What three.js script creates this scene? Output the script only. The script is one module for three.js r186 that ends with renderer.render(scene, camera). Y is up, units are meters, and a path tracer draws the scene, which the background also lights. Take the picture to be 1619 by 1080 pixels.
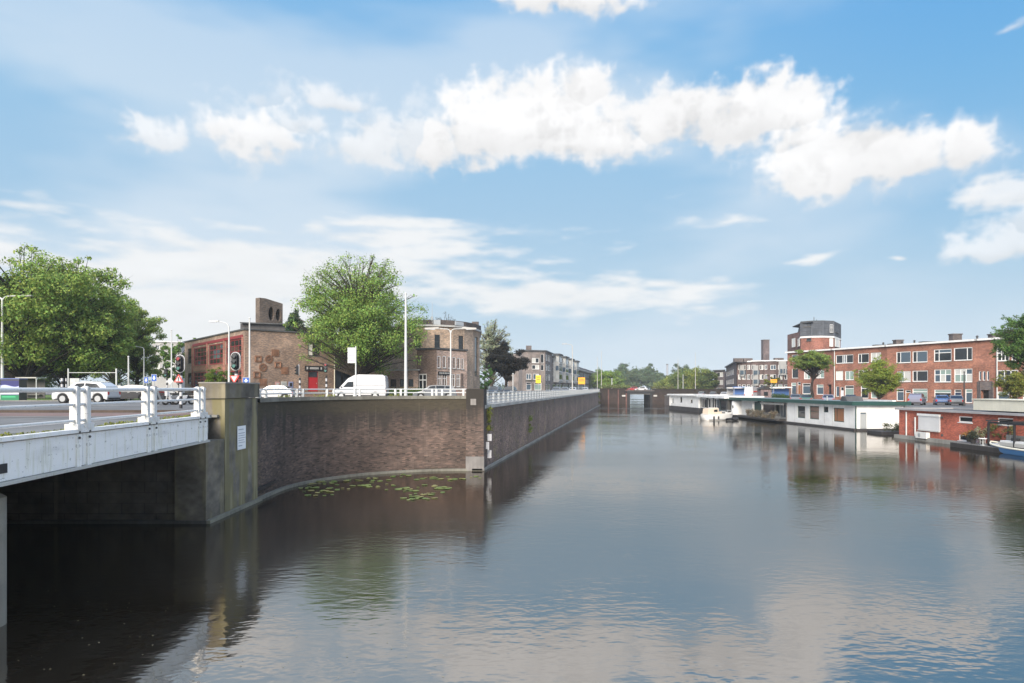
import * as THREE from 'three';
import { mergeGeometries } from 'three/addons/utils/BufferGeometryUtils.js';

// ---------- camera, renderer ----------
const F = 1080, CX = 809.5, HY = 614, EY = 5.3;           // focal length and horizon read off the photograph; eye 5.3 m above the water
const scene = new THREE.Scene();
const camera = new THREE.PerspectiveCamera(53.13, 1619 / 1080, 0.1, 6000);
camera.position.set(0, EY, 0);
camera.setViewOffset(1619, 1080, 0, -74, 1619, 1080);      // a rising lens shift keeps verticals upright
const renderer = new THREE.WebGLRenderer({ antialias: true });
renderer.toneMapping = THREE.LinearToneMapping;
renderer.toneMappingExposure = 1.7;
renderer.shadowMap.enabled = true;

// ---------- noise ----------
let seed_ = 1;
const srand = (s) => { seed_ = s * 7919 + 13; };
const rnd = () => { seed_ = (seed_ + 0x6d2b79f5) | 0; let t = Math.imul(seed_ ^ (seed_ >>> 15), 1 | seed_); t = (t + Math.imul(t ^ (t >>> 7), 61 | t)) ^ t; return ((t ^ (t >>> 14)) >>> 0) / 4294967296; };
const rr = (a, b) => a + (b - a) * rnd();
const clamp = (x, a = 0, b = 1) => Math.min(b, Math.max(a, x));
const lerp = (a, b, t) => a + (b - a) * t;
const smooth = (a, b, x) => { const t = clamp((x - a) / (b - a)); return t * t * (3 - 2 * t); };
const hsh = (x, y, z) => { let n = (Math.imul(x, 374761393) + Math.imul(y, 668265263) + Math.imul(z, 1442695041)) | 0; n = Math.imul(n ^ (n >>> 13), 1274126177); n = Math.imul(n ^ (n >>> 15), 2246822519); return ((n ^ (n >>> 16)) >>> 0) / 4294967296; };
function vn(x, y, z = 0, px = 0, py = 0) {                 // value noise, periodic in x and y when px, py are given
  const xi = Math.floor(x), yi = Math.floor(y), u0 = x - xi, v0 = y - yi, u = u0 * u0 * (3 - 2 * u0), v = v0 * v0 * (3 - 2 * v0);
  const w = (k, p) => (p ? ((k % p) + p) % p : k), xa = w(xi, px), xb = w(xi + 1, px), ya = w(yi, py), yb = w(yi + 1, py);
  return lerp(lerp(hsh(xa, ya, z), hsh(xb, ya, z), u), lerp(hsh(xa, yb, z), hsh(xb, yb, z), u), v);
}
function fbm(x, y, oct, z = 0, px = 0, py = 0, gain = 0.5) {
  let s = 0, a = 1, n = 0;
  for (let i = 0; i < oct; i++) { s += a * vn(x, y, z + i * 17, px, py); n += a; a *= gain; x *= 2; y *= 2; px *= 2; py *= 2; }
  return s / n;
}

// ---------- sky ----------
const AZ = (px) => Math.atan((px - CX) / F) * 180 / Math.PI;
const EL = (px, py) => Math.atan((HY - py) / Math.hypot(F, px - CX)) * 180 / Math.PI;
{
  // clouds seen in the photograph: centre x, y, half width, height above and below, weight
  const cum = [
    [870, 200, 120, 84, 60, 1.25], [905, 138, 56, 42, 50, 1.1], [765, 205, 88, 74, 50, 1.15], [930, 225, 120, 70, 38, 1.2], [1050, 195, 110, 52, 45, 1.1], [1090, 190, 90, 50, 46, 1.15], [1270, 220, 60, 36, 34, .95], [690, 228, 46, 34, 30, .95], [1170, 185, 120, 55, 52, 1.2], [1250, 180, 75, 42, 45, 1.0],
    [1300, 262, 105, 52, 38, 1.05], [1375, 250, 120, 56, 52, 1.2], [1450, 250, 70, 40, 35, 1.0], [1540, 238, 50, 34, 26, .95],
    [250, 206, 60, 22, 22, .7], [205, 190, 22, 10, 10, .5], [390, 206, 82, 38, 42, .84], [452, 182, 44, 24, 22, .62], [425, 145, 22, 22, 10, .4], [525, 152, 52, 18, 15, .66], [585, 224, 76, 40, 34, .7], [648, 190, 14, 30, 20, .45], [645, 222, 56, 30, 30, .66],
    [900, -2, 120, 22, 22, 1.1], [1605, 305, 62, 30, 26, .72], [1570, 380, 80, 18, 13, .66], [1620, 345, 50, 24, 20, .6], [1600, 40, 16, 5, 4, .55],
  ].map(([x, y, w, u, d, s]) => [AZ(x), EL(x, y), w / F * 57.3 * Math.cos(AZ(x) / 57.3) ** 2, u / F * 55, d / F * 55, s]);
  srand(5);
  for (let i = 0; i < 90; i++) {                            // the same broken cumulus goes on round the rest of the sky
    const el = rr(8, 72), w = rr(6, 15) / Math.cos(el / 57.3), az = el < 40 ? rr(42 + w * 1.8, 318 - w * 1.8) : rr(0, 360);
    for (let k = 0; k < 3; k++) cum.push([az + rr(-.7, .7) * w, el + rr(-1, 1.5), w * rr(.5, .9), rr(2, 4.5), rr(1.6, 2.6), rr(.8, 1.2)]);
  }
  const lay = [
    [560, 372, 330, 26, 26, .72], [330, 400, 330, 40, 34, .95], [480, 440, 420, 58, 66, 1.35], [700, 400, 190, 22, 22, .72], [870, 470, 300, 42, 40, 1.1], [1060, 448, 80, 18, 18, .7], [1090, 495, 110, 18, 16, .7], [150, 420, 330, 40, 60, 1.15], [300, 500, 450, 80, 95, 1.5],
    [620, 352, 110, 18, 14, .75], [1265, 411, 66, 10, 8, .66], [1428, 407, 26, 8, 7, .8], [1200, 356, 42, 7, 6, .5], [1060, 310, 90, 9, 9, .42], [1170, 345, 80, 8, 8, .4], [1440, 184, 30, 8, 6, .5], [20, 395, 150, 22, 40, .8], [1560, 320, 80, 30, 20, .6],
  ].map(([x, y, w, u, d, s]) => [AZ(x), EL(x, y), w / F * 57.3 * Math.cos(AZ(x) / 57.3) ** 2, u / F * 55, d / F * 55, s]);
  for (let i = 0; i < 26; i++) lay.push([rr(44, 316), rr(4, 14), rr(12, 30), rr(1, 2.6), rr(1, 2.6), rr(.6, .95)]);
  const W = 4096, H = 2048, data = new Float32Array(W * H * 4);
  const lin = (c) => Math.pow(c / 255, 2.2);
  const grad = [[0, [216, 231, 241]], [3, [206, 224, 238]], [8, [184, 212, 233]], [14, [166, 202, 231]], [21, [150, 195, 231]], [30, [122, 181, 231]], [50, [92, 156, 222]], [90, [66, 128, 208]]].map(([e, c]) => [e, c.map(lin)]);
  let hitW = 0, hitY = 0;
  const nearest = (list, az, el) => {
    let m = -1;
    for (const b of list) {
      let da = az - b[0]; if (da > 180) da -= 360; else if (da < -180) da += 360;
      const x = da / b[2]; if (x > 1.7 || x < -1.7) continue;
      const y = (el - b[1]) / (el > b[1] ? b[3] : b[4]); if (y > 1.9 || y < -1.9) continue;
      const v = b[5] * (1 - Math.sqrt(x * x + y * y));
      if (v > m) { m = v; hitW = b[5]; hitY = y; }
    }
    return m;
  };
  for (let j = 0; j < H; j++) {
    const el = (j + .5) / H * 180 - 90;
    if (el < -1) { for (let i = 0; i < W; i++) { const o = (j * W + i) * 4; data[o] = .2; data[o + 1] = .22; data[o + 2] = .24; data[o + 3] = 1; } continue; }
    let g = 0; while (g < grad.length - 2 && grad[g + 1][0] < el) g++;
    const gt = clamp((el - grad[g][0]) / (grad[g + 1][0] - grad[g][0]));
    const shrink = Math.cos(el / 57.3);
    for (let i = 0; i < W; i++) {
      let az = (i + .5) / W * 360 - 90; if (az > 180) az -= 360;        // azimuth from straight ahead, to the right
      const inside = Math.abs(az) < 44 && el < 34, oc = inside ? 6 : 3, o = (j * W + i) * 4;
      const ax = az < -90 ? az + 360 : az;                              // the noise wraps behind the camera
      const sx = ax * (.4 + .6 * shrink);
      // thin veils, broad and faint, and deeper blue to the right
      const veil = smooth(.40, .72, fbm(sx * .045 + 9, el * .13, 5, 3)) * .7 * smooth(70, 6, el) * (1 - .5 * smooth(8, 40, az));
      const deep = smooth(6, 38, az) * smooth(4, 24, el) * .30 * smooth(150, 60, Math.abs(az));
      const c = [0, 1, 2].map((k) => lerp(grad[g][1][k], grad[g + 1][1][k], gt));
      c[0] *= 1 - deep * 1.25; c[1] *= 1 - deep * .5; c[2] *= 1 - deep * .06;
      const vw = [.74, .83, .92]; for (let k = 0; k < 3; k++) c[k] = lerp(c[k], vw[k], veil);
      // low layer
      const lw = nearest(lay, az + (vn(sx * .35, el * .9, 71) - .5) * 5, el + (vn(sx * .5, el * 1.1, 81) - .5) * 1.1);
      if (lw > -.55) {
        const n = fbm(sx * .22, el * 1.05, oc, 31) * .75 + .25 * fbm(sx * .7, el * 2.6, Math.max(2, oc - 2), 57);
        const a = smooth(.0, .72, lw * .9 + (n - .5) * 1.7) * .95;
        const s = .86 + .13 * n; for (let k = 0; k < 3; k++) c[k] = lerp(c[k], s * [.965, .985, 1][k], a);
      }
      // cumulus
      const wx = (fbm(sx * .30, el * .34, 3, 41) - .5) * 3.0, wy = (fbm(sx * .30, el * .34, 3, 47) - .5) * 2.4;
      const m = nearest(cum, az + wx, el + wy);
      if (m > -.6) {
        let b = 0, am = .5, fq = .42, nn = 0;
        for (let q = 0; q < oc; q++) { const v = 1 - Math.abs(2 * vn(sx * fq + q * 3, el * fq * 1.15, 101 + q * 7) - 1); b += am * v; nn += am; am *= .56; fq *= 2.05; }
        b /= nn;
        const fl = fbm(sx * 1.3, el * 1.5, oc - 1, 191) - .5, w0 = hitW, y0 = hitY, dens = m * 1.1 + .02 + (b - .55) * 1.15 + fl * .66, a = smooth(-.1, .62, dens) * smooth(.15, .95, w0);
        const wisp = smooth(-.28, .2, dens) * .36 * smooth(.35, .75, fbm(sx * .8, el * .8, Math.max(2, oc - 1), 91));
        const lit = clamp(1.04 - .13 * smooth(.2, -.75, y0) - .11 * smooth(.66, .36, b) - .05 * smooth(.35, .75, vn(sx * .22, el * .5, 13)) - .04 * smooth(.1, -.35, fl), .7, 1.1);
        const t = Math.max(a, wisp); for (let k = 0; k < 3; k++) c[k] = lerp(c[k], lit * [.985, .985, .992][k], t);
      }
      const K = (1 + 1.3 * smooth(33, 62, el)) / 1.7;                   // brighter toward the zenith: fill light added above the view
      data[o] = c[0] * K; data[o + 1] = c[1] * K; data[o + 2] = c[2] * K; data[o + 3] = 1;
    }
  }
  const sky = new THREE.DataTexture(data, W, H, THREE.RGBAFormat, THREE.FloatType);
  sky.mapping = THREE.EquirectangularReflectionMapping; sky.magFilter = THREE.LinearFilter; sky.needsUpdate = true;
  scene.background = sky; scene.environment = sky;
}
// ---------- sun, veiled by thin cloud: wide and soft, behind the viewer's right shoulder ----------
const sun = new THREE.DirectionalLight(0xfff3e4, 3.8);
sun.position.set(-70, 122, 150); sun.target.position.set(0, 0, -80);
sun.castShadow = true; sun.shadow.radius = 60; sun.shadow.mapSize.set(4096, 4096);
Object.assign(sun.shadow.camera, { left: -220, right: 220, top: 220, bottom: -220, near: 1, far: 700 });
scene.add(sun, sun.target);

// ---------- textures ----------
function tex(w, h, fn, size, srgb = true) {
  const d = new Uint8Array(w * h * 4), out = [0, 0, 0];
  for (let y = 0; y < h; y++) for (let x = 0; x < w; x++) {
    fn(x, y, out); const o = (y * w + x) * 4;
    d[o] = clamp(out[0], 0, 255); d[o + 1] = clamp(out[1], 0, 255); d[o + 2] = clamp(out[2], 0, 255); d[o + 3] = 255;
  }
  const t = new THREE.DataTexture(d, w, h); t.wrapS = t.wrapT = THREE.RepeatWrapping; t.magFilter = THREE.LinearFilter; t.minFilter = THREE.LinearMipmapLinearFilter; t.generateMipmaps = true;
  if (srgb) t.colorSpace = THREE.SRGBColorSpace;
  if (size) t.repeat.set(1 / size[0], 1 / size[1]);
  t.needsUpdate = true; return t;
}
const grey = (o, v) => { o[0] = o[1] = o[2] = v; };
// bricks for the houses: 8 m tile, courses 62.5 mm, each brick its own tone, pale joints
const brickTex = (() => {
  const N = 1024, S = 8, rows = 128, cols = 38;
  return tex(N, N, (x, y, o) => {
    const r = Math.floor(y / N * rows), fy = y / N * rows - r, bx = x / N * cols + (r % 2) * .5, b = Math.floor(bx) % cols, fx = bx - Math.floor(bx);
    const t = hsh(b, r, 7), patch = fbm(x / N * 6, y / N * 6, 4, 5, 6, 6), joint = fy < .14 || fx < .05;
    let v = 172 + (t - .5) * 62 + (patch - .5) * 74 + (hsh(x, y, 3) - .5) * 16;
    if (t > .93) v -= 42;
    o[0] = v + (t - .5) * 10; o[1] = v; o[2] = v - (t - .5) * 12;
    if (joint) { const j = 176 + (patch - .5) * 60; o[0] = lerp(o[0], j, .45); o[1] = lerp(o[1], j, .45); o[2] = lerp(o[2], j, .45); }
  }, [S, S]);
})();
// rough neutral mottling for render, stone, paint; 4 m tile
const mottle = tex(512, 512, (x, y, o) => {
  const n = fbm(x / 512 * 5, y / 512 * 5, 6, 9, 5, 5), s = fbm(x / 512 * 40, y / 512 * 3, 3, 19, 40, 3);
  grey(o, 196 + (n - .5) * 74 + (s - .5) * 30 + (hsh(x, y, 1) - .5) * 14);
}, [4, 4]);
const mottleW = tex(512, 512, (x, y, o) => {
  const n = fbm(x / 512 * 5, y / 512 * 5, 6, 9, 5, 5), s = fbm(x / 512 * 30, y / 512 * 4, 3, 19, 30, 4);
  grey(o, 238 + (n - .5) * 30 + (s - .5) * 12);
}, [4, 4]);
// weathered white paint: rain streaks of grime, chips
const paintTex = tex(1024, 512, (x, y, o) => {
  const st = fbm(x / 1024 * 90, y / 512 * 3, 4, 29, 90, 3), n = fbm(x / 1024 * 8, y / 512 * 8, 5, 39, 8, 8), sp = fbm(x / 1024 * 60, y / 512 * 40, 3, 49, 60, 40);
  let v = 240 - smooth(.6, .84, st) * 22 - (n > .6 ? (n - .6) * 60 : 0) - smooth(.75, .82, sp) * 46 + (hsh(x, y, 2) - .5) * 6;
  o[0] = v; o[1] = v - 1; o[2] = v - smooth(.55, .8, st) * 9 - 2;
}, [6, 2.2]);
const asphaltTex = tex(1024, 1024, (x, y, o) => {
  const n = fbm(x / 1024 * 6, y / 1024 * 6, 6, 59, 6, 6), c = fbm(x / 1024 * 14, y / 1024 * 3, 4, 61, 14, 3);
  grey(o, 168 + (n - .5) * 70 + (c - .5) * 26 + (hsh(x, y, 4) - .5) * 34);
}, [9, 9]);
const grassTex = tex(512, 512, (x, y, o) => {
  const n = fbm(x / 512 * 8, y / 512 * 8, 5, 69, 8, 8), f = hsh(x, y, 5);
  o[0] = 120 + (n - .5) * 90 + f * 40; o[1] = 140 + (n - .5) * 80 + f * 40; o[2] = 70 + (n - .5) * 50 + f * 20;
}, [3, 3]);
const barkTex = tex(256, 512, (x, y, o) => { const n = fbm(x / 256 * 18, y / 512 * 6, 5, 79, 18, 6); grey(o, 130 + (n - .5) * 190); }, [1.2, 2.4]);
const slatTex = tex(256, 256, (x, y, o) => { const b = Math.floor(x / 16), t = hsh(b, 1, 8), n = fbm(x / 256 * 30, y / 256 * 5, 4, 88, 30, 5); grey(o, (x % 16 < 1.2 ? 90 : 190) + (t - .5) * 40 + (n - .5) * 60); }, [2, 2]);

const std = (color, roughness = .8, o = {}) => { const m = new THREE.MeshStandardMaterial({ roughness, side: THREE.DoubleSide, ...o }); if (Array.isArray(color)) m.color.setRGB(...color); else m.color.set(color); return m; };
const brick = (c) => std(c, .92, { map: brickTex });
const M = {
  brownBrick: brick([.66, .48, .375]), tanBrick: brick([1.0, .74, .54]), darkBrick: brick([.44, .32, .265]), redBrick: brick([.66, .30, .205]), redBrick2: brick([.70, .32, .215]), redBrick3: brick([.60, .275, .20]),
  umberBrick: brick([.30, .21, .195]), greyBrick: brick([.52, .44, .40]), towerBrick: brick([.62, .27, .20]), boatBrick: brick([.90, .25, .155]), plinthBrick: brick([.30, .255, .245]), pinkBrick: brick([1.0, .74, .61]),
  white: std([.82, .82, .80], .55, { map: mottleW }), whitePaint: std([.76, .76, .75], .5, { map: paintTex }), whiteFrame: std([.80, .80, .78], .45), cream: std([.86, .82, .67], .6, { map: mottleW }), pale: std([.50, .49, .46], .8, { map: mottleW }),
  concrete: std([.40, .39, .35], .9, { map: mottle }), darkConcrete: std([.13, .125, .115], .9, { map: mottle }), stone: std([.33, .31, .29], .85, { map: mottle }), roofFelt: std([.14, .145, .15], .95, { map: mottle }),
  asphalt: std([.30, .30, .295], .93, { map: asphaltTex }), paving: std([.40, .37, .34], .9, { map: asphaltTex }), bikePath: std([.42, .27, .23], .9, { map: asphaltTex }), kerb: std([.36, .35, .33], .9, { map: mottle }), kerbBrown: std([.13, .095, .075], .9, { map: mottle }),
  grass: std([.33, .42, .22], 1, { map: grassTex }), bark: std([.24, .19, .15], .95, { map: barkTex }), barkDark: std([.13, .10, .09], .95, { map: barkTex }),
  metalWhite: std([.52, .53, .52], .5), metalGrey: std([.42, .44, .44], .45, { metalness: .4 }), black: std([.018, .018, .02], .5), rubber: std([.02, .02, .021], .85), iron: std([.06, .058, .055], .6),
  glass: std([.022, .026, .03], .06, { metalness: 0 }), glassBlue: std([.07, .10, .13], .06), curtain: std([.50, .50, .47], .25), curtainGreen: std([.24, .32, .29], .15), blind: std([.72, .71, .66], .4), glassRed: std([.10, .055, .05], .1),
  redPaint: std([.42, .022, .028], .4), redFrame: std([.22, .03, .036], .5), darkWood: std([.055, .045, .04], .7, { map: slatTex }), greyWood: std([.34, .33, .31], .8, { map: slatTex }), brownWood: std([.28, .12, .05], .6),
  greenTrim: std([.013, .055, .046], .5), greenRoof: std([.26, .33, .34], .85, { map: mottle }), cladding: std([.26, .29, .33], .6, { map: slatTex }),
  terracotta: std([.36, .185, .11], .9, { map: mottle }), blueSign: std([.04, .14, .42], .4), orange: std([.85, .36, .02], .6), yellow: std([.85, .62, .02], .6), redSign: std([.62, .05, .04], .5), whiteSign: std([.48, .48, .49], .55), lensRed: std([.26, .035, .04], .3), lensDark: std([.05, .055, .06], .25), lensGreen: std([.06, .17, .15], .25), lilac: std([.45, .38, .46], .7, { map: mottle }),
  tarp: std([.55, .46, .36], .8), gel: std([.62, .61, .58], .3), boatBlue: std([.03, .13, .30], .35), hullDark: std([.05, .045, .045], .8, { map: mottle }), purple: std([.10, .07, .28], .5), greenPanel: std([.06, .28, .16], .5), tyre: std([.016, .016, .017], .9), rim: std([.45, .46, .47], .35, { metalness: .6 }), tail: std([.40, .02, .02], .25), lampGlass: std([.62, .64, .66], .15),
};
const carPaint = (c) => { const m = new THREE.MeshPhysicalMaterial({ roughness: .35, clearcoat: .8, clearcoatRoughness: .06, side: THREE.DoubleSide }); m.color.setRGB(...c); return m; };
const CP = { white: carPaint([.55, .55, .56]), silver: carPaint([.12, .13, .145]), grey: carPaint([.13, .14, .155]), black: carPaint([.02, .02, .024]), red: carPaint([.35, .03, .03]), blue: carPaint([.04, .10, .25]), green: carPaint([.03, .09, .07]), lilac: carPaint([.19, .19, .24]) };

// ---------- geometry collector ----------
const V3 = (x, y, z) => new THREE.Vector3(x, y, z);
const gx = (px, D) => (px - CX) / F * D, gy = (py, D) => EY + (HY - py) / F * D;
const P = (px, py, D) => V3(gx(px, D), gy(py, D), -D);
const Q_ = new THREE.Quaternion(), UPV = V3(0, 1, 0), M4 = () => new THREE.Matrix4();
function boxUV(g) {
  const p = g.attributes.position, n = g.attributes.normal, uv = new Float32Array(p.count * 2);
  for (let i = 0; i < p.count; i++) {
    const ax = Math.abs(n.getX(i)), ay = Math.abs(n.getY(i)), az = Math.abs(n.getZ(i));
    if (ay > ax && ay > az) { uv[i * 2] = p.getX(i); uv[i * 2 + 1] = p.getZ(i); } else if (ax > az) { uv[i * 2] = p.getZ(i); uv[i * 2 + 1] = p.getY(i); } else { uv[i * 2] = p.getX(i); uv[i * 2 + 1] = p.getY(i); }
  }
  g.setAttribute('uv', new THREE.BufferAttribute(uv, 2)); return g;
}
class G {
  constructor() { this.a = []; }
  add(geo, m, keepUV) {
    let g = geo.index ? geo.toNonIndexed() : geo.clone();
    if (m) g.applyMatrix4(m);
    for (const k of Object.keys(g.attributes)) if (!['position', 'normal', 'uv'].includes(k)) g.deleteAttribute(k);
    if (!g.attributes.normal) g.computeVertexNormals();
    if (!keepUV) boxUV(g);
    g.morphAttributes = {}; this.a.push(g); return this;
  }
  box(x, y, z, w, h, d, ry = 0, rx = 0, rz = 0) { const m = M4().makeRotationFromEuler(new THREE.Euler(rx, ry, rz, 'YXZ')); m.setPosition(x, y, z); return this.add(new THREE.BoxGeometry(w, h, d), m); }
  slab(x0, x1, y0, y1, z0, z1) { return this.box((x0 + x1) / 2, (y0 + y1) / 2, (z0 + z1) / 2, x1 - x0, y1 - y0, z1 - z0); }
  cyl(x, y, z, r0, r1, h, seg = 10) { return this.add(new THREE.CylinderGeometry(r1, r0, h, seg), M4().makeTranslation(x, y + h / 2, z)); }   // r0 at the foot
  bar(p, q, r0, r1 = r0, seg = 6) { const d = q.clone().sub(p), l = d.length() || 1e-4; const m = M4().compose(p.clone().add(q).multiplyScalar(.5), Q_.setFromUnitVectors(UPV, d.divideScalar(l)), V3(1, 1, 1)); return this.add(new THREE.CylinderGeometry(r1, r0, l, seg, 1, false), m); }
  beam(p, q, w, h) {                                        // a straight member of width w (level) and height h
    const d = q.clone().sub(p), l = d.length(), x = d.clone().normalize(), s = V3(-x.z, 0, x.x); if (s.lengthSq() < 1e-6) s.set(1, 0, 0); s.normalize(); const u = s.clone().cross(x);
    const m = M4().makeBasis(x, u, s); m.setPosition(p.clone().add(q).multiplyScalar(.5)); return this.add(new THREE.BoxGeometry(l, h, w), m);
  }
  disc(p, dir, r, t, seg = 20, r2 = r) { const m = M4().compose(p, Q_.setFromUnitVectors(UPV, dir.clone().normalize()), V3(1, 1, 1)); return this.add(new THREE.CylinderGeometry(r, r2, t, seg), m); }
  torus(p, dir, R, r, seg = 20) { const m = M4().compose(p, Q_.setFromUnitVectors(V3(0, 0, 1), dir.clone().normalize()), V3(1, 1, 1)); return this.add(new THREE.TorusGeometry(R, r, 6, seg), m); }
  tube(pts, r, seg = 24, rad = 6) { return this.add(new THREE.TubeGeometry(new THREE.CatmullRomCurve3(pts), seg, r, rad, false)); }
  ball(x, y, z, rx, ry = rx, rz = rx, seg = 10) { return this.add(new THREE.SphereGeometry(1, seg, Math.max(5, seg >> 1)), M4().compose(V3(x, y, z), new THREE.Quaternion(), V3(rx, ry, rz))); }
  quad(a, b, c, d, uv) {
    const g = new THREE.BufferGeometry(); g.setAttribute('position', new THREE.Float32BufferAttribute([a, b, c, a, c, d].flatMap((p) => [p.x, p.y, p.z]), 3)); g.computeVertexNormals();
    if (uv) g.setAttribute('uv', new THREE.Float32BufferAttribute([0, 1, 2, 0, 2, 3].flatMap((i) => uv[i]), 2));
    return this.add(g, null, !!uv);
  }
  prism(pts, y0, y1) {                                      // a footprint [[x, z], ...] raised from y0 to y1
    const s = new THREE.Shape(pts.map(([x, z]) => new THREE.Vector2(x, -z))), g = new THREE.ExtrudeGeometry(s, { depth: y1 - y0, bevelEnabled: false });
    return this.add(g, M4().makeRotationX(-Math.PI / 2).setPosition(0, y0, 0));
  }
  shape(pts, depth, m, bevel = 0) {                         // an outline [[x, y], ...] given thickness along z, centred
    const s = new THREE.Shape(pts.map(([x, y]) => new THREE.Vector2(x, y)));
    const g = new THREE.ExtrudeGeometry(s, { depth: depth - 2 * bevel, bevelEnabled: bevel > 0, bevelThickness: bevel, bevelSize: bevel, bevelOffset: -bevel, bevelSegments: 3 }); g.translate(0, 0, -depth / 2 + bevel);
    return this.add(g, m);
  }
  geo() { return mergeGeometries(this.a); }
  build(name, mat, parent, label) { const o = new THREE.Mesh(this.geo(), mat); o.name = name; o.castShadow = o.receiveShadow = true; if (label) o.userData.label = label; (parent ?? scene).add(o); return o; }
}
// ---------- things ----------
const names = new Map();
const numbered = (n) => { n = n.replace(/_\d{3}$/, ''); const k = names.get(n) ?? 0; names.set(n, k + 1); return k ? n + '_' + String(k).padStart(3, '0') : n; };
function thing(name, label, category, [x, y, z] = [0, 0, 0], o = {}) {
  const t = new THREE.Group(); t.name = numbered(name); t.position.set(x, y, z); t.rotation.y = o.ry ?? 0; scene.add(t);
  t.userData = { label, category }; if (o.group) t.userData.group = o.group; return t;
}
function copy(src, label, [x, y, z], ry = 0, o = {}) {
  const t = src.clone(); t.name = numbered(src.name); t.position.set(x, y, z); t.rotation.y = ry; t.userData = { ...src.userData, label }; if (o.group) t.userData.group = o.group; scene.add(t);
  if (o.paint) t.traverse((c) => { if (c.name === 'body' || c.name === 'cabin') c.material = o.paint; });
  return t;
}
function struct(name, g, mat, label) { const o = g.build(numbered(name), mat); o.userData.kind = 'structure'; if (label) o.userData.label = label; return o; }

// ---------- walls with openings ----------
// px, py rectangles measured on the photograph are laid on the facade a-b to get metres along it and above its foot
function measure(a, b, y0, list) {
  const dx = b[0] - a[0], dz = b[1] - a[1], L = Math.hypot(dx, dz), at = (px) => { const r = (px - CX) / F; return -(a[0] + r * a[1]) / (dx + r * dz); };
  return list.map(([p0, p1, q0, q1, kind, o]) => { const t0 = at(p0), t1 = at(p1), D = -(a[1] + (t0 + t1) / 2 * dz); return { u0: t0 * L, u1: t1 * L, v0: gy(q1, D) - y0, v1: gy(q0, D) - y0, kind, ...o }; });
}
const at2 = (px, D) => [gx(px, D), -D];
const winCache = new Map();
function fit(parent, kind, w, h, m4, o = {}) {              // a window or a door set in an opening; z = 0 is the wall's face
  const K = KINDS[kind], key = kind + w.toFixed(2) + h.toFixed(2);
  if (!winCache.has(key)) winCache.set(key, K.make(w, h));
  const geo = winCache.get(key), f = new THREE.Mesh(geo.frame, K.frame); f.name = K.name ?? 'window'; f.castShadow = f.receiveShadow = true;
  f.applyMatrix4(m4); parent.add(f);
  geo.panes.forEach((g, i) => { const list = K.panes, p = new THREE.Mesh(g, list[Math.floor(rnd() * list.length)]); p.name = 'pane'; p.receiveShadow = true; f.add(p); });
  for (const [n, g, mat] of geo.extra ?? []) { const e = new THREE.Mesh(g, mat); e.name = n; e.castShadow = e.receiveShadow = true; f.add(e); }
  return f;
}
const grid = (cols, rows, fw = .09, bar = .06, o = {}) => (w, h) => {
  const g = new G(), panes = [], sum = (l) => l.reduce((a, b) => a + b, 0), z = o.z ?? -.07, t = .08;
  g.slab(0, fw, 0, h, z - t, z); g.slab(w - fw, w, 0, h, z - t, z); g.slab(fw, w - fw, 0, fw, z - t, z); g.slab(fw, w - fw, h - fw, h, z - t, z);
  const iw = w - 2 * fw, ih = h - 2 * fw; let x = fw;
  cols.forEach((c, i) => {
    const cw = iw * c / sum(cols); let y = fw;
    rows.forEach((r, j) => {
      const ch = ih * r / sum(rows); panes.push(new G().slab(x + .002, x + cw - .002, y + .002, y + ch - .002, z - t * .7, z - t * .5).geo());
      if (j < rows.length - 1) g.slab(x, x + cw, y + ch - bar / 2, y + ch + bar / 2, z - t * .9, z - .012);
      y += ch;
    });
    if (i < cols.length - 1) g.slab(x + cw - bar / 2, x + cw + bar / 2, fw, h - fw, z - t * .85, z - .006);
    x += cw;
  });
  const extra = o.sill === false ? [] : [['sill', new G().slab(-.06, w + .06, -.07, -.002, -.1, .06).geo(), o.sillMat ?? M.stone]];
  return { frame: g.geo(), panes, extra };
};
const door = (mat, up = .25) => (w, h) => {
  const g = new G(), fw = .08; g.slab(0, fw, 0, h, -.15, -.05); g.slab(w - fw, w, 0, h, -.15, -.05); g.slab(fw, w - fw, h - fw, h, -.15, -.05); g.slab(fw, w - fw, h * (1 - up) - .04, h * (1 - up) + .04, -.15, -.06);
  const leaf = new G().slab(fw + .003, w - fw - .003, .01, h * (1 - up) - .045, -.13, -.08); leaf.slab(w * .25, w * .75, h * .1, h * .3, -.08, -.065); leaf.slab(w * .25, w * .75, h * .38, h * .6, -.08, -.065);
  return { frame: g.geo(), panes: [new G().slab(fw, w - fw, h * (1 - up) + .04, h - fw, -.12, -.10).geo()], extra: [['leaf', leaf.geo(), mat], ['handle', new G().box(w - fw - .12, h * .4, -.05, .04, .14, .05).geo(), M.metalGrey]] };
};
const G3 = [M.glass, M.glass, M.glassBlue, M.curtain], G2 = [M.glass, M.glassBlue];
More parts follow.
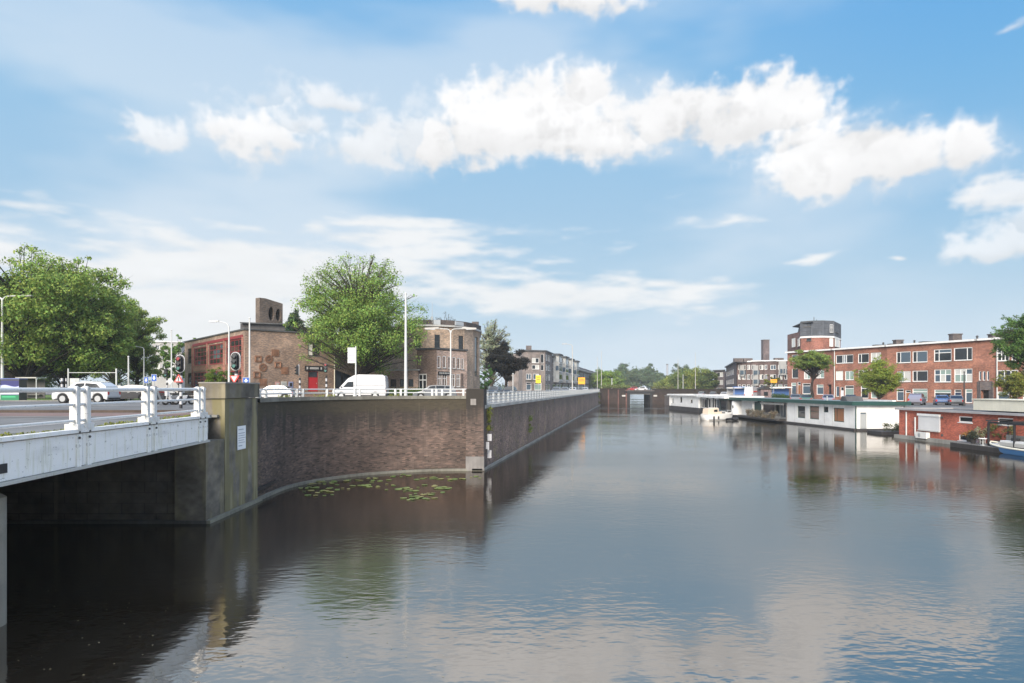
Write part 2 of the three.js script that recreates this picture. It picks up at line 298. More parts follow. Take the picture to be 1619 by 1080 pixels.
const KINDS = {
  wide: { make: grid([.36, 1], [1], .13, .1), frame: M.whiteFrame, panes: [M.glass, M.glass, M.glassBlue, M.glass] },
  wideR: { make: grid([1, .36], [1], .13, .1), frame: M.whiteFrame, panes: [M.glass, M.glass, M.glassBlue, M.glass] },
  wideTop: { make: grid([.36, 1], [1, .36], .13, .1), frame: M.whiteFrame, panes: G2 },
  three: { make: grid([1, 1, 1], [1.2, .8], .13, .11), frame: M.whiteFrame, panes: [M.curtain, M.curtainGreen, M.glassBlue] },
  threeDark: { make: grid([1, 1, 1], [1.2, .8], .14, .12), frame: M.whiteFrame, panes: [M.glass, M.glass, M.glassBlue] },
  pair: { make: grid([1, 1], [1], .12, .09), frame: M.whiteFrame, panes: G3 },
  pairCurtain: { make: grid([1, 1], [1], .12, .09), frame: M.whiteFrame, panes: [M.curtain, M.curtainGreen, M.curtain] },
  four: { make: grid([1, .28, .28, 1], [1], .12, .12), frame: M.whiteFrame, panes: G2 },
  shop: { make: grid([1], [1, .28], .12, .1, { sill: false }), frame: M.whiteFrame, panes: [M.glassBlue, M.curtainGreen, M.glass] },
  slim: { make: grid([1], [1], .08, .05), frame: M.whiteFrame, panes: G2 },
  slimDark: { make: grid([1], [1, 1], .05, .04), frame: M.iron, panes: [M.glass] },
  dark: { make: grid([1], [1], .06, .04), frame: M.iron, panes: [M.glass] },
  redGrid: { make: grid([1, 1, 1, 1], [1, 1, 1, 1], .14, .08, { sillMat: M.terracotta }), frame: M.redFrame, panes: [M.glass, M.glass, M.glassRed, M.glassBlue] },
  whiteBlind: { make: grid([1], [1], .07, .05), frame: M.whiteFrame, panes: [M.blind] },
  whiteTall: { make: grid([1, 1], [2, 1], .07, .05), frame: M.whiteFrame, panes: [M.blind, M.curtain] },
  halfBlind: { make: grid([.7, 1], [1], .1, .07), frame: M.black, panes: [M.blind, M.glass] },
  redDoor: { make: door(M.redPaint, .3), frame: M.redFrame, panes: [M.glass], name: 'door' },
  whiteDoor: { make: door(M.whiteFrame, .35), frame: M.whiteFrame, panes: [M.glass], name: 'door' },
  blueDoor: { make: door(std([.02, .03, .07], .4), .2), frame: M.whiteFrame, panes: [M.glass], name: 'door' },
  brownDoor: { make: door(M.brownWood, .2), frame: M.whiteFrame, panes: [M.glass], name: 'door' },
  archDoor: { make: grid([1, 1], [1.6, .9], .14, .14, { sill: false }), frame: M.whiteFrame, panes: [M.glass], name: 'door' },
  hb: { make: grid([1], [1], .1, .05, { sill: false }), frame: M.greenTrim, panes: [M.glass] },
  hbRed: { make: grid([1], [1.4, 1], .1, .05, { sill: false }), frame: M.greenTrim, panes: [M.glassRed] },
  hbBrown: { make: grid([.35, 1], [1], .1, .05, { sill: false }), frame: M.greenTrim, panes: [M.glassRed, M.brownWood] },
  hbSmall: { make: grid([1], [1], .09, .05, { sillMat: M.white }), frame: M.whiteFrame, panes: [M.glass] },
  greyDoor: { make: door(M.metalGrey, .12), frame: M.metalGrey, panes: [M.glassBlue], name: 'door' },
  porch: { make: grid([1], [1], .05, .04, { z: -.5, sill: false }), frame: M.darkBrick, panes: [M.black], name: 'entrance' },
};
// pts: the footprint, every side running left to right as seen from outside
function building(name, label, category, pts, y0, h, o) {
  const c = pts[0], t = thing(name, label, category, [c[0], y0, c[1]], { group: o.group }), wall = new G(), cor = new G(), R = .16;
  const n = pts.length, lastEdge = o.open ? n - 1 : n;
  for (let i = 0; i < lastEdge; i++) {
    const a = pts[i], b = pts[(i + 1) % n], L = Math.hypot(b[0] - a[0], b[1] - a[1]), d = V3((b[0] - a[0]) / L, 0, (b[1] - a[1]) / L), out = V3(-d.z, 0, d.x), O = V3(a[0] - c[0], 0, a[1] - c[1]);
    const at = (u, v, w = 0) => O.clone().addScaledVector(d, u).addScaledVector(out, w).setY(v);
    const ops = (o.sides?.[i] ?? []).map((q) => ({ ...q, u0: clamp(q.u0, .02, L - .02), u1: clamp(q.u1, .02, L - .02), v0: clamp(q.v0, .02, h - .05), v1: clamp(q.v1, .02, h - .05) })).filter((q) => q.u1 - q.u0 > .1);
    const us = [...new Set([0, L, ...ops.flatMap((q) => [q.u0, q.u1])])].sort((p, q) => p - q), vs = [...new Set([0, h, ...ops.flatMap((q) => [q.v0, q.v1])])].sort((p, q) => p - q);
    for (let y = 0; y < vs.length - 1; y++) for (let x = 0; x < us.length - 1; x++) {
      const uc = (us[x] + us[x + 1]) / 2, vc = (vs[y] + vs[y + 1]) / 2;
      if (vs[y + 1] - vs[y] < 1e-4 || us[x + 1] - us[x] < 1e-4 || ops.some((q) => uc > q.u0 && uc < q.u1 && vc > q.v0 && vc < q.v1)) continue;
      const [u0, u1, v0, v1] = [us[x], us[x + 1], vs[y], vs[y + 1]], k = i * 3.1;
      wall.quad(at(u0, v0), at(u1, v0), at(u1, v1), at(u0, v1), [[u0 + k, v0], [u1 + k, v0], [u1 + k, v1], [u0 + k, v1]]);
    }
    const basis = M4().makeBasis(d, UPV, out);
    for (const q of ops) {
      const r = q.kind === 'porch' ? .7 : R;
      for (const [p, s] of [[[q.u0, q.v0], [q.u1, q.v0]], [[q.u1, q.v0], [q.u1, q.v1]], [[q.u1, q.v1], [q.u0, q.v1]], [[q.u0, q.v1], [q.u0, q.v0]]]) wall.quad(at(p[0], p[1]), at(p[0], p[1], -r), at(s[0], s[1], -r), at(s[0], s[1]), [[0, 0], [r, 0], [r, 1], [0, 1]]);
      const m = basis.clone(); m.setPosition(at(q.u0, q.v0)); fit(t, q.kind, q.u1 - q.u0, q.v1 - q.v0, m);
    }
    if (o.cornice !== false && !(o.noCornice ?? []).includes(i)) { const ch = o.corniceH ?? .22, cw = o.corniceW ?? .3; cor.beam(at(-cw * .4, h + ch / 2 - .02, cw / 2 - .06), at(L + cw * .4, h + ch / 2 - .02, cw / 2 - .06), cw, ch + i * .003); }
    for (const f of (o.each ?? [])) f(i, at, L, d, out, t);
  }
  wall.build('wall', o.mat, t);
  if (cor.a.length) cor.build('cornice', o.corniceMat ?? M.white, t);
  const mx = pts.reduce((s, p) => s + p[0], 0) / n, mz = pts.reduce((s, p) => s + p[1], 0) / n;
  new G().prism(pts.map(([x, z]) => [mx + (x - mx) * .994 - c[0], mz + (z - mz) * .994 - c[1]]), h - .1, h + .05).build('roof', o.roofMat ?? M.roofFelt, t);
  return t;
}
// ---------- water ----------
const GL = 4.15, GR = 2.9;                                  // street level on the left and on the right bank
{
  const N = 1024, S = 26;
  const bump = tex(N, N, (x, y, o) => {
    const u = x / N, v = y / N;
    const w = fbm(u * 9 + .6 * vn(u * 5, v * 5, 3, 5, 5), v * 16, 4, 7, 9, 16, .55), f = fbm(u * 70, v * 130, 3, 27, 70, 130, .62), ring = vn(u * 14, v * 20, 77, 14, 20);
    grey(o, 128 + (w - .5) * 120 + (f - .5) * 150 * (.35 + ring));
  }, [S, S], false);
  const rough = tex(512, 512, (x, y, o) => { const n = fbm(x / 512 * 4, y / 512 * 7, 5, 17, 4, 7); grey(o, 40 + smooth(.42, .62, n) * 60); }, [140, 90], false);
  const m = new THREE.MeshPhysicalMaterial({ roughness: .36, roughnessMap: rough, ior: 4.8, bumpMap: bump, bumpScale: .0105, specularColor: new THREE.Color(1, .955, .91), side: THREE.DoubleSide }); m.color.setRGB(.010, .008, .005);
  const g = new G(); g.quad(V3(-500, 0, 60), V3(900, 0, 60), V3(900, 0, -2600), V3(-500, 0, -2600));
  struct('water', g, m, 'calm brown canal water rippled by light wind and rain');
}
// ---------- the left bank ----------
const arcPts = [];                                           // the waterline of the curved wall, from the bridge abutment round to the corner
for (let d = 29; d < 34.5; d += .9) arcPts.push([-12.1, -d]);
for (let k = 0; k <= 18; k++) { const a = Math.PI + k / 18 * Math.PI / 2; arcPts.push([-2.9 + 9.2 * Math.cos(a), -34.8 + 9.2 * Math.sin(a)]); }
arcPts.push([-1.9, -44.0]);
const CORNER = [-1.9, -44.0], QEND = [28.6, -221], QD = [(QEND[0] - CORNER[0]) / 179.6, (QEND[1] - CORNER[1]) / 179.6];
const quayX = (D) => CORNER[0] + (QEND[0] - CORNER[0]) * (D - 44) / 177;      // the right-hand quay edge of the left bank at distance D
{
  const inner = arcPts.map(([x, z]) => [x - .2, z - .25]);
  const outline = [[-12.6, -26.9], ...inner, [-2.2, -44.4], [QEND[0] - .3, QEND[1]], [34, -236], [34 + .189 * 1900, -2150], [-1600, -2150], [-1600, -26.9]];
  const s = new THREE.Shape(outline.map(([x, z]) => new THREE.Vector2(x, -z)));
  const g = new G().add(new THREE.ShapeGeometry(s), M4().makeRotationX(-Math.PI / 2).setPosition(0, GL, 0));
  struct('ground', g, M.paving, 'grey paved ground of the left bank');
  const road = new G();
  road.quad(V3(-130, GL + .004, -33.2), V3(-12.8, GL + .004, -33.2), V3(-6, GL + .004, -60), V3(-130, GL + .004, -60));
  const along = (x0, x1, D0, D1) => road.quad(V3(quayX(D0) - x1, GL + .004, -D0), V3(quayX(D0) - x0, GL + .004, -D0), V3(quayX(D1) - x0, GL + .004, -D1), V3(quayX(D1) - x1, GL + .004, -D1));
  road.quad(V3(-130, GL + .004, -60.02), V3(quayX(60) - 4, GL + .004, -60.02), V3(quayX(84) - 4, GL + .004, -84), V3(-30, GL + .004, -78));
  along(4, 14, 84.05, 222);
  struct('road', road, M.asphalt, 'grey asphalt road running along the canal side');
  struct('bike_path', new G().quad(V3(-130, GL + .005, -28.2), V3(-13, GL + .005, -28.2), V3(-13, GL + .005, -31.6), V3(-130, GL + .005, -31.6)), M.bikePath, 'reddish brick paved cycle path behind the bridge railing');
  struct('kerb', new G().slab(-130, -13.2, GL, GL + .12, -32.55, -32.1), M.kerbBrown, 'dark brown kerb between cycle path and road');
  struct('kerb', new G().slab(-130, -34, GL, GL + .1, -60.35, -60), M.kerb, 'pale kerb on the far side of the road before the grass');
  struct('road_marking', new G().slab(-110, -44, GL + .004, GL + .009, -57.4, -57.25).slab(-110, -24, GL + .004, GL + .009, -46.6, -46.45), M.whiteSign, 'white painted lines on the asphalt road');
  const gr = new G(); gr.quad(V3(-130, GL + .006, -62), V3(-36, GL + .006, -62), V3(-44, GL + .006, -118), V3(-200, GL + .006, -118)); struct('grass_verge', gr, M.grass, 'green grass under the big trees beyond the road');
}
// quay wall of brick, darkened by soot from the top and by damp at the foot
function wallTexture(L, H, w, h, o) {
  const courses = Math.round(H / .066), len = .22;
  return tex(w, h, (x, y, c) => {
    const u = x / w * L, v = y / h * H, r = Math.floor(v / H * courses), fy = v / H * courses - r, bx = u / len + (r % 2) * .5, b = Math.floor(bx), fx = bx - b;
    const t = hsh(b, r, 11), p = fbm(u * .45, v * .55, 5, 3), q = fbm(u * 2.2, v * 3, 4, 13), drip = fbm(u * 2.0, v * .12, 4, 23), drip2 = fbm(u * 6, v * .25, 3, 33);
    let R = 116 + (t - .5) * 36, Gc = 102 + (t - .5) * 32, B = 95 + (t - .5) * 30;
    if (t > .86) { R += 12; Gc += 7; B += 5; } else if (t < .12) { R -= 18; Gc -= 14; B -= 12; }
    if (fy < .17 || fx < .06) { R = lerp(R, 128, .55); Gc = lerp(Gc, 120, .55); B = lerp(B, 112, .55); }
    let k = .90 + (p - .5) * .42 + (q - .5) * .3;
    R *= k; Gc *= k; B *= k;
    const soot = smooth(.18, .62, drip + (v / H - .80) * 1.6 + (q - .5) * .4) * (o.soot ?? .75) * smooth(.30, .8, v / H + (drip - .5) * .9);   // runs of grime below the coping
    R = lerp(R, 62, soot); Gc = lerp(Gc, 60, soot); B = lerp(B, 56, soot);
    const lime = smooth(.70, .84, drip2) * .2 * smooth(.3, .55, q); R = lerp(R, 168, lime); Gc = lerp(Gc, 160, lime); B = lerp(B, 148, lime);
    const moss = o.moss ? o.moss(u, v, drip, q) : 0; R = lerp(R, 108, moss); Gc = lerp(Gc, 106, moss); B = lerp(B, 62, moss);
    const damp = smooth(.75 + (q - .5) * .8, .3, v) * .75; R = lerp(R, 70, damp); Gc = lerp(Gc, 70, damp); B = lerp(B, 54, damp);   // algae at the waterline
    c[0] = R; c[1] = Gc; c[2] = B;
  }, [1, 1]);
}
function strip(pts, y0, y1, g) {                            // a wall face along a line, u as share of its length
  let tot = 0; const acc = [0]; for (let i = 1; i < pts.length; i++) { tot += Math.hypot(pts[i][0] - pts[i - 1][0], pts[i][1] - pts[i - 1][1]); acc.push(tot); }
  const pos = [], uv = [], nor = [], idx = [];
  pts.forEach(([x, z], i) => {
    const p = pts[Math.max(0, i - 1)], q = pts[Math.min(pts.length - 1, i + 1)], d = V3(q[0] - p[0], 0, q[1] - p[1]).normalize();
    for (const [y, v] of [[y0, 0], [y1, 1]]) { pos.push(x, y, z); uv.push(acc[i] / tot, v); nor.push(-d.z, 0, d.x); }
    if (i) { const k = i * 2; idx.push(k - 2, k, k + 1, k - 2, k + 1, k - 1); }
  });
  const b = new THREE.BufferGeometry(); b.setAttribute('position', new THREE.Float32BufferAttribute(pos, 3)); b.setAttribute('normal', new THREE.Float32BufferAttribute(nor, 3)); b.setAttribute('uv', new THREE.Float32BufferAttribute(uv, 2)); b.setIndex(idx);
  return g.add(b, null, true);
}
const offset = (pts, w) => pts.map(([x, z], i) => { const p = pts[Math.max(0, i - 1)], q = pts[Math.min(pts.length - 1, i + 1)], l = Math.hypot(q[0] - p[0], q[1] - p[1]), dx = (q[0] - p[0]) / l, dz = (q[1] - p[1]) / l; return [x - dz * w, z + dx * w]; });
function ribbon(pts, w0, w1, y0, y1, g) {                   // a solid band following a line: coping, ledge
  const a = offset(pts, w0), b = offset(pts, w1), v = (p, y) => V3(p[0], y, p[1]);
  for (let i = 1; i < pts.length; i++) {
    g.quad(v(b[i - 1], y0), v(b[i], y0), v(b[i], y1), v(b[i - 1], y1)); g.quad(v(b[i - 1], y1), v(b[i], y1), v(a[i], y1), v(a[i - 1], y1)); g.quad(v(a[i], y0), v(a[i - 1], y0), v(a[i - 1], y1), v(a[i], y1)); g.quad(v(a[i - 1], y0), v(a[i], y0), v(b[i], y0), v(b[i - 1], y0));
  }
  return g;
}
const CT = 4.82;                                            // top of the coping
{
  const t = thing('curved_quay_wall', 'curved brown brick quay wall between the bridge pillar and the corner pier', 'quay wall', [0, 0, 0]);
  const L = arcPts.slice(1).reduce((s, p, i) => s + Math.hypot(p[0] - arcPts[i][0], p[1] - arcPts[i][1]), 0);
  const m = std([.58, .535, .505], .93, { map: wallTexture(L, CT + .5, 2048, 1024, { moss: (u, v, d, q) => smooth(4.6, 3.2, u + (q - .5) * 3) * .45 * smooth(.35, .6, q) + smooth(4.35, 4.75, v + (d - .5) * .8) * .22 }) });
  strip(arcPts, -.5, CT - .2, new G()).build('wall', m, t);
  const copeMat = std([.34, .32, .27], .95, { map: mottle });
  // coping stones, each its own piece with an open joint
  let run = [arcPts[0]];
  const dense = []; for (let i = 1; i < arcPts.length; i++) { const [a, b] = [arcPts[i - 1], arcPts[i]], l = Math.hypot(b[0] - a[0], b[1] - a[1]), n = Math.max(1, Math.ceil(l / .5)); for (let k = 0; k < n; k++) dense.push([lerp(a[0], b[0], k / n), lerp(a[1], b[1], k / n)]); } dense.push(CORNER);
  const tones = [0, 1, 2].map((k) => std([.36 - k * .035, .345 - k * .035, .29 - k * .03], .95, { map: mottle }));
  for (let i = 8; i < dense.length - 1; i += 2) { const seg = dense.slice(i, Math.min(i + 3, dense.length)).map((p) => [...p]); const e = seg.length - 1; seg[e] = [lerp(seg[e][0], seg[e - 1][0], .03), lerp(seg[e][1], seg[e - 1][1], .03)]; ribbon(seg, -.5, .07, CT - .2, CT + (i % 3) * .004, new G()).build('coping_stone', tones[(i * 7) % 3], t); }
  ribbon(dense, -.1, .2, -.4, .14, new G()).build('ledge', std([.30, .29, .24], .9, { map: mottle }), t, 'pale stone ledge at the waterline');
  const gr = new G(); for (let k = 0; k < 4; k++) gr.slab(-7.55 + k * .16, -7.49 + k * .16, .42, .95, -43.4, -43.2); gr.build('drain_grate', M.iron, t);
  // worn iron fender strip low on the curve
  const f = new G(); for (let i = 0; i < 12; i++) { const a = offset(dense, .05); f.beam(V3(a[i + 1][0], .42 + i * .012, a[i + 1][1]), V3(a[i + 2][0], .42 + (i + 1) * .012, a[i + 2][1]), .1, .14); } f.build('fender_strip', M.black, t);
  // tufts of weed along the coping
  srand(77); const tf = new G(), edge = offset(dense, -.05); for (let i = 0; i < 420; i++) { const k = Math.floor(rr(14, edge.length - 1)), e = edge[k]; if (vn(k * .35, 2, 9) < .5) continue; const p = V3(e[0] + rr(-.25, .1), CT, e[1] + rr(-.25, .25)), h = rr(.04, .16); tf.quad(p, p.clone().add(V3(.03, 0, .01)), p.clone().add(V3(rr(-.06, .06), h, rr(-.06, .06))), p.clone().add(V3(rr(-.05, .05), h * .8, rr(-.04, .04)))); } const tw = tf.build('weed_tufts', std([.16, .18, .05], 1)); tw.userData = { label: 'small tufts of weed along the coping of the curved quay wall', category: 'weeds', kind: 'stuff' };
  // corner pier
  const pm = std([.55, .52, .50], .93, { map: wallTexture(2.6, 5.7, 256, 512, { soot: .9 }) });
  const pier = new G(), x0 = -2.95, x1 = -1.82, z1 = -43.86;
  const pq = (a, b) => pier.quad(V3(a[0], -.4, a[1]), V3(b[0], -.4, b[1]), V3(b[0], 5.26, b[1]), V3(a[0], 5.26, a[1]), [[0, 0], [.5, 0], [.5, 1], [0, 1]]);
  pq([x0, z1], [x1, z1]); pq([x1, z1], [x1 + .15, -45.1]); pq([x0, -44.9], [x0, z1]); pq([x1 + .15, -45.1], [x0, -44.9]);
  pier.quad(V3(x0, 5.26, z1), V3(x1, 5.26, z1), V3(x1 + .15, 5.26, -45.1), V3(x0, 5.26, -44.9), [[0, 0], [.3, 0], [.3, .3], [0, .3]]);
  const pr = pier.build('corner_pier', pm, t, 'square brick pier at the corner, grey stone at its foot');
  new G().box(-2.48, 4.42, -43.84, .36, .4, .1).build('stone_block', M.stone, pr);
  new G().slab(x0 - .02, x1 + .03, .02, .92, -44.1, -43.8).build('foot_stone', std([.30, .285, .27], .9, { map: mottle }), pr);
}
{
  const t = thing('canal_quay_wall', 'long straight brown brick quay wall receding along the canal towards the far bridge', 'quay wall', [CORNER[0], 0, CORNER[1]]);
  const m = std([1.2, 1.08, 1.0], .93, { map: wallTexture(180, 4.6, 2048, 256, { soot: .45, moss: (u, v, d, q) => smooth(2.2, .6, u) * smooth(.3, .6, q) * .9 * smooth(1.6, 2.8, v) + smooth(.56, .7, d) * smooth(.45, .6, q) * .5 }) });
  const a = V3(0, 0, 0), b = V3(QEND[0] - CORNER[0], 0, QEND[1] - CORNER[1]);
  const w = new G(); w.quad(a.clone().setY(-.5), b.clone().setY(-.5), b.clone().setY(3.98), a.clone().setY(3.98), [[0, 0], [1, 0], [1, 1], [0, 1]]); w.build('wall', m, t);
  const e = new G(), up = (v, y, w2 = 0) => v.clone().setY(y).add(V3(-QD[1], 0, QD[0]).multiplyScalar(w2));
  e.beam(up(a, 4.09, -.2), up(b, 4.09, -.2), .55, .22); e.build('edge_beam', std([.60, .59, .55], .85, { map: mottle }), t, 'pale concrete edge beam under the white fence');
  const l = new G(); l.beam(up(a, .05, .05), up(b, .05, .05), .2, .2); l.build('ledge', M.concrete, t);
  // small dark patches and scuppers
  for (const s of [42, 97, 118]) { const c = V3(QD[0] * s, 0, QD[1] * s); new G().beam(up(c, 3.72, .02), up(c.clone().add(V3(QD[0], 0, QD[1])), 3.72, .02), .06, .35).build('scupper', M.black, t); }
  // bracket sign: two white boards with a black lamp, fixed just past the corner
  const s = thing('water_sign', 'pair of small white marker boards with black lamps on the wall beside the corner pier', 'sign', [-1.74, 1.12, -44.6]);
  new G().slab(.12, .4, .72, 1.18, -.35, -.31).build('board', M.whiteSign, s); new G().slab(0, .24, .12, .66, -.2, -.16).build('board', M.whiteSign, s); new G().slab(.12, .38, -.42, .1, -.5, -.46).build('board', M.whiteSign, s);
  new G().box(.0, .95, -.12, .2, .3, .2).build('lamp', M.black, s); new G().box(.02, .1, -.1, .22, .22, .2).build('lamp', M.black, s);
  new G().bar(V3(-.02, -.3, -.4), V3(-.02, 1.6, -.4), .03).build('post', M.iron, s);
}
// white fence along the straight quay
{
  const t = thing('quay_fence', 'low white railing with many posts along the straight canal quay', 'fence', [CORNER[0], 4.2, CORNER[1]]);
  const n = 88, s = 2.0, post = new G().box(0, .42, 0, .11, .84, .11).geo();
  const at = (k, y) => V3(-QD[1] * -.2 + QD[0] * (k * s + .5), y, QD[0] * -.2 + QD[1] * (k * s + .5));
  for (let k = 0; k < n; k++) { const p = new THREE.Mesh(post, M.metalWhite); p.name = 'post'; p.position.copy(at(k, 0)); p.rotation.y = .17; p.castShadow = p.receiveShadow = true; t.add(p); }
  for (const y of [.80, .55, .32, .1]) new G().beam(at(0, y), at(n - 1, y), .045, y > .7 ? .09 : .06).build('rail', M.metalWhite, t);
  const bars = new G(); for (let k = 0; k < (n - 1) * 4; k++) if (k % 4) bars.bar(at(k / 4, .1), at(k / 4, .8), .018, .018, 4); const bm = bars.build('baluster', M.metalWhite, t); bm.userData.kind = 'stuff';
}
// white two-bar railing on the curved coping
{
  const t = thing('coping_railing', 'white two-bar railing with paired posts on top of the curved quay wall', 'railing', [0, CT, 0]);
  const line = offset(arcPts.filter((p) => p[1] < -32.0), -.22).map(([x, z]) => V3(x, 0, z));
  const cur = new THREE.CatmullRomCurve3(line); line.pop(); line.push(V3(-3.1, 0, -44.22));
  const c2 = new THREE.CatmullRomCurve3(line);
  for (const y of [.42, .2]) new G().tube(c2.getPoints(60).map((p) => p.clone().setY(y)), .035, 80, 6).build('rail', M.metalWhite, t);
  const pg = new G().box(0, .22, 0, .13, .46, .13).geo();
  for (const px of [469, 479, 517, 527, 560, 568, 625, 634, 683, 690, 699, 733, 420, 410]) {
    let best = 0, bd = 9; for (let k = 0; k <= 400; k++) { const p = c2.getPoint(k / 400), d = Math.abs(p.x / -p.z * F + CX - px); if (d < bd) { bd = d; best = k; } }
    const p = c2.getPoint(best / 400), q = new THREE.Mesh(pg, M.metalWhite); q.name = 'post'; q.position.set(p.x, 0, p.z); q.castShadow = q.receiveShadow = true; t.add(q);
  }
}
// ---------- the near bridge ----------
const bx = (D) => -10.72 - .0803 * (D - 14.3);
{
  const t = thing('road_bridge', 'white road bridge at the left with paired posts and three-bar railing', 'bridge', [bx(20), 0, -20]);
  const o = V3(bx(20), 0, -20), at = (D, y, w = 0) => V3(bx(D) + w, y, -D).sub(o);
  new G().add(new THREE.ExtrudeGeometry(new THREE.Shape([[-46, 7], [bx(7) - .35, 7], [bx(27) - .35, 27.2], [-46, 27.2]].map(([x, z]) => new THREE.Vector2(x, z))), { depth: .62, bevelEnabled: false }), M4().makeRotationX(-Math.PI / 2).setPosition(-o.x, 3.52, -o.z)).build('deck', std([.34, .34, .33], .92, { map: asphaltTex }), t);
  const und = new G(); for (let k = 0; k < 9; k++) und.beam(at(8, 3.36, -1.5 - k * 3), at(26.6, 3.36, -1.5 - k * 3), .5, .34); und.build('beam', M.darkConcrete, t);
  const gm = M.whitePaint, girder = std([.95, .95, .93], .5, { map: paintTex });
  // the plate girder: one plate per bay, seams and holes between
  const seams = [7.2, 13.35, 17.35, 21.24, 25.4, 26.05];
  for (let k = 0; k < seams.length - 1; k++) new G().beam(at(seams[k] + .012, 3.75), at(seams[k + 1] - .012, 3.75), .12, .80).build('girder_plate', girder, t);
  for (let k = 0; k < seams.length - 1; k++) new G().beam(at(seams[k] + .01, 4.232, .03), at(seams[k + 1] - .01, 4.232, .03), .2, .09).build('edge_plate', girder, t);
  new G().beam(at(7.2, 3.30, -.02), at(26.05, 3.30, -.02), .34, .07).build('bottom_flange', std([.50, .50, .47], .6, { map: paintTex }), t, 'grimy bottom flange');
  new G().beam(at(7.2, 4.19, -.34), at(27, 4.19, -.34), .4, .12).build('inner_kerb', M.concrete, t);
  for (const s of [13.35, 17.35, 21.24, 25.4]) for (const e of [-.24, .24]) {
    const p = new G(); const D = s + e, h = 1.02;
    p.beam(at(D, 4.27 + .0, 0).setY(4.28), at(D, 4.28 + h, 0), .2, .055); p.beam(at(D - .09, 4.28, 0), at(D - .09, 5.28, 0), .05, .02);
    const post = new G().box(0, 4.80, 0, .19, 1.06, .15).box(0, 4.34, .02, .34, .14, .26).cyl(0, 5.33, 0, .085, .05, .03, 10).geo();
    const q = new THREE.Mesh(post, gm); q.name = 'railing_post'; q.position.copy(at(D, 0)); q.castShadow = q.receiveShadow = true; t.add(q);
    new G().box(0, 3.72, 0, .05, .86, .17).build('stiffener', girder, t).position.copy(at(D, 0, .085));
    { const st = new G(); for (let k = 0; k < 5; k++) { const zz = rr(-.12, .12), l = rr(.15, .62), w = rr(.006, .018), y = 4.02 - rnd() * .2; st.quad(V3(.064, y, zz - w), V3(.064, y, zz + w), V3(.064, y - l, zz + w * .3 + rr(-.01, .01)), V3(.064, y - l * .8, zz - w * .5)); } const sm = st.build('rust_streak', M.rust ??= std([.20, .15, .11], .9), t); sm.position.copy(at(D, 0, .0)); }
    for (const y of [4.06, 4.2]) { const b = new G().disc(V3(.115, y, .03), V3(1, 0, 0), .032, .03, 8).build('bolt', M.iron, t); b.position.copy(at(D, 0, .02)); }
    for (const y of [4.5, 4.9, 5.2]) { const b = new G().disc(V3(.0, y, .09), V3(0, 0, 1), .025, .02, 8).build('bolt', M.metalGrey, t); b.position.copy(at(D, 0, .03)); }
  }
  for (const [y, r] of [[5.26, .055], [4.89, .038], [4.485, .038]]) new G().bar(at(7.2, y), at(25.9, y), r, r, 10).build('rail', gm, t);
  new G().box(0, 3.62, 0, .04, .2, .3).build('plate_opening', M.black, t).position.copy(at(14.25, 0, .06));
  // weeds along the inner kerb
  srand(11); const wd = new G(); for (let k = 0; k < 900; k++) { const D = rr(8, 26.8), c = at(D, 4.24, -.18 - rnd() * .35), h = rr(.02, .06) * (vn(D * .9, 3, 5) > .55 ? 1.7 : .8), a = rr(0, 6.3); wd.quad(c, c.clone().add(V3(.025 * Math.cos(a), 0, .025 * Math.sin(a))), c.clone().add(V3(rr(-.05, .05), h, rr(-.05, .05))), c.clone().add(V3(rr(-.03, .03), h * .8, rr(-.03, .03)))); }
  const weed = wd.build(numbered('weed_strip'), std([.15, .17, .04], 1)); weed.position.copy(o); weed.userData = { label: 'strip of short weeds growing along the bridge kerb', category: 'weeds', kind: 'stuff' };
}
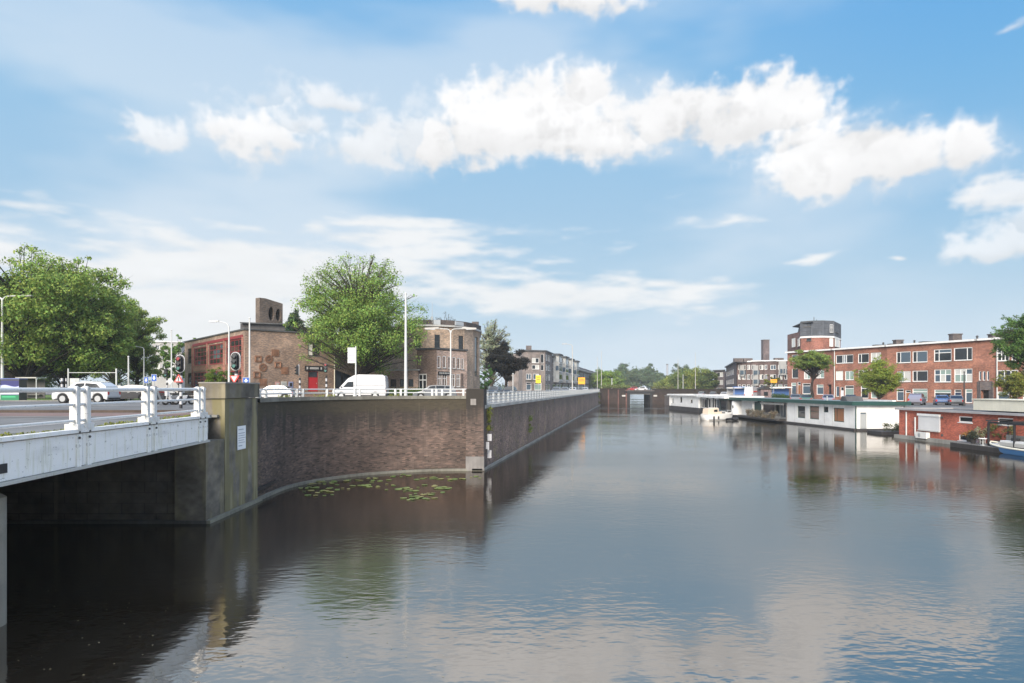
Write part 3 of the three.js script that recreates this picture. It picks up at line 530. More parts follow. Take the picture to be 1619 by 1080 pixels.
// abutment beneath and beside the bridge
{
  const t = thing('bridge_abutment', 'dark stone abutment under the bridge with a tall mossy pillar beside it', 'abutment', [-12, 0, -28]);
  const damp = (L, H, w, h, o = {}) => tex(w, h, (x, y, c) => {
    const u = x / w * L, v = y / h * H, n = fbm(u * .6, v * .8, 5, 3), f = fbm(u * 3, v * 3, 4, 8), d = fbm(u * 2.5, v * .2, 4, 21);
    let k = 112 + (n - .5) * 90 + (f - .5) * 60; const r = Math.floor(v / .42), j = (v / .42 - r < .05) || ((u / .9 + (r % 2) * .5) % 1 < .03); if (j && o.joints) k *= .7;
    const moss = smooth(.42, .62, d + (o.mossy ?? 0) + (n - .5) * .6) * (o.m ?? .7), pale = smooth(.62, .74, d) * .35;
    c[0] = lerp(lerp(k, 120, moss), 178, pale); c[1] = lerp(lerp(k * .97, 115, moss), 172, pale); c[2] = lerp(lerp(k * .92, 82, moss), 150, pale);
  }, [1, 1]);
  const dark = std([.62, .57, .53], .9, { map: damp(34, 4, 1024, 256, { joints: 1, m: .15 }) }), mossy = std([.92, .89, .83], .95, { map: damp(4, 5.6, 512, 512, { m: .8, mossy: .05 }) }), mossy2 = std([.78, .74, .66], .95, { map: damp(4, 5.6, 512, 512, { m: .35, mossy: -.08 }) });
  const o = V3(-12, 0, -28), q = (g, a, b, y0, y1, u0 = 0, u1 = 1) => g.quad(V3(a[0], y0, a[1]).sub(o), V3(b[0], y0, b[1]).sub(o), V3(b[0], y1, b[1]).sub(o), V3(a[0], y1, a[1]).sub(o), [[u0, 0], [u1, 0], [u1, 1], [u0, 1]]);
  q(new G(), [-46, -26.9], [-12.0, -26.9], -.5, 3.5).build('wall', dark, t);
  const low = new G(); q(low, [-13.2, -26.72], [-11.98, -26.72], -.5, 3.2, 0, .3); q(low, [-11.98, -26.72], [-11.98, -28.6], -.5, 3.2, .3, .7); low.quad(V3(-13.2, 3.2, -26.72).sub(o), V3(-11.98, 3.2, -26.72).sub(o), V3(-11.98, 3.2, -28.6).sub(o), V3(-13.2, 3.2, -28.6).sub(o), [[0, 0], [.3, 0], [.3, .4], [0, .4]]); q(low, [-13.2, -28.6], [-13.2, -26.72], -.5, 3.2, .7, 1);
  low.build('bearing_block', mossy2, t, 'lower stone block carrying the girder end');
  const block = (name, x0, x1, z0, z1, y0, y1, mat) => { const g = new G(); const v0 = y0 / 5.6, v1 = y1 / 5.6, f = (a, b, u0, u1) => g.quad(V3(a[0], y0, a[1]).sub(o), V3(b[0], y0, b[1]).sub(o), V3(b[0], y1, b[1]).sub(o), V3(a[0], y1, a[1]).sub(o), [[u0, v0], [u1, v0], [u1, v1], [u0, v1]]); f([x0, z1], [x1, z1], 0, .28); f([x1, z1], [x1, z0], .28, .95); f([x1, z0], [x0, z0], 0, .28); f([x0, z0], [x0, z1], .28, .95); g.quad(V3(x0, y1, z1).sub(o), V3(x1, y1, z1).sub(o), V3(x1, y1, z0).sub(o), V3(x0, y1, z0).sub(o), [[0, .9], [.3, .9], [.3, 1], [0, 1]]); return g.build(name, mat, t); };
  block('pillar', -12.95, -11.96, -32.1, -28.45, -.5, 4.86, mossy); block('cap_stone', -13.0, -11.9, -32.2, -28.35, 4.88, 5.50, mossy2);
  new G().slab(-13.02 + 12, -11.88 + 12, 5.503, 5.56, -32.22 + 28, -28.33 + 28).build('cap_slab', std([.46, .43, .38], .9, { map: mottle }), t);
  new G().slab(-12.75 + 12, -12.2 + 12, 4.1, 4.2, .45 - .87, .62 - .87).build('niche_lip', M.concrete, t);
  new G().slab(-34, .06, -.3, .13, 1.12, 1.32).build('ledge', M.darkConcrete, t);
  new G().slab(.0, .2, -.4, .13, -4.3, 1.3).build('ledge', std([.32, .31, .24], .9, { map: mottle }), t);
  const c = (() => { const k = document.createElement('canvas'); k.width = 192; k.height = 320; const x = k.getContext('2d'); x.fillStyle = '#eef0f0'; x.fillRect(0, 0, 192, 320); x.fillStyle = '#8b93a0'; for (const [y, w, hh] of [[40, 120, 14], [92, 150, 12], [126, 140, 10], [158, 152, 10], [190, 128, 10], [222, 146, 10], [262, 90, 14]]) for (let i = 0; i < w; i += 15) x.fillRect(22 + i, y + (i * 7 % 3), 11, hh); const tt = new THREE.CanvasTexture(k); tt.colorSpace = THREE.SRGBColorSpace; return tt; })();
  const sg = thing('notice_board', 'white notice board with small grey lettering fixed on the mossy bridge pillar', 'sign', [-11.94, 2.62, -30.1]);
  const pl = new G(); pl.quad(V3(.03, 0, .46), V3(.03, 0, -.46), V3(.03, 1.02, -.46), V3(.03, 1.02, .46), [[0, 0], [1, 0], [1, 1], [0, 1]]); pl.build('face', std([.95, .95, .95], .5, { map: c }), sg); new G().slab(0, .027, -.01, 1.03, -.47, .47).build('backing', M.metalGrey, sg);
  const pr = thing('bridge_pier', 'rounded mossy stone pier at the left edge of the photo, standing in the water', 'pier', [-11.37, 0, -15.2]);
  new G().slab(-34, -.36, -.5, 2.86, -.4, .36).cyl(-.36, -.5, -.02, .38, .38, 3.36, 20).cyl(-.36, 2.86, -.02, .38, .2, .12, 20).build('shaft', std([.42, .40, .34], .95, { map: mottle }), pr);  // the long unseen wall behind the round end is added to block light
  const bw = struct('light_blocking_wall', new G().slab(-60, -46, -.5, 4.1, -27, 8), M.darkConcrete, 'unseen wall added to close off light under the bridge');  // unseen wall, added so the space under the bridge stays dark
}
// ---------- the far bridge and the banks behind ----------
{
  const t = thing('canal_bridge', 'distant low brick bridge across the canal with a dark span and green hedge on top', 'bridge', [40, 0, -222]);
  const wl = std([.23, .195, .18], .93, { map: wallTexture(24, 5.4, 512, 128, { soot: .5 }) });
  const f = (x0, x1, z, name, y1 = 5.2) => { const g = new G(); g.quad(V3(x0 - 40, -.5, z + 222), V3(x1 - 40, -.5, z + 222), V3(x1 - 40, y1, z + 222), V3(x0 - 40, y1, z + 222), [[0, 0], [(x1 - x0) / 24, 0], [(x1 - x0) / 24, 1], [0, 1]]); g.slab(x0 - 40, x1 - 40, y1 - .05, y1 + .1, z + 222 - 1, z + 222 + .06); return g.build(name, wl, t); };
  f(28.4, 37.3, -220.5, 'abutment'); f(45.2, 70, -220.5, 'abutment', 5.0);
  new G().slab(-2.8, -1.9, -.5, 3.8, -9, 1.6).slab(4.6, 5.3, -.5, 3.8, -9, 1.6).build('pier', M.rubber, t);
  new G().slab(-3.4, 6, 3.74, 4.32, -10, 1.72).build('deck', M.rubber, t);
  new G().slab(-3.4, 6, 4.35, 4.75, 1.45, 1.6).build('parapet', std([.12, .105, .095], .9, { map: mottle }), t);
  new G().slab(-12, 34, 3.3, 4.3, -24, 1.3).slab(-3.4, 6, 3.75, 4.36, -24, -10).build('road_deck', M.asphalt, t);
  for (const s of [-4, 6.2]) new G().box(s, 2.9, 1.75, 1.1, .5, .2).build('stone_block', M.pale, t);
  for (const s of [1.2, 3.2, 4.8]) new G().slab(-11 + s * 1.6, -10.6 + s * 1.6, -.5, 4.9, 1.5, 1.72).build('buttress', std([.20, .10, .085], .9, { map: mottle }), t);
}
{
  const s = new THREE.Shape([[49.5, 30], [49.5, -221], [70, -236], [52, -246], [52 + .189 * 1900, -2150], [2200, -2150], [2200, 30]].map(([x, z]) => new THREE.Vector2(x, -z)));
  struct('ground', new G().add(new THREE.ShapeGeometry(s), M4().makeRotationX(-Math.PI / 2).setPosition(0, GR, 0)), M.paving, 'grey paved ground of the right bank');
  struct('road', new G().quad(V3(53, GR + .005, 20), V3(62, GR + .005, 20), V3(58, GR + .005, -200), V3(51.5, GR + .005, -200)), M.asphalt, 'asphalt street along the right bank');
  const w = thing('right_quay_wall', 'low dark brick quay wall behind the moored houseboats', 'quay wall', [49.5, 0, -100]);
  new G().slab(-.3, 0, -.5, 2.75, -121, 110).build('wall', M.plinthBrick, w); new G().slab(-.4, .3, 2.75, 3.0, -121, 110).build('coping', M.concrete, w);
}
// ---------- the brick building with the bell wall ----------
const back = (p, dx, dz) => [p[0] + dx, p[1] + dz];
{
  const A = [-48.4, -101], B = [-30.9, -79], C = [-22.6, -87.2];
  const left = measure(A, B, GL, [
    [297, 302.5, 551, 575, 'slimDark'], [297, 302.5, 590, 607, 'slimDark'],
    [306, 327, 549, 578, 'redGrid'], [330, 353, 544, 576, 'redGrid'], [357, 383.5, 537, 575, 'redGrid'],
    [306, 327, 588, 613, 'redGrid'], [330, 353, 587, 614, 'redGrid'], [357, 383.5, 586, 615, 'redGrid'],
  ]);
  const right = measure(B, C, GL, [[487, 506, 541.5, 563, 'halfBlind'], [487, 503, 587, 619, 'redDoor']]);
  const D = [-27, -122], E = [-40, -110];
  const t = building('brick_building', 'low brown brick building with red gridded windows and a twin-arched bell wall on its roof', 'building', [A, B, C, [-31, -101], [-38, -108]], GL, 7.95, {
    mat: M.brownBrick, sides: { 0: left, 1: right }, corniceMat: M.roofFelt, corniceH: .16, corniceW: .2, noCornice: [2, 3, 4], roofMat: M.roofFelt,
    each: [(i, at, L, d, out, t) => {
      if (i === 0) {                                        // red frieze and slender red piers between the windows
        const f = new G(), u0 = left[2].u0 - .3, u1 = left[4].u1 + .15; f.beam(at(u0, left[4].v1 + .22, .03), at(u1, left[4].v1 + .22, .03), .12, .34); f.build('frieze', M.redFrame, t);
        for (const u of [left[2].u0 - .28, (left[2].u1 + left[3].u0) / 2, (left[3].u1 + left[4].u0) / 2, left[4].u1 + .2]) { const p = new G(); p.beam(at(u, 0, .04), at(u, left[4].v1 + .1, .04), .26, .26); p.build('pier', brick([.55, .25, .19]), t); }
        for (let k = 2; k < 5; k++) { const p = new G(); p.beam(at(left[k].u0, (left[k].v0 + left[k + 3].v1) / 2, .02), at(left[k].u1, (left[k].v0 + left[k + 3].v1) / 2, .02), .1, .62); p.build('spandrel', brick([.55, .30, .20]), t); }
      }
      if (i === 1) {
        const q = (px, py) => measure(B, C, GL, [[px - .5, px + .5, py - .5, py + .5]])[0];
        [[408, 567.5, 0], [425, 568, 1], [435, 558, 2], [415.6, 581, 1], [439, 577, 0], [450, 586, 2], [406, 592.5, 0], [415.6, 604.5, 2]].forEach(([px, py, k]) => {   // terracotta relief plaques
          const c = q(px, py), u = (c.u0 + c.u1) / 2, v = (c.v0 + c.v1) / 2, w = k === 2 ? .46 : .4, g = new G(), a = (x, y, z) => at(u + x, v + y, z);
          if (k === 2) { g.beam(a(-w, 0, .02), a(w, 0, .02), .08, w * 1.8); g.beam(a(-w * .5, .0, .07), a(w * .5, 0, .07), .06, w * .9); }
          else if (k === 1) { for (let j = 0; j < 9; j++) { const s = j / 9 * 6.28, s2 = (j + 1) / 9 * 6.28; g.beam(a(w * Math.cos(s), w * Math.sin(s), .03), a(w * Math.cos(s2), w * Math.sin(s2), .03), .1, .2); } g.beam(a(-w * .4, -.1, .05), a(w * .5, .15, .05), .06, .18); }
          else { g.beam(a(-w, w * .7, .03), a(w, w * .7, .03), .1, .2); g.beam(a(-w, -w * .7, .03), a(w, -w * .7, .03), .1, .2); g.beam(a(-w * .8, -.25, .035), a(-w * .8, .25, .035), .22, .1); g.beam(a(w * .8, -.25, .035), a(w * .8, .25, .035), .22, .1); }
          g.build('relief_plaque', M.terracotta, t);
        });
        const s = measure(B, C, GL, [[481.5, 510, 578.6, 586]])[0], sg = new G(); sg.beam(at(s.u0, (s.v0 + s.v1) / 2, .1), at(s.u1, (s.v0 + s.v1) / 2, .1), .16, s.v1 - s.v0);
        const fas = sg.build('fascia_sign', M.black, t, 'black fascia sign over the red door'), w = new G(), y = (s.v0 + s.v1) / 2;
        for (let k = 0; k < 9; k++) w.beam(at(lerp(s.u0 + .62, s.u1 - .62, k / 9), y, .185), at(lerp(s.u0 + .62, s.u1 - .62, (k + .72) / 9), y, .185), .02, .26); for (const u of [s.u0 + .28, s.u1 - .28]) w.beam(at(u - .1, y, .185), at(u + .1, y, .185), .02, .3); w.build('lettering', M.whiteSign, fas);
        const pp = measure(B, C, GL, [[435, 442, 604, 613], [444, 453, 603, 613], [456, 463, 603.5, 613]]);
        pp.forEach((p, k) => { const g = new G(); g.beam(at(p.u0, (p.v0 + p.v1) / 2, .03), at(p.u1, (p.v0 + p.v1) / 2, .03), .05, p.v1 - p.v0); const b = g.build('poster', [std([.45, .25, .24], .6), M.pale, std([.22, .25, .42], .6)][k], t); const g2 = new G(); g2.beam(at(p.u0 + .12, (p.v0 + p.v1) / 2, .07), at(p.u1 - .12, (p.v0 + p.v1) / 2, .07), .02, (p.v1 - p.v0) * .6); g2.build('print', [M.pale, M.metalGrey, M.black][k], b); });
        const pipe = new G(); pipe.bar(at(L - .12, 0, .1), at(L - .12, 7.8, .1), .07); pipe.build('drainpipe', M.cream, t);
      }
    }],
  });
  // raised roof storey with white edges, and the bell wall
  const o = V3(A[0], GL, A[1]), rf = new G();
  const a = at2(380, 88), b = at2(452, 90), dpt = [2, -9];
  rf.prism([a, b, back(b, ...dpt), back(a, ...dpt)].map(([x, z]) => [x - A[0], z - A[1]]), 7.9, 9.5); const pent = rf.build('roof_storey', std([.14, .135, .14], .8, { map: mottle }), t, 'dark set-back roof storey');
  const e = new G(); e.prism([at2(376, 86.5), at2(466, 88), back(at2(466, 88), 2, -3), back(at2(376, 86.5), 2, -3)].map(([x, z]) => [x - A[0], z - A[1]]), 7.98, 8.3); e.build('roof_edge', M.pale, t);
  const e2 = new G(); e2.prism([at2(379, 87.5), at2(454, 89.5), back(at2(454, 89.5), 2, -10), back(at2(379, 87.5), 2, -10)].map(([x, z]) => [x - A[0], z - A[1]]), 9.5, 9.64); e2.build('roof_slab', M.roofFelt, pent);
  // bell wall: a thick brick slab pierced by two tall round-headed openings
  const p0 = at2(404, 92), p1 = at2(440.5, 95), w = Math.hypot(p1[0] - p0[0], p1[1] - p0[1]), hh = 3.75, sh = new THREE.Shape([[0, 0], [w, 0], [w, hh * .88], [w * .25, hh], [0, hh]].map(([x, y]) => new THREE.Vector2(x, y)));
  for (const [cx, cy, rx, ry] of [[w * .50, hh * .40, w * .125, hh * .25], [w * .81, hh * .38, w * .115, hh * .23], [w * .62, 0.02, .28, .24]]) { const k = new THREE.Path(); k.absellipse(cx, cy + .25, rx, ry, 0, Math.PI * 2, true); sh.holes.push(k); }
  const bw = new G().add(new THREE.ExtrudeGeometry(sh, { depth: .9, bevelEnabled: false }), M4().makeRotationY(Math.atan2(-(p1[1] - p0[1]), p1[0] - p0[0])).setPosition(p0[0] - A[0], 9.55, p0[1] - A[1])).build('bell_wall', brick([.33, .26, .21]), t, 'brick bell wall with two oval openings');
  const bm = new G(), mid = V3((p0[0] + p1[0]) / 2 - A[0], 9.1, (p0[1] + p1[1]) / 2 - A[1] - .6);
  const bell = (u, y, r) => new G().add(new THREE.LatheGeometry([[r, 0], [r * .8, .15 * r / .3], [r * .6, r * .9], [r * .35, r * 1.3], [0, r * 1.45]].map(([x, yy]) => new THREE.Vector2(x, yy)), 14), M4().setPosition(p0[0] - A[0] + (p1[0] - p0[0]) * u + .12, 9.55 + y, p0[1] - A[1] + (p1[1] - p0[1]) * u - .42)).build('bell', M.iron, bw);
  new G().add(new THREE.BoxGeometry(w * .9, hh * .8, .12), M4().makeTranslation(w * .5, hh * .42, .06).premultiply(M4().makeRotationY(Math.atan2(-(p1[1] - p0[1]), p1[0] - p0[0])).setPosition(p0[0] - A[0], 9.55, p0[1] - A[1] - .25))).build('back_panel', brick([.13, .10, .085]), bw);  // dark panel added so the openings read as shaded inside
  bell(.5, 1.1, .24); bell(.79, 1.05, .22);
}
// dark glazed link between the two buildings, low wing, annex, rounded main block
{
  const a = at2(519, 93), b = at2(568, 94);
  building('glazed_link', 'dark recessed link building between the brown building and the green tree', 'building', [a, b, back(b, 1, -14), back(a, -3, -14)], GL, 6.6, { mat: M.darkWood, sides: { 0: measure(a, b, GL, [[530, 540, 560, 612, 'dark'], [542, 552, 560, 612, 'dark'], [554, 564, 560, 612, 'dark']]) }, corniceMat: M.pale, corniceH: .3, noCornice: [2, 3] });
  const c = at2(562, 90), d = at2(661, 85.5);
  building('brick_wing', 'single storey pinkish brick wing behind the tree, with dark windows above a hedge', 'building', [c, d, back(d, 1, -8), back(c, 2, -8)], GL, 3.4, { mat: M.pinkBrick, sides: { 0: measure(c, d, GL, [[575, 583, 599, 611, 'dark'], [590, 600, 599, 611, 'dark'], [617, 626.5, 599.5, 611, 'dark'], [632, 640, 599.5, 611, 'dark'], [645.5, 653.5, 599.5, 611, 'dark']]) }, corniceMat: M.pale, corniceH: .16, noCornice: [2, 3] });
}
{
  const pts = [at2(600, 92), at2(640, 89), at2(674, 88), at2(696, 88.3), at2(716, 89.3), at2(734, 91), at2(748, 93.4), at2(758.5, 97), at2(757, 108), at2(620, 108)];
  const sides = { 1: measure(pts[1], pts[2], GL, [[655, 665, 531, 549, 'dark']]), 3: measure(pts[3], pts[4], GL, [[697.5, 704, 529, 553, 'slimDark']]), 2: measure(pts[2], pts[3], GL, [[690.5, 695.5, 529, 552, 'slimDark']]), 4: measure(pts[4], pts[5], GL, [[725, 733, 531, 557, 'slimDark']]), 6: measure(pts[6], pts[7], GL, [[750.5, 755.5, 533, 594, 'slimDark']]) };
  sides[2] = measure(pts[2], pts[3], GL, [[687, 695.6, 529, 552, 'slimDark']]); sides[3] = [];
  const t = building('brick_block', 'tall rounded tan brick building at the corner with slit windows and a dark parapet', 'building', pts, GL, 9.15, { mat: M.tanBrick, sides, corniceMat: M.pale, corniceH: .22, corniceW: .34, noCornice: [8, 9] });
  const c = pts[0], par = new G(), inset = pts.slice(1, 8).map(([x, z]) => [x * .997 - c[0], z * 1.012 - c[1]]);
  const up = (p, y) => V3(p[0], y, p[1]);
  for (let i = 0; i < inset.length - 1; i++) par.beam(up(inset[i], 9.72), up(inset[i + 1], 9.72), .25, .75 + i * .002);
  par.build('parapet', brick([.22, .18, .165]), t, 'dark set-back parapet');
  const gl = new G(); gl.beam(up([inset[1][0] + .8, inset[1][1] + .25], 9.75), up([inset[2][0] - .1, inset[2][1] + .22], 9.75), .12, .6); gl.beam(up([inset[3][0] + .2, inset[3][1] + .2], 9.75), up([inset[4][0] - .1, inset[4][1] + .2], 9.75), .12, .5); gl.build('glass_screen', std([.42, .44, .45], .2), t);
  const k = inset[6]; new G().box(k[0] - .7, 9.95, k[1] - .1, .95, 1.5, 1.0).build('chimney', M.plinthBrick, t);
  new G().bar(up([inset[1][0] + .6, inset[1][1]], 9.6), up([inset[1][0] + .6, inset[1][1]], 12.4), .05, .02).cyl(inset[1][0] + .6, 10, inset[1][1], .15, .15, .5).build('antenna', M.metalGrey, t);
}
{
  const a = at2(659, 86), b = at2(689.5, 84.3), c = at2(738, 88.5), dz = [-1.2, -4];
  const s0 = measure(a, b, GL, [[661, 674.5, 591, 617, 'archDoor']]), s1 = measure(b, c, GL, [[691, 696, 563, 582, 'whiteBlind'], [699.5, 704.5, 563, 582, 'whiteBlind'], [707.5, 712, 564, 582.5, 'whiteBlind'], [715, 720, 565, 583, 'whiteBlind'], [722, 727, 566, 583.5, 'whiteBlind'], [729, 732.5, 567, 584, 'whiteBlind'], [691, 697.5, 591, 612, 'whiteTall'], [699, 706, 591, 612, 'whiteTall'], [712, 719, 592, 612, 'whiteTall'], [721, 727, 592, 612, 'whiteTall'], [728.5, 732, 591, 611, 'slimDark']]);
  building('brick_annex', 'two-storey annex with a brown side and a pink front of narrow white windows', 'building', [a, b, c, back(c, -1, -5), back(a, 1, -5)], GL, 6.0, {
    mat: M.darkBrick, sides: { 0: s0, 1: [] }, corniceMat: M.roofFelt, corniceH: .2, corniceW: .22, noCornice: [2, 3, 4],
    each: [(i, at, L, d, out, t) => { if (i !== 1) return;
      // pink front laid over the frame: a wall of its own with the windows in it
      const us = [...new Set([0, L, ...s1.flatMap((q) => [clamp(q.u0, .05, L - .05), clamp(q.u1, .05, L - .05)])])].sort((p, q) => p - q), vs = [...new Set([0, 5.85, ...s1.flatMap((q) => [q.v0, q.v1])].filter((v) => v >= 0))].sort((p, q) => p - q), g = new G();
      for (let y = 0; y < vs.length - 1; y++) for (let x = 0; x < us.length - 1; x++) { const uc = (us[x] + us[x + 1]) / 2, vc = (vs[y] + vs[y + 1]) / 2; if (s1.some((q) => uc > q.u0 && uc < q.u1 && vc > q.v0 && vc < q.v1)) continue; g.quad(at(us[x], vs[y], .06), at(us[x + 1], vs[y], .06), at(us[x + 1], vs[y + 1], .06), at(us[x], vs[y + 1], .06), [[us[x], vs[y]], [us[x + 1], vs[y]], [us[x + 1], vs[y + 1]], [us[x], vs[y + 1]]]); }
      g.build('front_wall', M.pinkBrick, t);
      for (const q of s1) { const m = M4().makeBasis(d, UPV, out); m.setPosition(at(q.u0, Math.max(.05, q.v0), .1)); fit(t, q.kind, q.u1 - q.u0, q.v1 - Math.max(.05, q.v0), m); }
      const sg = new G(); sg.beam(at(.25, s1[0].v0 - .62, .12), at(2.3, s1[0].v0 - .62, .12), .1, .42); const sign = sg.build('sign', M.black, t), lt = new G(); for (let k = 0; k < 6; k++) lt.beam(at(.4 + k * .3, s1[0].v0 - .62, .18), at(.6 + k * .3, s1[0].v0 - .62, .18), .02, .16); lt.build('lettering', M.pale, sign);
    }],
  });
}
// pale flats behind the trees on the left
{
  const a = at2(240, 165), b = at2(287, 168);
  building('pale_flats', 'pale grey apartment block seen faintly between the trees left of the brick building', 'building', [a, b, back(b, 0, -12), back(a, 0, -12)], GL, 12.4, { mat: M.pale, sides: { 0: measure(a, b, GL, [545, 560, 575, 590].flatMap((y) => [[245, 252, y, y + 8, 'pair'], [256, 263, y, y + 8, 'pair'], [267, 274, y, y + 8, 'pair'], [278, 285, y, y + 8, 'pair']])) }, corniceH: .3 });
}
// ---------- terrace along the left canal side ----------
{
  const line = (D) => [9.7 + (D - 201) * .2, -D];          // the receding front
  const B0 = at2(862, 199), A0 = at2(826, 196);
  const fl = [[566, 574, 841, 852.5], [577, 584, 841, 852.5]];
  const t = building('corner_house', 'four-storey brown brick corner house facing the viewer, nearest of the left canal terrace', 'house', [A0, B0, line(216), back(line(216), -14, 0), back(A0, -1, -16)], GL, 11.9, {
    mat: M.greyBrick, corniceMat: M.roofFelt, corniceH: .35, corniceW: .5, noCornice: [3, 4],
    sides: { 0: measure(A0, B0, GL, [...fl.map(([y0, y1, x0, x1]) => [x0, x1, y0, y1, 'pair']), [855, 860, 560, 574, 'slim'], [855, 860, 577, 586, 'slim'], [832, 840, 591, 600, 'pair'], [843, 852, 591, 600, 'pair'], [832, 840, 605, 617, 'shop'], [845, 856, 605, 617, 'shop']]), 1: [0, 1, 2, 3].flatMap((k) => [{ u0: 1.5, u1: 5, v0: .6 + k * 2.9, v1: 2.4 + k * 2.9, kind: 'pair' }, { u0: 7, u1: 12, v0: .6 + k * 2.9, v1: 2.4 + k * 2.9, kind: 'pair' }]) },
  });
  const oc = A0; new G().box(at2(836, 199)[0] - oc[0], 12.7, -3, 1.6, 1.7, 1.2).build('chimney', M.plinthBrick, t);
  const sg = new G(); const sp = at2(843, 195.5); sg.box(sp[0] - oc[0] - .6, 3.3, sp[1] - oc[1] + .2, 3.4, .5, .12).build('shop_awning', M.darkConcrete, t);
  // bays stepping out towards the canal, each house with its own flat roof
  const Ds = [216.3, 234, 252, 270, 290], hs = ['first', 'second', 'third', 'fourth'], ordinal = ['next to the corner house', 'second beyond the corner house', 'third beyond the corner house', 'last before the long far terrace'];
  for (let i = 0; i < 4; i++) {
    const p = line(Ds[i]), q = line(Ds[i + 1] - .05), L = Math.hypot(q[0] - p[0], q[1] - p[1]);
    const bay = [0, 1, 2, 3].flatMap((k) => [{ u0: 1, u1: L * .42, v0: .7 + k * 2.75, v1: 2.5 + k * 2.75, kind: 'pair' }, { u0: L * .55, u1: L - 1, v0: .7 + k * 2.75, v1: 2.5 + k * 2.75, kind: 'pair' }]);
    const h = building('bay_house', 'grey-brown terraced house with pale projecting bay, ' + ordinal[i], 'house', [p, q, back(q, -10, 0), back(p, -10, 0)], GL, 11.2 - i * .12, { mat: M.greyBrick, sides: { 0: bay }, corniceMat: M.roofFelt, corniceH: .4, corniceW: .8, noCornice: [1, 2, 3], group: 'bay-fronted houses of the left canal terrace' });
    const d = V3((q[0] - p[0]) / L, 0, (q[1] - p[1]) / L), out = V3(-d.z, 0, d.x), g = new G(), at = (u, v, w) => d.clone().multiplyScalar(u).addScaledVector(out, w).setY(v);
    g.prism([at(L * .12, 0, 0), at(L * .2, 0, 1.7), at(L * .62, 0, 1.7), at(L * .7, 0, 0)].map((v) => [v.x, v.z]), 3.1, 11.9); const bb = g.build('bay', M.pale, h);
    new G().prism([at(L * .08, 0, -.2), at(L * .17, 0, 2.1), at(L * .65, 0, 2.1), at(L * .74, 0, -.2)].map((v) => [v.x, v.z]), 11.9, 12.3).build('bay_roof', M.roofFelt, bb);
    for (let k = 0; k < 3; k++) { const w = new G(); w.beam(at(L * .24, 4.9 + k * 2.75, 1.73), at(L * .58, 4.9 + k * 2.75, 1.73), .08, 1.5); w.build('bay_window', M.glass, bb); const s = new G(); s.beam(at(L * .145, 4.9 + k * 2.75, .75), at(L * .19, 4.9 + k * 2.75, 1.55), .08, 1.5); s.build('bay_window', k % 2 ? M.glassBlue : M.curtain, bb); const bl = new G(); bl.beam(at(L * .16, 3.75 + k * 2.75, 1.8), at(L * .66, 3.75 + k * 2.75, 1.8), .2, .16); bl.build('band', M.white, bb); }
    if (i === 3) new G().box(-3, 12.2, -4, 1.2, 2.2, 1.2).build('chimney', M.plinthBrick, h);
  }
  for (let i = 0; i < 4; i++) {
    const p = line(290 + i * 32), q = line(290 + (i + 1) * 32 - .05), L = Math.hypot(q[0] - p[0], q[1] - p[1]);
    const w = []; for (let k = 0; k < 3; k++) for (let u = 1; u + 4 < L; u += 6) w.push({ u0: u, u1: u + 3.6, v0: .8 + k * 2.8, v1: 2.5 + k * 2.8, kind: 'pair' });
    const h = building('far_terrace', 'distant grey terrace block with pale roof edge, ' + ['nearest', 'second', 'third', 'farthest'][i] + ' of its row', 'house', [p, q, back(q, -9, 0), back(p, -9, 0)], GL, 9.0, { mat: brick([.34, .31, .30]), sides: { 0: w }, corniceH: .5, corniceW: 1.1, corniceMat: M.pale, noCornice: [1, 2, 3], group: 'distant terrace blocks on the left canal side' });
    new G().prism([[0.2, -.3], [q[0] - p[0] - .2, q[1] - p[1] + .3], [q[0] - p[0] - 8, q[1] - p[1] + .3], [-8, -.3]], 9.1, 10.5).build('roof', std([.22, .20, .22], .9, { map: mottle }), h);
  }
}
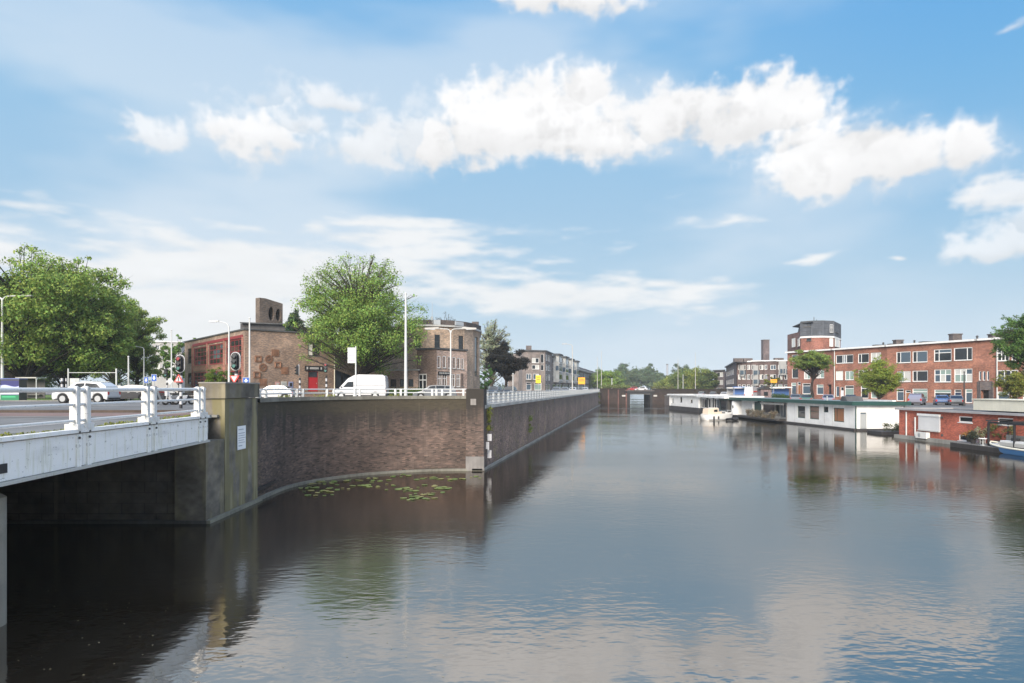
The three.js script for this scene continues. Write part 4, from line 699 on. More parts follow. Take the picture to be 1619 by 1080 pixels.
// ---------- right bank: red brick houses ----------
const RX = (px) => { const r = (px - CX) / F, D = 115 / (r + .387); return [r * D, -D]; };
{
  const bk = (p) => back(p, 9.3, -3.6), rowH = 9.9;
  const row = (label, x0, x1, list, mat, o = {}) => { const a = RX(x0), b = RX(x1); return building('brick_house', label, 'house', [a, b, bk(b), bk(a)], GR, rowH + (o.dh ?? 0), { mat, sides: { 0: measure(a, b, GR, list) }, corniceMat: M.white, corniceH: .3, corniceW: .55, noCornice: [1, 2, 3], group: 'red brick houses along the right bank', ...o }); };
  const chim = (t, x0, px, w, h) => { const a = RX(x0), p = RX(px); new G().box(p[0] - a[0] + 2.5, rowH + h / 2, p[1] - a[1] - 1.2, w, h, 1.1).box(p[0] - a[0] + 2.5, rowH + h + .1, p[1] - a[1] - 1.2, w + .2, .18, 1.3).build('chimney', M.plinthBrick, t); };
  const pipe = (t, x0, px) => { const a = RX(x0), p = RX(px); new G().bar(V3(p[0] - a[0] - .12, .1, p[1] - a[1] + .1), V3(p[0] - a[0] - .12, rowH, p[1] - a[1] + .1), .09).build('drainpipe', M.metalWhite, t); };
  const h0 = row('red brick house just below the tower, half hidden by the pollarded tree', 1245, 1317.5, [[1252, 1262, 561, 572, 'slim'], [1271, 1281, 561, 574, 'pair'], [1290, 1303, 561, 574, 'pair'], [1252, 1262, 583, 598, 'slim'], [1271, 1281, 585, 599.5, 'pairCurtain'], [1290.5, 1303, 585, 598, 'pairCurtain'], [1251, 1259, 605, 624, 'shop'], [1261, 1266, 604, 626, 'brownDoor'], [1268.5, 1281.5, 606, 623, 'shop'], [1291, 1302, 608, 624, 'shop'], [1307.5, 1314.5, 608, 627, 'porch']], M.redBrick3);
  const h1 = row('red brick house with a white drainpipe and dark top windows, right of the tower', 1317.7, 1402, [[1321.5, 1349, 561, 574.5, 'four'], [1356.5, 1374, 559, 574, 'wide'], [1376.5, 1393, 557.5, 572.5, 'pairCurtain'], [1321.5, 1333, 586.5, 601, 'whiteBlind'], [1336, 1350, 586.5, 601, 'pairCurtain'], [1357, 1373, 585, 601, 'pair'], [1376, 1393, 584, 600, 'pair'], [1321.5, 1327, 611, 627, 'slim'], [1329, 1334, 612, 628, 'whiteDoor'], [1335.5, 1350, 609.5, 627.5, 'shop'], [1361, 1373, 609, 630, 'shop'], [1377, 1393.5, 609, 630, 'shop']], M.redBrick);
  pipe(h1, 1317.7, 1320);
  const h2 = row('red brick house with big white-framed windows, between the round tree and the dark entrance', 1402.2, 1546, [
    [1417, 1440, 556, 574, 'wide'], [1442.5, 1466.5, 555, 573, 'wide'], [1476.5, 1504.5, 552, 571.5, 'wideTop'], [1508, 1537.5, 549.5, 570, 'wideR'],
    [1418, 1440, 587, 604, 'pairCurtain'], [1442.5, 1467, 586, 603.5, 'wide'], [1477, 1504, 584, 604.5, 'three'], [1508.5, 1537.5, 583, 604.5, 'three'],
    [1417.5, 1429, 614.5, 634, 'shop'], [1431.5, 1440, 617, 637, 'brownDoor'], [1442.5, 1466.5, 614.5, 634, 'shop'], [1477, 1504, 616, 636, 'shop'], [1509, 1520, 616, 639, 'blueDoor'], [1526, 1537.5, 615, 637, 'shop']], M.redBrick2);
  chim(h2, 1402.2, 1404, 1.3, 1.1); chim(h2, 1402.2, 1494, 1.5, 1.4);
  const st = measure(RX(1546.2), RX(1700), GR, [[1547, 1551, 587, 601.5, 'slim'], [1554, 1558.5, 587, 601.5, 'slim'], [1560.5, 1564.5, 587, 601.5, 'slim']]);
  const h3 = row('red brick house with dark brick entrance surround, rightmost, behind the yellow-green tree', 1546.2, 1700, [[1547.5, 1551.5, 587, 601.5, 'slim'], [1553.5, 1558, 587, 601.5, 'slim'], [1560, 1564, 587, 601.5, 'slim'], [1551, 1565, 617, 640, 'porch'], [1576, 1596, 549, 571, 'threeDark'], [1599, 1619, 547, 570, 'wide'], [1576, 1610, 585, 607, 'threeDark'], [1617, 1650, 582, 606, 'threeDark'], [1577, 1596, 619, 640, 'shop'], [1599, 1609, 624, 643, 'brownDoor'], [1617, 1650, 620, 642, 'shop']], M.redBrick, {
    each: [(i, at, L, d, out, t) => { if (i) return; const s = measure(RX(1546.2), RX(1700), GR, [[1544.5, 1551, 604, 640], [1565, 1570, 604, 640], [1546.5, 1570, 603, 616.5]]); s.forEach((q, k) => { const g = new G(), u = (q.u0 + q.u1) / 2; if (k < 2) g.beam(at(Math.max(.16, u), 0, .05), at(Math.max(.16, u), q.v1, .05), .14, .9); else g.beam(at(.02, (q.v0 + q.v1) / 2, .06), at(q.u1, (q.v0 + q.v1) / 2, .06), .17, q.v1 - q.v0); g.build('entrance_surround', M.plinthBrick, t); }); }],
  });
  pipe(h3, 1546.2, 1577); chim(h3, 1546.2, 1556, 1.4, .9); chim(h3, 1546.2, 1586, 1.2, 1.3);
  for (const [t, x0, px] of [[h1, 1317.7, 1376], [h1, 1317.7, 1400], [h2, 1402.2, 1450]]) { const a = RX(x0), p = RX(px); new G().box(p[0] - a[0] + 2.4, rowH + .35, p[1] - a[1] - 1, 2.4, .5, 1.2).build('roof_light', M.iron, t); }
  for (const [t, x0, px] of [[h1, 1317.7, 1384], [h2, 1402.2, 1433], [h2, 1402.2, 1414], [h2, 1402.2, 1532]]) { const a = RX(x0), p = RX(px); new G().cyl(p[0] - a[0] + 2, rowH - .1, p[1] - a[1] - 1, .16, .14, .9, 8).cyl(p[0] - a[0] + 2, rowH + .8, p[1] - a[1] - 1, .26, .1, .2, 8).build('vent_pipe', M.iron, t); }
}
// the tower
{
  const pts = [at2(1245, 165), at2(1262, 157), at2(1266, 152.5), at2(1283, 150.6), at2(1301, 150.2), at2(1318, 151.2), at2(1329, 159), at2(1325, 176), at2(1262, 180)];
  const hB = 13.55, T = thing('tower_block', 'red brick apartment tower with a grey clad rounded top floor and thin roof', 'tower', [pts[2][0], GR, pts[2][1]]);
  T.name = names.get('x') ? T.name : T.name;
  const o = pts[2], rel = (l) => l.map(([x, z]) => [x - o[0], z - o[1]]), main = pts.slice(2);
  const side = (a, b, y0, y1, mat, name, par) => { const g = new G(), L = Math.hypot(b[0] - a[0], b[1] - a[1]); g.quad(V3(a[0] - o[0], y0, a[1] - o[1]), V3(b[0] - o[0], y0, b[1] - o[1]), V3(b[0] - o[0], y1, b[1] - o[1]), V3(a[0] - o[0], y1, a[1] - o[1]), [[0, y0], [L, y0], [L, y1], [0, y1]]); return g.build(name, mat, par); };
  const wall = new G(), band = new G(), clad = new G(), seam = new G();
  main.forEach((a, i) => { const b = main[(i + 1) % main.length], L = Math.hypot(b[0] - a[0], b[1] - a[1]), v = (p, y) => V3(p[0] - o[0], y, p[1] - o[1]);
    wall.quad(v(a, 0), v(b, 0), v(b, hB), v(a, hB), [[i * 3, 0], [i * 3 + L, 0], [i * 3 + L, hB], [i * 3, hB]]); band.beam(v(a, hB + .2), v(b, hB + .2), .3, .36);
    for (let y = hB + .38; y < 17.0; y += .55) clad.beam(v(a, y + .26), v(b, y + .26), .24, .52); for (let k = 0; k < 1; k++) { const s = v(a, 0); seam.beam(s.clone().setY(hB + .4), s.clone().setY(17.05), .07, .3); }
  });
  wall.build('wall', M.towerBrick, T); band.build('band', M.white, T); clad.build('cladding', std([.15, .165, .19], .9, { map: mottle }), T, 'grey horizontal cladding'); seam.build('cladding_seam', std([.15, .165, .19], .8), T);
  new G().prism(rel(main), 17.0, 17.33).build('roof', M.roofFelt, T); new G().prism(rel([at2(1253, 162), at2(1268, 152), at2(1285, 149.3), at2(1286, 152), at2(1275, 166)]), 16.9, 17.08).build('roof_canopy', M.roofFelt, T, 'thin overhanging roof edge');
  const left = new G(); for (const [a, b] of [[pts[0], pts[1]], [pts[1], pts[2]]]) { const L = Math.hypot(b[0] - a[0], b[1] - a[1]), v = (p, y) => V3(p[0] - o[0], y, p[1] - o[1]); left.quad(v(a, 0), v(b, 0), v(b, 15.2), v(a, 15.2), [[0, 0], [L, 0], [L, 15.2], [0, 15.2]]); } left.prism(rel([pts[0], pts[1], pts[2], back(pts[2], 3, -9), back(pts[0], 5, -7)]), 15.15, 15.3); left.build('side_wing', brick([.42, .24, .20]), T, 'lower side wing of the tower');
  const win = (x0, x1, y0, y1, a, b, kind) => { const q = measure(a, b, GR, [[x0, x1, y0, y1]])[0], L = Math.hypot(b[0] - a[0], b[1] - a[1]), d = V3((b[0] - a[0]) / L, 0, (b[1] - a[1]) / L), out = V3(-d.z, 0, d.x), m = M4().makeBasis(d, UPV, out); m.setPosition(V3(a[0] - o[0], 0, a[1] - o[1]).addScaledVector(d, q.u0).addScaledVector(out, .22).setY(q.v0)); fit(T, kind, q.u1 - q.u0, q.v1 - q.v0, m); };
  win(1311.5, 1316.5, 513, 526, pts[4], pts[5], 'whiteTall'); win(1319, 1325.5, 514, 526, pts[5], pts[6], 'dark'); win(1311, 1316.5, 535, 548, pts[4], pts[5], 'whiteBlind'); win(1319.5, 1326.5, 536, 549, pts[5], pts[6], 'whiteBlind');
  win(1253, 1258, 535, 549, pts[0], pts[1], 'whiteBlind'); win(1262.3, 1265, 535, 548, pts[1], pts[2], 'slim'); win(1270, 1277, 509.5, 517, pts[2], pts[3], 'dark'); win(1278, 1283, 509, 516.5, pts[2], pts[3], 'dark'); win(1276, 1283, 535, 539, pts[2], pts[3], 'dark');
  for (const [px, h] of [[1287, 1.4], [1291, .8]]) { const p = at2(px, 156); new G().cyl(p[0] - o[0], 17.3, p[1] - o[1], .08, .06, h, 6).build('roof_vent', M.iron, T); }
}
// brown houses with white bays farther along the right bank
{
  const A = at2(1179, 206), B = at2(1250, 196), C = at2(1148, 262), D0 = at2(1129, 268);
  const wn = (xs) => xs.flatMap(([a, b]) => [[a, b, 577, 584.5, 'pair'], [a, b, 592, 600, 'pair'], [a, b, 608, 619, 'shop']]);
  const mk = (x0, x1, label, wins, hh) => { const f = (px) => { const t = (px - 1179) / 71, D = 1 / lerp(1 / 206, 1 / 196, t); return at2(px, D); }; const a = f(x0), b = f(x1); const t = building('brown_house', label, 'house', [a, b, back(b, 2, -9), back(a, 2, -9)], GR, 10.3 + hh, { mat: M.umberBrick, sides: { 0: measure(a, b, GR, wn(wins)) }, corniceMat: M.white, corniceH: .35, corniceW: .4, noCornice: [1, 2, 3], group: 'dark brown houses left of the tower' }); return [t, a]; };
  const [t1, a1] = mk(1165, 1187.5, 'dark brown house with a white top bay, farthest left of the brown houses', [[1167, 1171.5], [1173.5, 1179], [1181, 1186]], 0);
  const [t2, a2] = mk(1188, 1208, 'dark brown house with a rounded white bay, right under the tall chimney', [[1182.5, 1195], [1201, 1207]], .1);
  const [t3, a3] = mk(1208.5, 1229, 'dark brown house right of the tall chimney stack with pale windows', [[1202, 1213], [1218, 1227]], .05);
  const [t4, a4] = mk(1229.5, 1249, 'dark brown house touching the red brick row, behind the orange sign', [[1230, 1237], [1240, 1247]], -.05);
  const ch = (t, a, px, D) => { const p = at2(px, D); new G().box(p[0] - a[0], 10.9, p[1] - a[1], 2.6, 1.1, 1.4).build('chimney', M.plinthBrick, t); }; ch(t1, a1, 1167, 206); ch(t1, a1, 1182, 206); ch(t4, a4, 1229.5 + 1.5, 204);
  const bay = (t, a, px0, px1, y0, y1) => { const f = (px) => { const tt = (px - 1179) / 71; return at2(px, 1 / lerp(1 / 206, 1 / 196, tt)); }, p = f(px0), q = f(px1); new G().prism([[p[0] - a[0], p[1] - a[1] + .02], [p[0] - a[0] + .3, p[1] - a[1] + .9], [q[0] - a[0] - .3, q[1] - a[1] + .9], [q[0] - a[0], q[1] - a[1] + .02]], y0, y1).build('bay', M.pale, t); for (const k of [.28, .72]) { const c = [lerp(p[0], q[0], k) - a[0], lerp(p[1], q[1], k) - a[1]]; for (let y = y0 + .5; y + 1.4 < y1 + .3; y += 2.7) new G().box(c[0], y + .7, c[1] + .93, 1.0, 1.2, .1).build('bay_window', M.glassBlue, t); } };
  bay(t2, a2, 1190, 1199, 3.2, 9.2); bay(t1, a1, 1169, 1177, 6, 9.4); bay(t4, a4, 1231, 1243, 6.2, 10.2);
  const side = (a, b, h, label) => { const w = []; const L = Math.hypot(b[0] - a[0], b[1] - a[1]); for (let k = 0; k < 3; k++) for (let u = 1.5; u + 3.5 < L; u += 6.5) w.push({ u0: u, u1: u + 3.6, v0: .8 + k * 3, v1: 2.6 + k * 3, kind: 'pair' }); return building('brown_terrace', label, 'house', [a, b, back(b, 3, -9), back(a, 8, -6)], GR, h, { mat: brick([.31, .25, .25]), sides: { 0: w }, corniceMat: M.roofFelt, corniceH: .4, corniceW: .6, noCornice: [1, 2, 3] }); };
  side(C, back(at2(1164.5, 207), 0, 0), 10.3, 'long brown terrace turning away left of the white-bayed houses'); side(D0, at2(1146, 262.5), 9.2, 'small pale-fronted terrace end beside the far green trees');
  const s = thing('chimney_stack', 'tall square brown brick chimney stack rising behind the dark brown houses', 'chimney', [at2(1210, 235)[0], GR, -235]); new G().box(0, 9.4, 0, 2.1, 18.8, 2.1).build('shaft', brick([.30, .24, .24]), s); new G().box(0, 18.95, 0, 2.25, .3, 2.25).build('cap', M.plinthBrick, s);
  const fc = thing('distant_chimney', 'thin grey chimney far away above the trees beyond the canal bridge', 'chimney', [at2(1055, 560)[0], GL, -560]); new G().cyl(0, 0, 0, .9, .75, 20.5, 10).build('shaft', std([.30, .31, .33], .9), fc); new G().cyl(0, 20.5, 0, .95, .95, .5, 10).build('rim', M.iron, fc);
}
// ---------- trees ----------
const leafMat = (() => { const cache = new Map(); return (k) => { if (!cache.has(k)) cache.set(k, new THREE.MeshPhysicalMaterial({ vertexColors: true, roughness: .8, transmission: .35, thickness: 0, specularIntensity: .25, side: THREE.DoubleSide })); return cache.get(k); }; })();
function crownGeo(clumps, n, ls, col, vary) {
  const pos = new Float32Array(n * 18), colr = new Float32Array(n * 18), tot = clumps.reduce((s, c) => s + c.w, 0);
  let k = 0; const a = V3(0, 0, 0), u = V3(0, 0, 0), w = V3(0, 0, 0), nn = V3(0, 0, 0);
  clumps.forEach((c, ci) => {
    const m = ci === clumps.length - 1 ? n - k : Math.min(n - k, Math.round(n * c.w / tot));
    const ct = 1 + (rnd() - .5) * vary;
    for (let i = 0; i < m; i++, k++) {
      const r = Math.pow(rnd(), .55), th = rnd() * 6.283, cz = rnd() * 2 - 1, s = Math.sqrt(1 - cz * cz); nn.set(s * Math.cos(th), cz, s * Math.sin(th));
      a.set(c.x + nn.x * r * c.r, c.y + nn.y * r * c.r * c.f, c.z + nn.z * r * c.r);
      nn.x += rr(-.9, .9); nn.y += .55 + rr(-.9, .9); nn.z += rr(-.9, .9); nn.normalize();
      u.set(rr(-1, 1), rr(-1, .4), rr(-1, 1)).cross(nn).normalize(); w.crossVectors(nn, u);
      const L = ls * rr(.55, 1.25), B = L * rr(.42, .7), t = ct * rr(.66, 1.34), yl = rr(.8, 1.28), o = k * 18;
      const pts = [[u.x * L, u.y * L, u.z * L], [w.x * B, w.y * B, w.z * B], [-u.x * L, -u.y * L - .2 * L, -u.z * L], [-w.x * B, -w.y * B, -w.z * B]];
      [0, 1, 2, 0, 2, 3].forEach((q, j) => { const p = pts[q]; pos[o + j * 3] = a.x + p[0] * .5; pos[o + j * 3 + 1] = a.y + p[1] * .5; pos[o + j * 3 + 2] = a.z + p[2] * .5; colr[o + j * 3] = col[0] * t * yl; colr[o + j * 3 + 1] = col[1] * t; colr[o + j * 3 + 2] = col[2] * t * rr(.8, 1.1); });
    }
  });
  const g = new THREE.BufferGeometry(); g.setAttribute('position', new THREE.BufferAttribute(pos, 3)); g.setAttribute('color', new THREE.BufferAttribute(colr, 3)); g.computeVertexNormals(); return g;
}
function tree(name, label, [x, y, z], o) {
  srand(o.seed); const t = thing(name, label, o.category ?? 'tree', [x, y, z], { group: o.group });
  const R = o.R, cy = (o.cb + o.H) / 2, ry = (o.H - o.cb) / 2, clumps = [], lean = o.lean ?? [0, 0];
  const nc = o.clumps ?? 60, ph = rr(0, 9);
  for (let i = 0; i < nc; i++) {
    const th = rnd() * 6.283, cz = 1 - 2 * Math.pow(rnd(), o.topHeavy ?? 1), s = Math.sqrt(1 - cz * cz), q = Math.pow(rnd(), o.shell ?? .42);
    const wob = lerp(.98, .74 + .42 * vn(th * 1.6 + ph, cz * 2.4 + 5, o.seed), o.wob ?? 1), f = q * wob, prof = o.profile ? o.profile((cz + 1) / 2) : 1;
    const r = R * rr(o.cr?.[0] ?? .14, o.cr?.[1] ?? .26);
    clumps.push({ x: s * Math.cos(th) * R * f * prof + lean[0] * (cz + 1), y: cy + cz * ry * f, z: s * Math.sin(th) * R * f * prof + lean[1] * (cz + 1), r, f: o.flat ?? .7, w: r * r * rr(.6, 1.4) * (1 - (o.topThin ?? 0) * clamp(cz * f + .15)) });
  }
  const inner = clumps.length;                              // loose outer sprays break the outline
  for (let i = 0; i < inner * (o.spray ?? .5); i++) { const th = rnd() * 6.283, cz = rr(-.75, 1), s = Math.sqrt(1 - cz * cz), f = rr(.9, 1.16) * (.86 + .22 * vn(th * 2 + ph, cz * 3, o.seed + 3)), prof = o.profile ? o.profile((cz + 1) / 2) : 1, r = R * rr(.05, .11); clumps.push({ x: s * Math.cos(th) * R * f * prof + lean[0] * (cz + 1), y: cy + cz * ry * f, z: s * Math.sin(th) * R * f * prof + lean[1] * (cz + 1), r, f: .8, w: r * r * rr(.5, 1) }); }
  // trunk, limbs and twigs
  const g = new G(), tr = o.tr ?? R * .06, top = Math.min(o.cb + (o.H - o.cb) * .55, o.H * .7), pts = []; for (let i = 0; i <= 5; i++) pts.push(V3(lean[0] * i / 5 + rr(-.15, .15) * (i ? 1 : 0), top * i / 5, lean[1] * i / 5 + rr(-.15, .15) * (i ? 1 : 0)));
  for (let i = 0; i < 5; i++) g.bar(pts[i], pts[i + 1], tr * (i ? 1 - i * .15 : 1.25), tr * (1 - (i + 1) * .15), 9);
  clumps.forEach((c, i) => { if (i % (o.limbStep ?? 1)) return; const h = clamp(c.y - R * rr(.25, .7), o.cb * .75, top), k = Math.min(4, Math.floor(h / top * 5)), base = pts[k].clone().lerp(pts[k + 1], h / top * 5 - k), e = V3(c.x, c.y, c.z), m = base.clone().lerp(e, .5).add(V3(rr(-.3, .3), rr(0, .5), rr(-.3, .3))), br = tr * rr(.16, .34); g.bar(base, m, br, br * .6, 5); g.bar(m, e, br * .6, br * .15, 4); for (let q = 0; q < (o.twigs ?? 1); q++) g.bar(m.clone().lerp(e, .6), V3(c.x + rr(-1, 1) * c.r, c.y + rr(-.4, .9) * c.r, c.z + rr(-1, 1) * c.r), br * .22, br * .06, 3); });
  g.build('trunk', o.bark ?? M.bark, t);
  const crown = new THREE.Mesh(crownGeo(clumps, o.n, o.ls, o.col, o.vary ?? .35), leafMat('leaf')); crown.name = 'crown'; crown.castShadow = crown.receiveShadow = true; t.add(crown); return t;
}
const SPRING = [.215, .335, .08], GREEN = [.225, .33, .075], DEEP = [.04, .085, .025], OLIVE = [.22, .27, .06], GREYG = [.30, .34, .23];
const tp = (px, D, y = GL) => [gx(px, D), y, -D];
// left group across the road
tree('broad_tree', 'huge broad green tree at the left edge, crown filling the corner above the white car', tp(38, 76), { R: 8.4, cb: 2.4, H: 16.6, wob: 1.15, n: 66000, ls: .34, col: GREEN, seed: 21, clumps: 220, tr: .5, cr: [.13, .24], bark: M.barkDark });
tree('broad_tree', 'tall green tree behind the portal frame, right half of the big left crown', tp(112, 80), { R: 6.2, cb: 2.6, H: 16.0, n: 52000, ls: .34, col: [.235, .34, .08], seed: 22, clumps: 180, tr: .45, lean: [.6, 0], bark: M.barkDark });
tree('broad_tree', 'narrower bright green tree with loose crown left of the brick building', tp(216, 92), { R: 3.9, cb: 2.2, H: 12.4, n: 26000, ls: .3, col: [.27, .36, .10], seed: 23, clumps: 110, tr: .3, shell: .5 });
tree('broad_tree', 'dark leafy tree low behind the blue road signs', tp(178, 112), { R: 6.5, cb: 2, H: 12, n: 26000, ls: .38, col: [.17, .25, .07], seed: 24, clumps: 60, tr: .35 });
tree('broad_tree', 'dark green tree in the back row behind the purple kiosk', tp(10, 118), { R: 8, cb: 2, H: 14, n: 22000, ls: .5, col: [.055, .11, .03], seed: 25, clumps: 60, tr: .4, bark: M.barkDark });
tree('broad_tree', 'dark green tree in the back row behind the white car', tp(100, 120), { R: 8.5, cb: 1.6, H: 13, n: 22000, ls: .5, col: [.06, .115, .03], seed: 26, clumps: 60, tr: .4, bark: M.barkDark });
tree('broad_tree', 'light green tree behind the left end of the brick building', tp(284, 128), { R: 3.8, cb: 2, H: 10.8, n: 9000, ls: .42, col: [.13, .23, .05], seed: 27, clumps: 36, tr: .25 });
tree('elm_tree', 'large fresh green tree with open twiggy top standing between the two brick buildings', tp(566, 80), { R: 7.9, cb: 3.2, H: 16.8, n: 68000, ls: .24, col: SPRING, seed: 31, spray: .35, clumps: 300, tr: .42, cr: [.13, .24], shell: .62, twigs: 3, topHeavy: 1.05, wob: .6, topThin: .8, profile: (v) => 1.1 - .45 * Math.pow(Math.max(0, v - .1), 1.3) });
tree('conifer_shrub', 'small dark green conifer on the roof edge left of the big fresh green tree', [gx(466, 88), 11.6, -88], { R: 1.5, cb: .0, H: 4.0, n: 9000, ls: .2, col: [.05, .10, .05], seed: 33, clumps: 80, cr: [.2, .34], tr: .1, category: 'shrub', profile: (v) => 1.1 - .8 * v });
tree('bare_tree', 'bare twiggy treetop showing above the roof of the tan brick block', tp(706, 118), { R: 2.2, cb: 8, H: 14.6, n: 900, ls: .2, col: [.14, .14, .11], seed: 34, clumps: 50, tr: .22, twigs: 6, bark: M.bark });
tree('sparse_tree', 'tall pale grey-green poplar with thin foliage beside the tan brick block', tp(778, 150), { R: 4.4, cb: 2.5, H: 16.2, n: 10000, ls: .32, col: GREYG, seed: 35, clumps: 150, tr: .5, twigs: 3, profile: (v) => 1.1 - .35 * v });
tree('copper_tree', 'dark purple-brown copper tree in front of the corner house', tp(801, 132), { R: 4.0, cb: 2.6, H: 10.2, n: 30000, ls: .3, col: [.022, .022, .020], wob: .3, spray: 0, seed: 36, clumps: 110, tr: .35, bark: M.barkDark, vary: .6 });
tree('green_shrub', 'light green bushy tree at the foot of the tan block beside the copper tree', tp(767, 125), { R: 1.7, cb: .6, H: 5.6, n: 4000, ls: .3, col: [.07, .16, .04], seed: 37, clumps: 26, tr: .12 });
// trees beyond the far bridge
[[958, 300, 4.5, 9.2, [.20, .30, .055], 'bright green tree at the left end of the far bridge'], [972, 330, 5, 9.8, [.17, .26, .06], 'second green tree left of the far bridge opening'], [945, 350, 5, 11, [.14, .21, .06], 'green tree behind the twin white flagpoles left of the far bridge']].forEach(([px, D, R, H, col, label], i) => tree('distant_tree', label, tp(px, D), { R, cb: .5, H, n: 9000, ls: .65, col, seed: 40 + i, cr: [.22, .38], clumps: 70, tr: .3, limbStep: 3 }));
[[989, 440, 7, 17, 'dark rounded tree, tallest of the wood beyond the far bridge'], [1001, 450, 2.6, 15.7, 'left one of two thin dark spires in the wood beyond the bridge'], [1005.5, 450, 2.4, 15.3, 'right one of two thin dark spires in the wood beyond the bridge'], [1029, 440, 5, 16.2, 'dark pointed tree at the right of the wood beyond the bridge'], [976, 430, 8, 12.8, 'dark green tree at the left of the wood beyond the bridge'], [1015, 430, 9.5, 13.4, 'broad grey-green tree in the middle of the wood above the bridge'], [1040, 420, 7, 10.6, 'low grey-green tree at the right of the wood beyond the bridge']].forEach(([px, D, R, H, label], i) => tree('distant_tree', label, tp(px, D), { R, cb: .5, H, n: 9000, ls: .95, col: [.11, .16, .085], seed: 50 + i, cr: R < 3 ? [.3, .5] : [.22, .38], clumps: 70, tr: .3, limbStep: 4, profile: R < 3 ? (v) => 1.2 - v : undefined }));
[[1064, 292, 5.5, 7.2, OLIVE, 'yellow-green tree right of the far bridge opening'], [1084, 280, 6.5, 10.4, [.16, .22, .06], 'green tree behind the middle white flagpole, right of the bridge'], [1104, 272, 5.5, 10.8, OLIVE, 'olive tree behind the right white flagpole'], [1119, 268, 4.5, 9.4, [.09, .13, .035], 'olive tree touching the far right terrace end'], [1052, 330, 5, 6.8, [.2, .26, .07], 'pale green tree just right of the bridge opening'], [1080, 330, 6, 14, [.10, .14, .08], 'misty thin-topped tree behind the olive trees']].forEach(([px, D, R, H, col, label], i) => tree('distant_tree', label, tp(px, D, GR), { R, cb: .8, H, n: 10000, ls: .6, col, seed: 60 + i, cr: [.22, .38], clumps: 70, tr: .3, limbStep: 3 }));
{ // far wood closing the view along the horizon
  srand(70); const cl = []; for (let i = 0; i < 1100; i++) { const px = rr(-900, 2600), D = rr(560, 760); if (px > 985 && px < 1042) continue; cl.push({ x: gx(px, D), y: 4 + rr(0, 6), z: -D, r: rr(5, 9), f: .7, w: 1 }); }
  const w = new THREE.Mesh(crownGeo(cl, 60000, 2.2, [.055, .085, .045], .3), leafMat('leaf')); w.name = 'distant_wood'; w.userData = { label: 'far green wood along the horizon behind the buildings and the bridge', category: 'woods', kind: 'stuff' }; scene.add(w);
}
// right bank
tree('pollard_tree', 'small flat-topped pollarded tree with knobbly dark trunk in front of the tower', tp(1284, 112, GR), { R: 3.5, cb: 4.6, H: 8.6, n: 17000, ls: .22, col: [.17, .24, .06], wob: 1.35, seed: 81, clumps: 80, tr: .3, bark: M.barkDark, flat: .5, profile: (v) => .75 + .4 * v });
tree('round_tree', 'round yellow-green tree in front of the red brick houses', tp(1390, 100, GR), { R: 3.1, cb: 1.0, H: 6.8, n: 26000, ls: .2, col: [.20, .26, .045], seed: 82, clumps: 130, cr: [.16, .28], tr: .16, shell: .5 });
tree('round_tree', 'yellow-green tree at the right edge beneath the dark green crown', tp(1606, 92, GR), { R: 2.5, cb: 1.0, H: 5.0, n: 15000, ls: .2, col: [.22, .24, .045], seed: 83, clumps: 90, cr: [.16, .28], tr: .13 });
tree('street_tree', 'dark green tree cut by the right edge of the photo, crown above the rightmost house', tp(1628, 78, GR), { R: 3.8, cb: 4.6, H: 11.2, n: 32000, ls: .22, col: [.09, .17, .04], seed: 84, clumps: 130, cr: [.15, .26], tr: .22 });
tree('round_tree', 'small autumn-yellow tree in front of the brown houses near the orange sign', tp(1222, 160, GR), { R: 2.0, cb: 1.4, H: 5.6, n: 2600, ls: .32, col: [.16, .17, .035], seed: 85, clumps: 22, tr: .12 });
tree('green_bush', 'rounded green bush against the red gridded windows of the brick building', tp(346, 74), { R: 1.55, cb: .3, H: 3.4, n: 12000, ls: .14, col: [.12, .19, .03], seed: 86, clumps: 80, tr: .1, category: 'bush' });
// hedges
function hedge(label, a, b, h, w, n, col, sd, ls = .2) { srand(sd); const t = thing('hedge', label, 'hedge', [a.x, a.y, a.z]), cl = [], d = b.clone().sub(a); for (let i = 0; i < 40; i++) cl.push({ x: d.x * i / 39, y: h * rr(.35, .62), z: d.z * i / 39 + rr(-.2, .2) * w, r: w * .7, f: h / w * .55, w: 1 }); const g = new G(); for (let i = 0; i < 12; i++) { const s = i / 11; g.bar(V3(d.x * s, 0, d.z * s), V3(d.x * s, h * .7, d.z * s), .03, .02, 4); } g.build('stem', M.bark, t); const m = new THREE.Mesh(crownGeo(cl, n, ls, col, .3), leafMat('leaf')); m.name = 'foliage'; m.castShadow = true; t.add(m); }
hedge('low green hedge in front of the pinkish brick wing', V3(gx(608, 80), GL, -80), V3(gx(666, 79), GL, -79), 1.35, .9, 5200, [.07, .13, .025], 91);
hedge('low hedge on the right quay beside the white boat roof', V3(gx(1222, 138), GR, -138), V3(gx(1247, 128), GR, -128), 1.6, 1, 3000, [.06, .11, .03], 92);
hedge('ragged green growth on the left parapet of the far canal bridge', V3(29.5, 5.25, -221), V3(38, 4.7, -221), 1.5, 1.1, 3400, [.17, .21, .08], 93, .4);
hedge('ragged green growth on the right parapet of the far canal bridge', V3(45.5, 4.9, -221), V3(52, 5.0, -221), 1.3, 1.0, 2600, [.15, .17, .07], 94, .4);
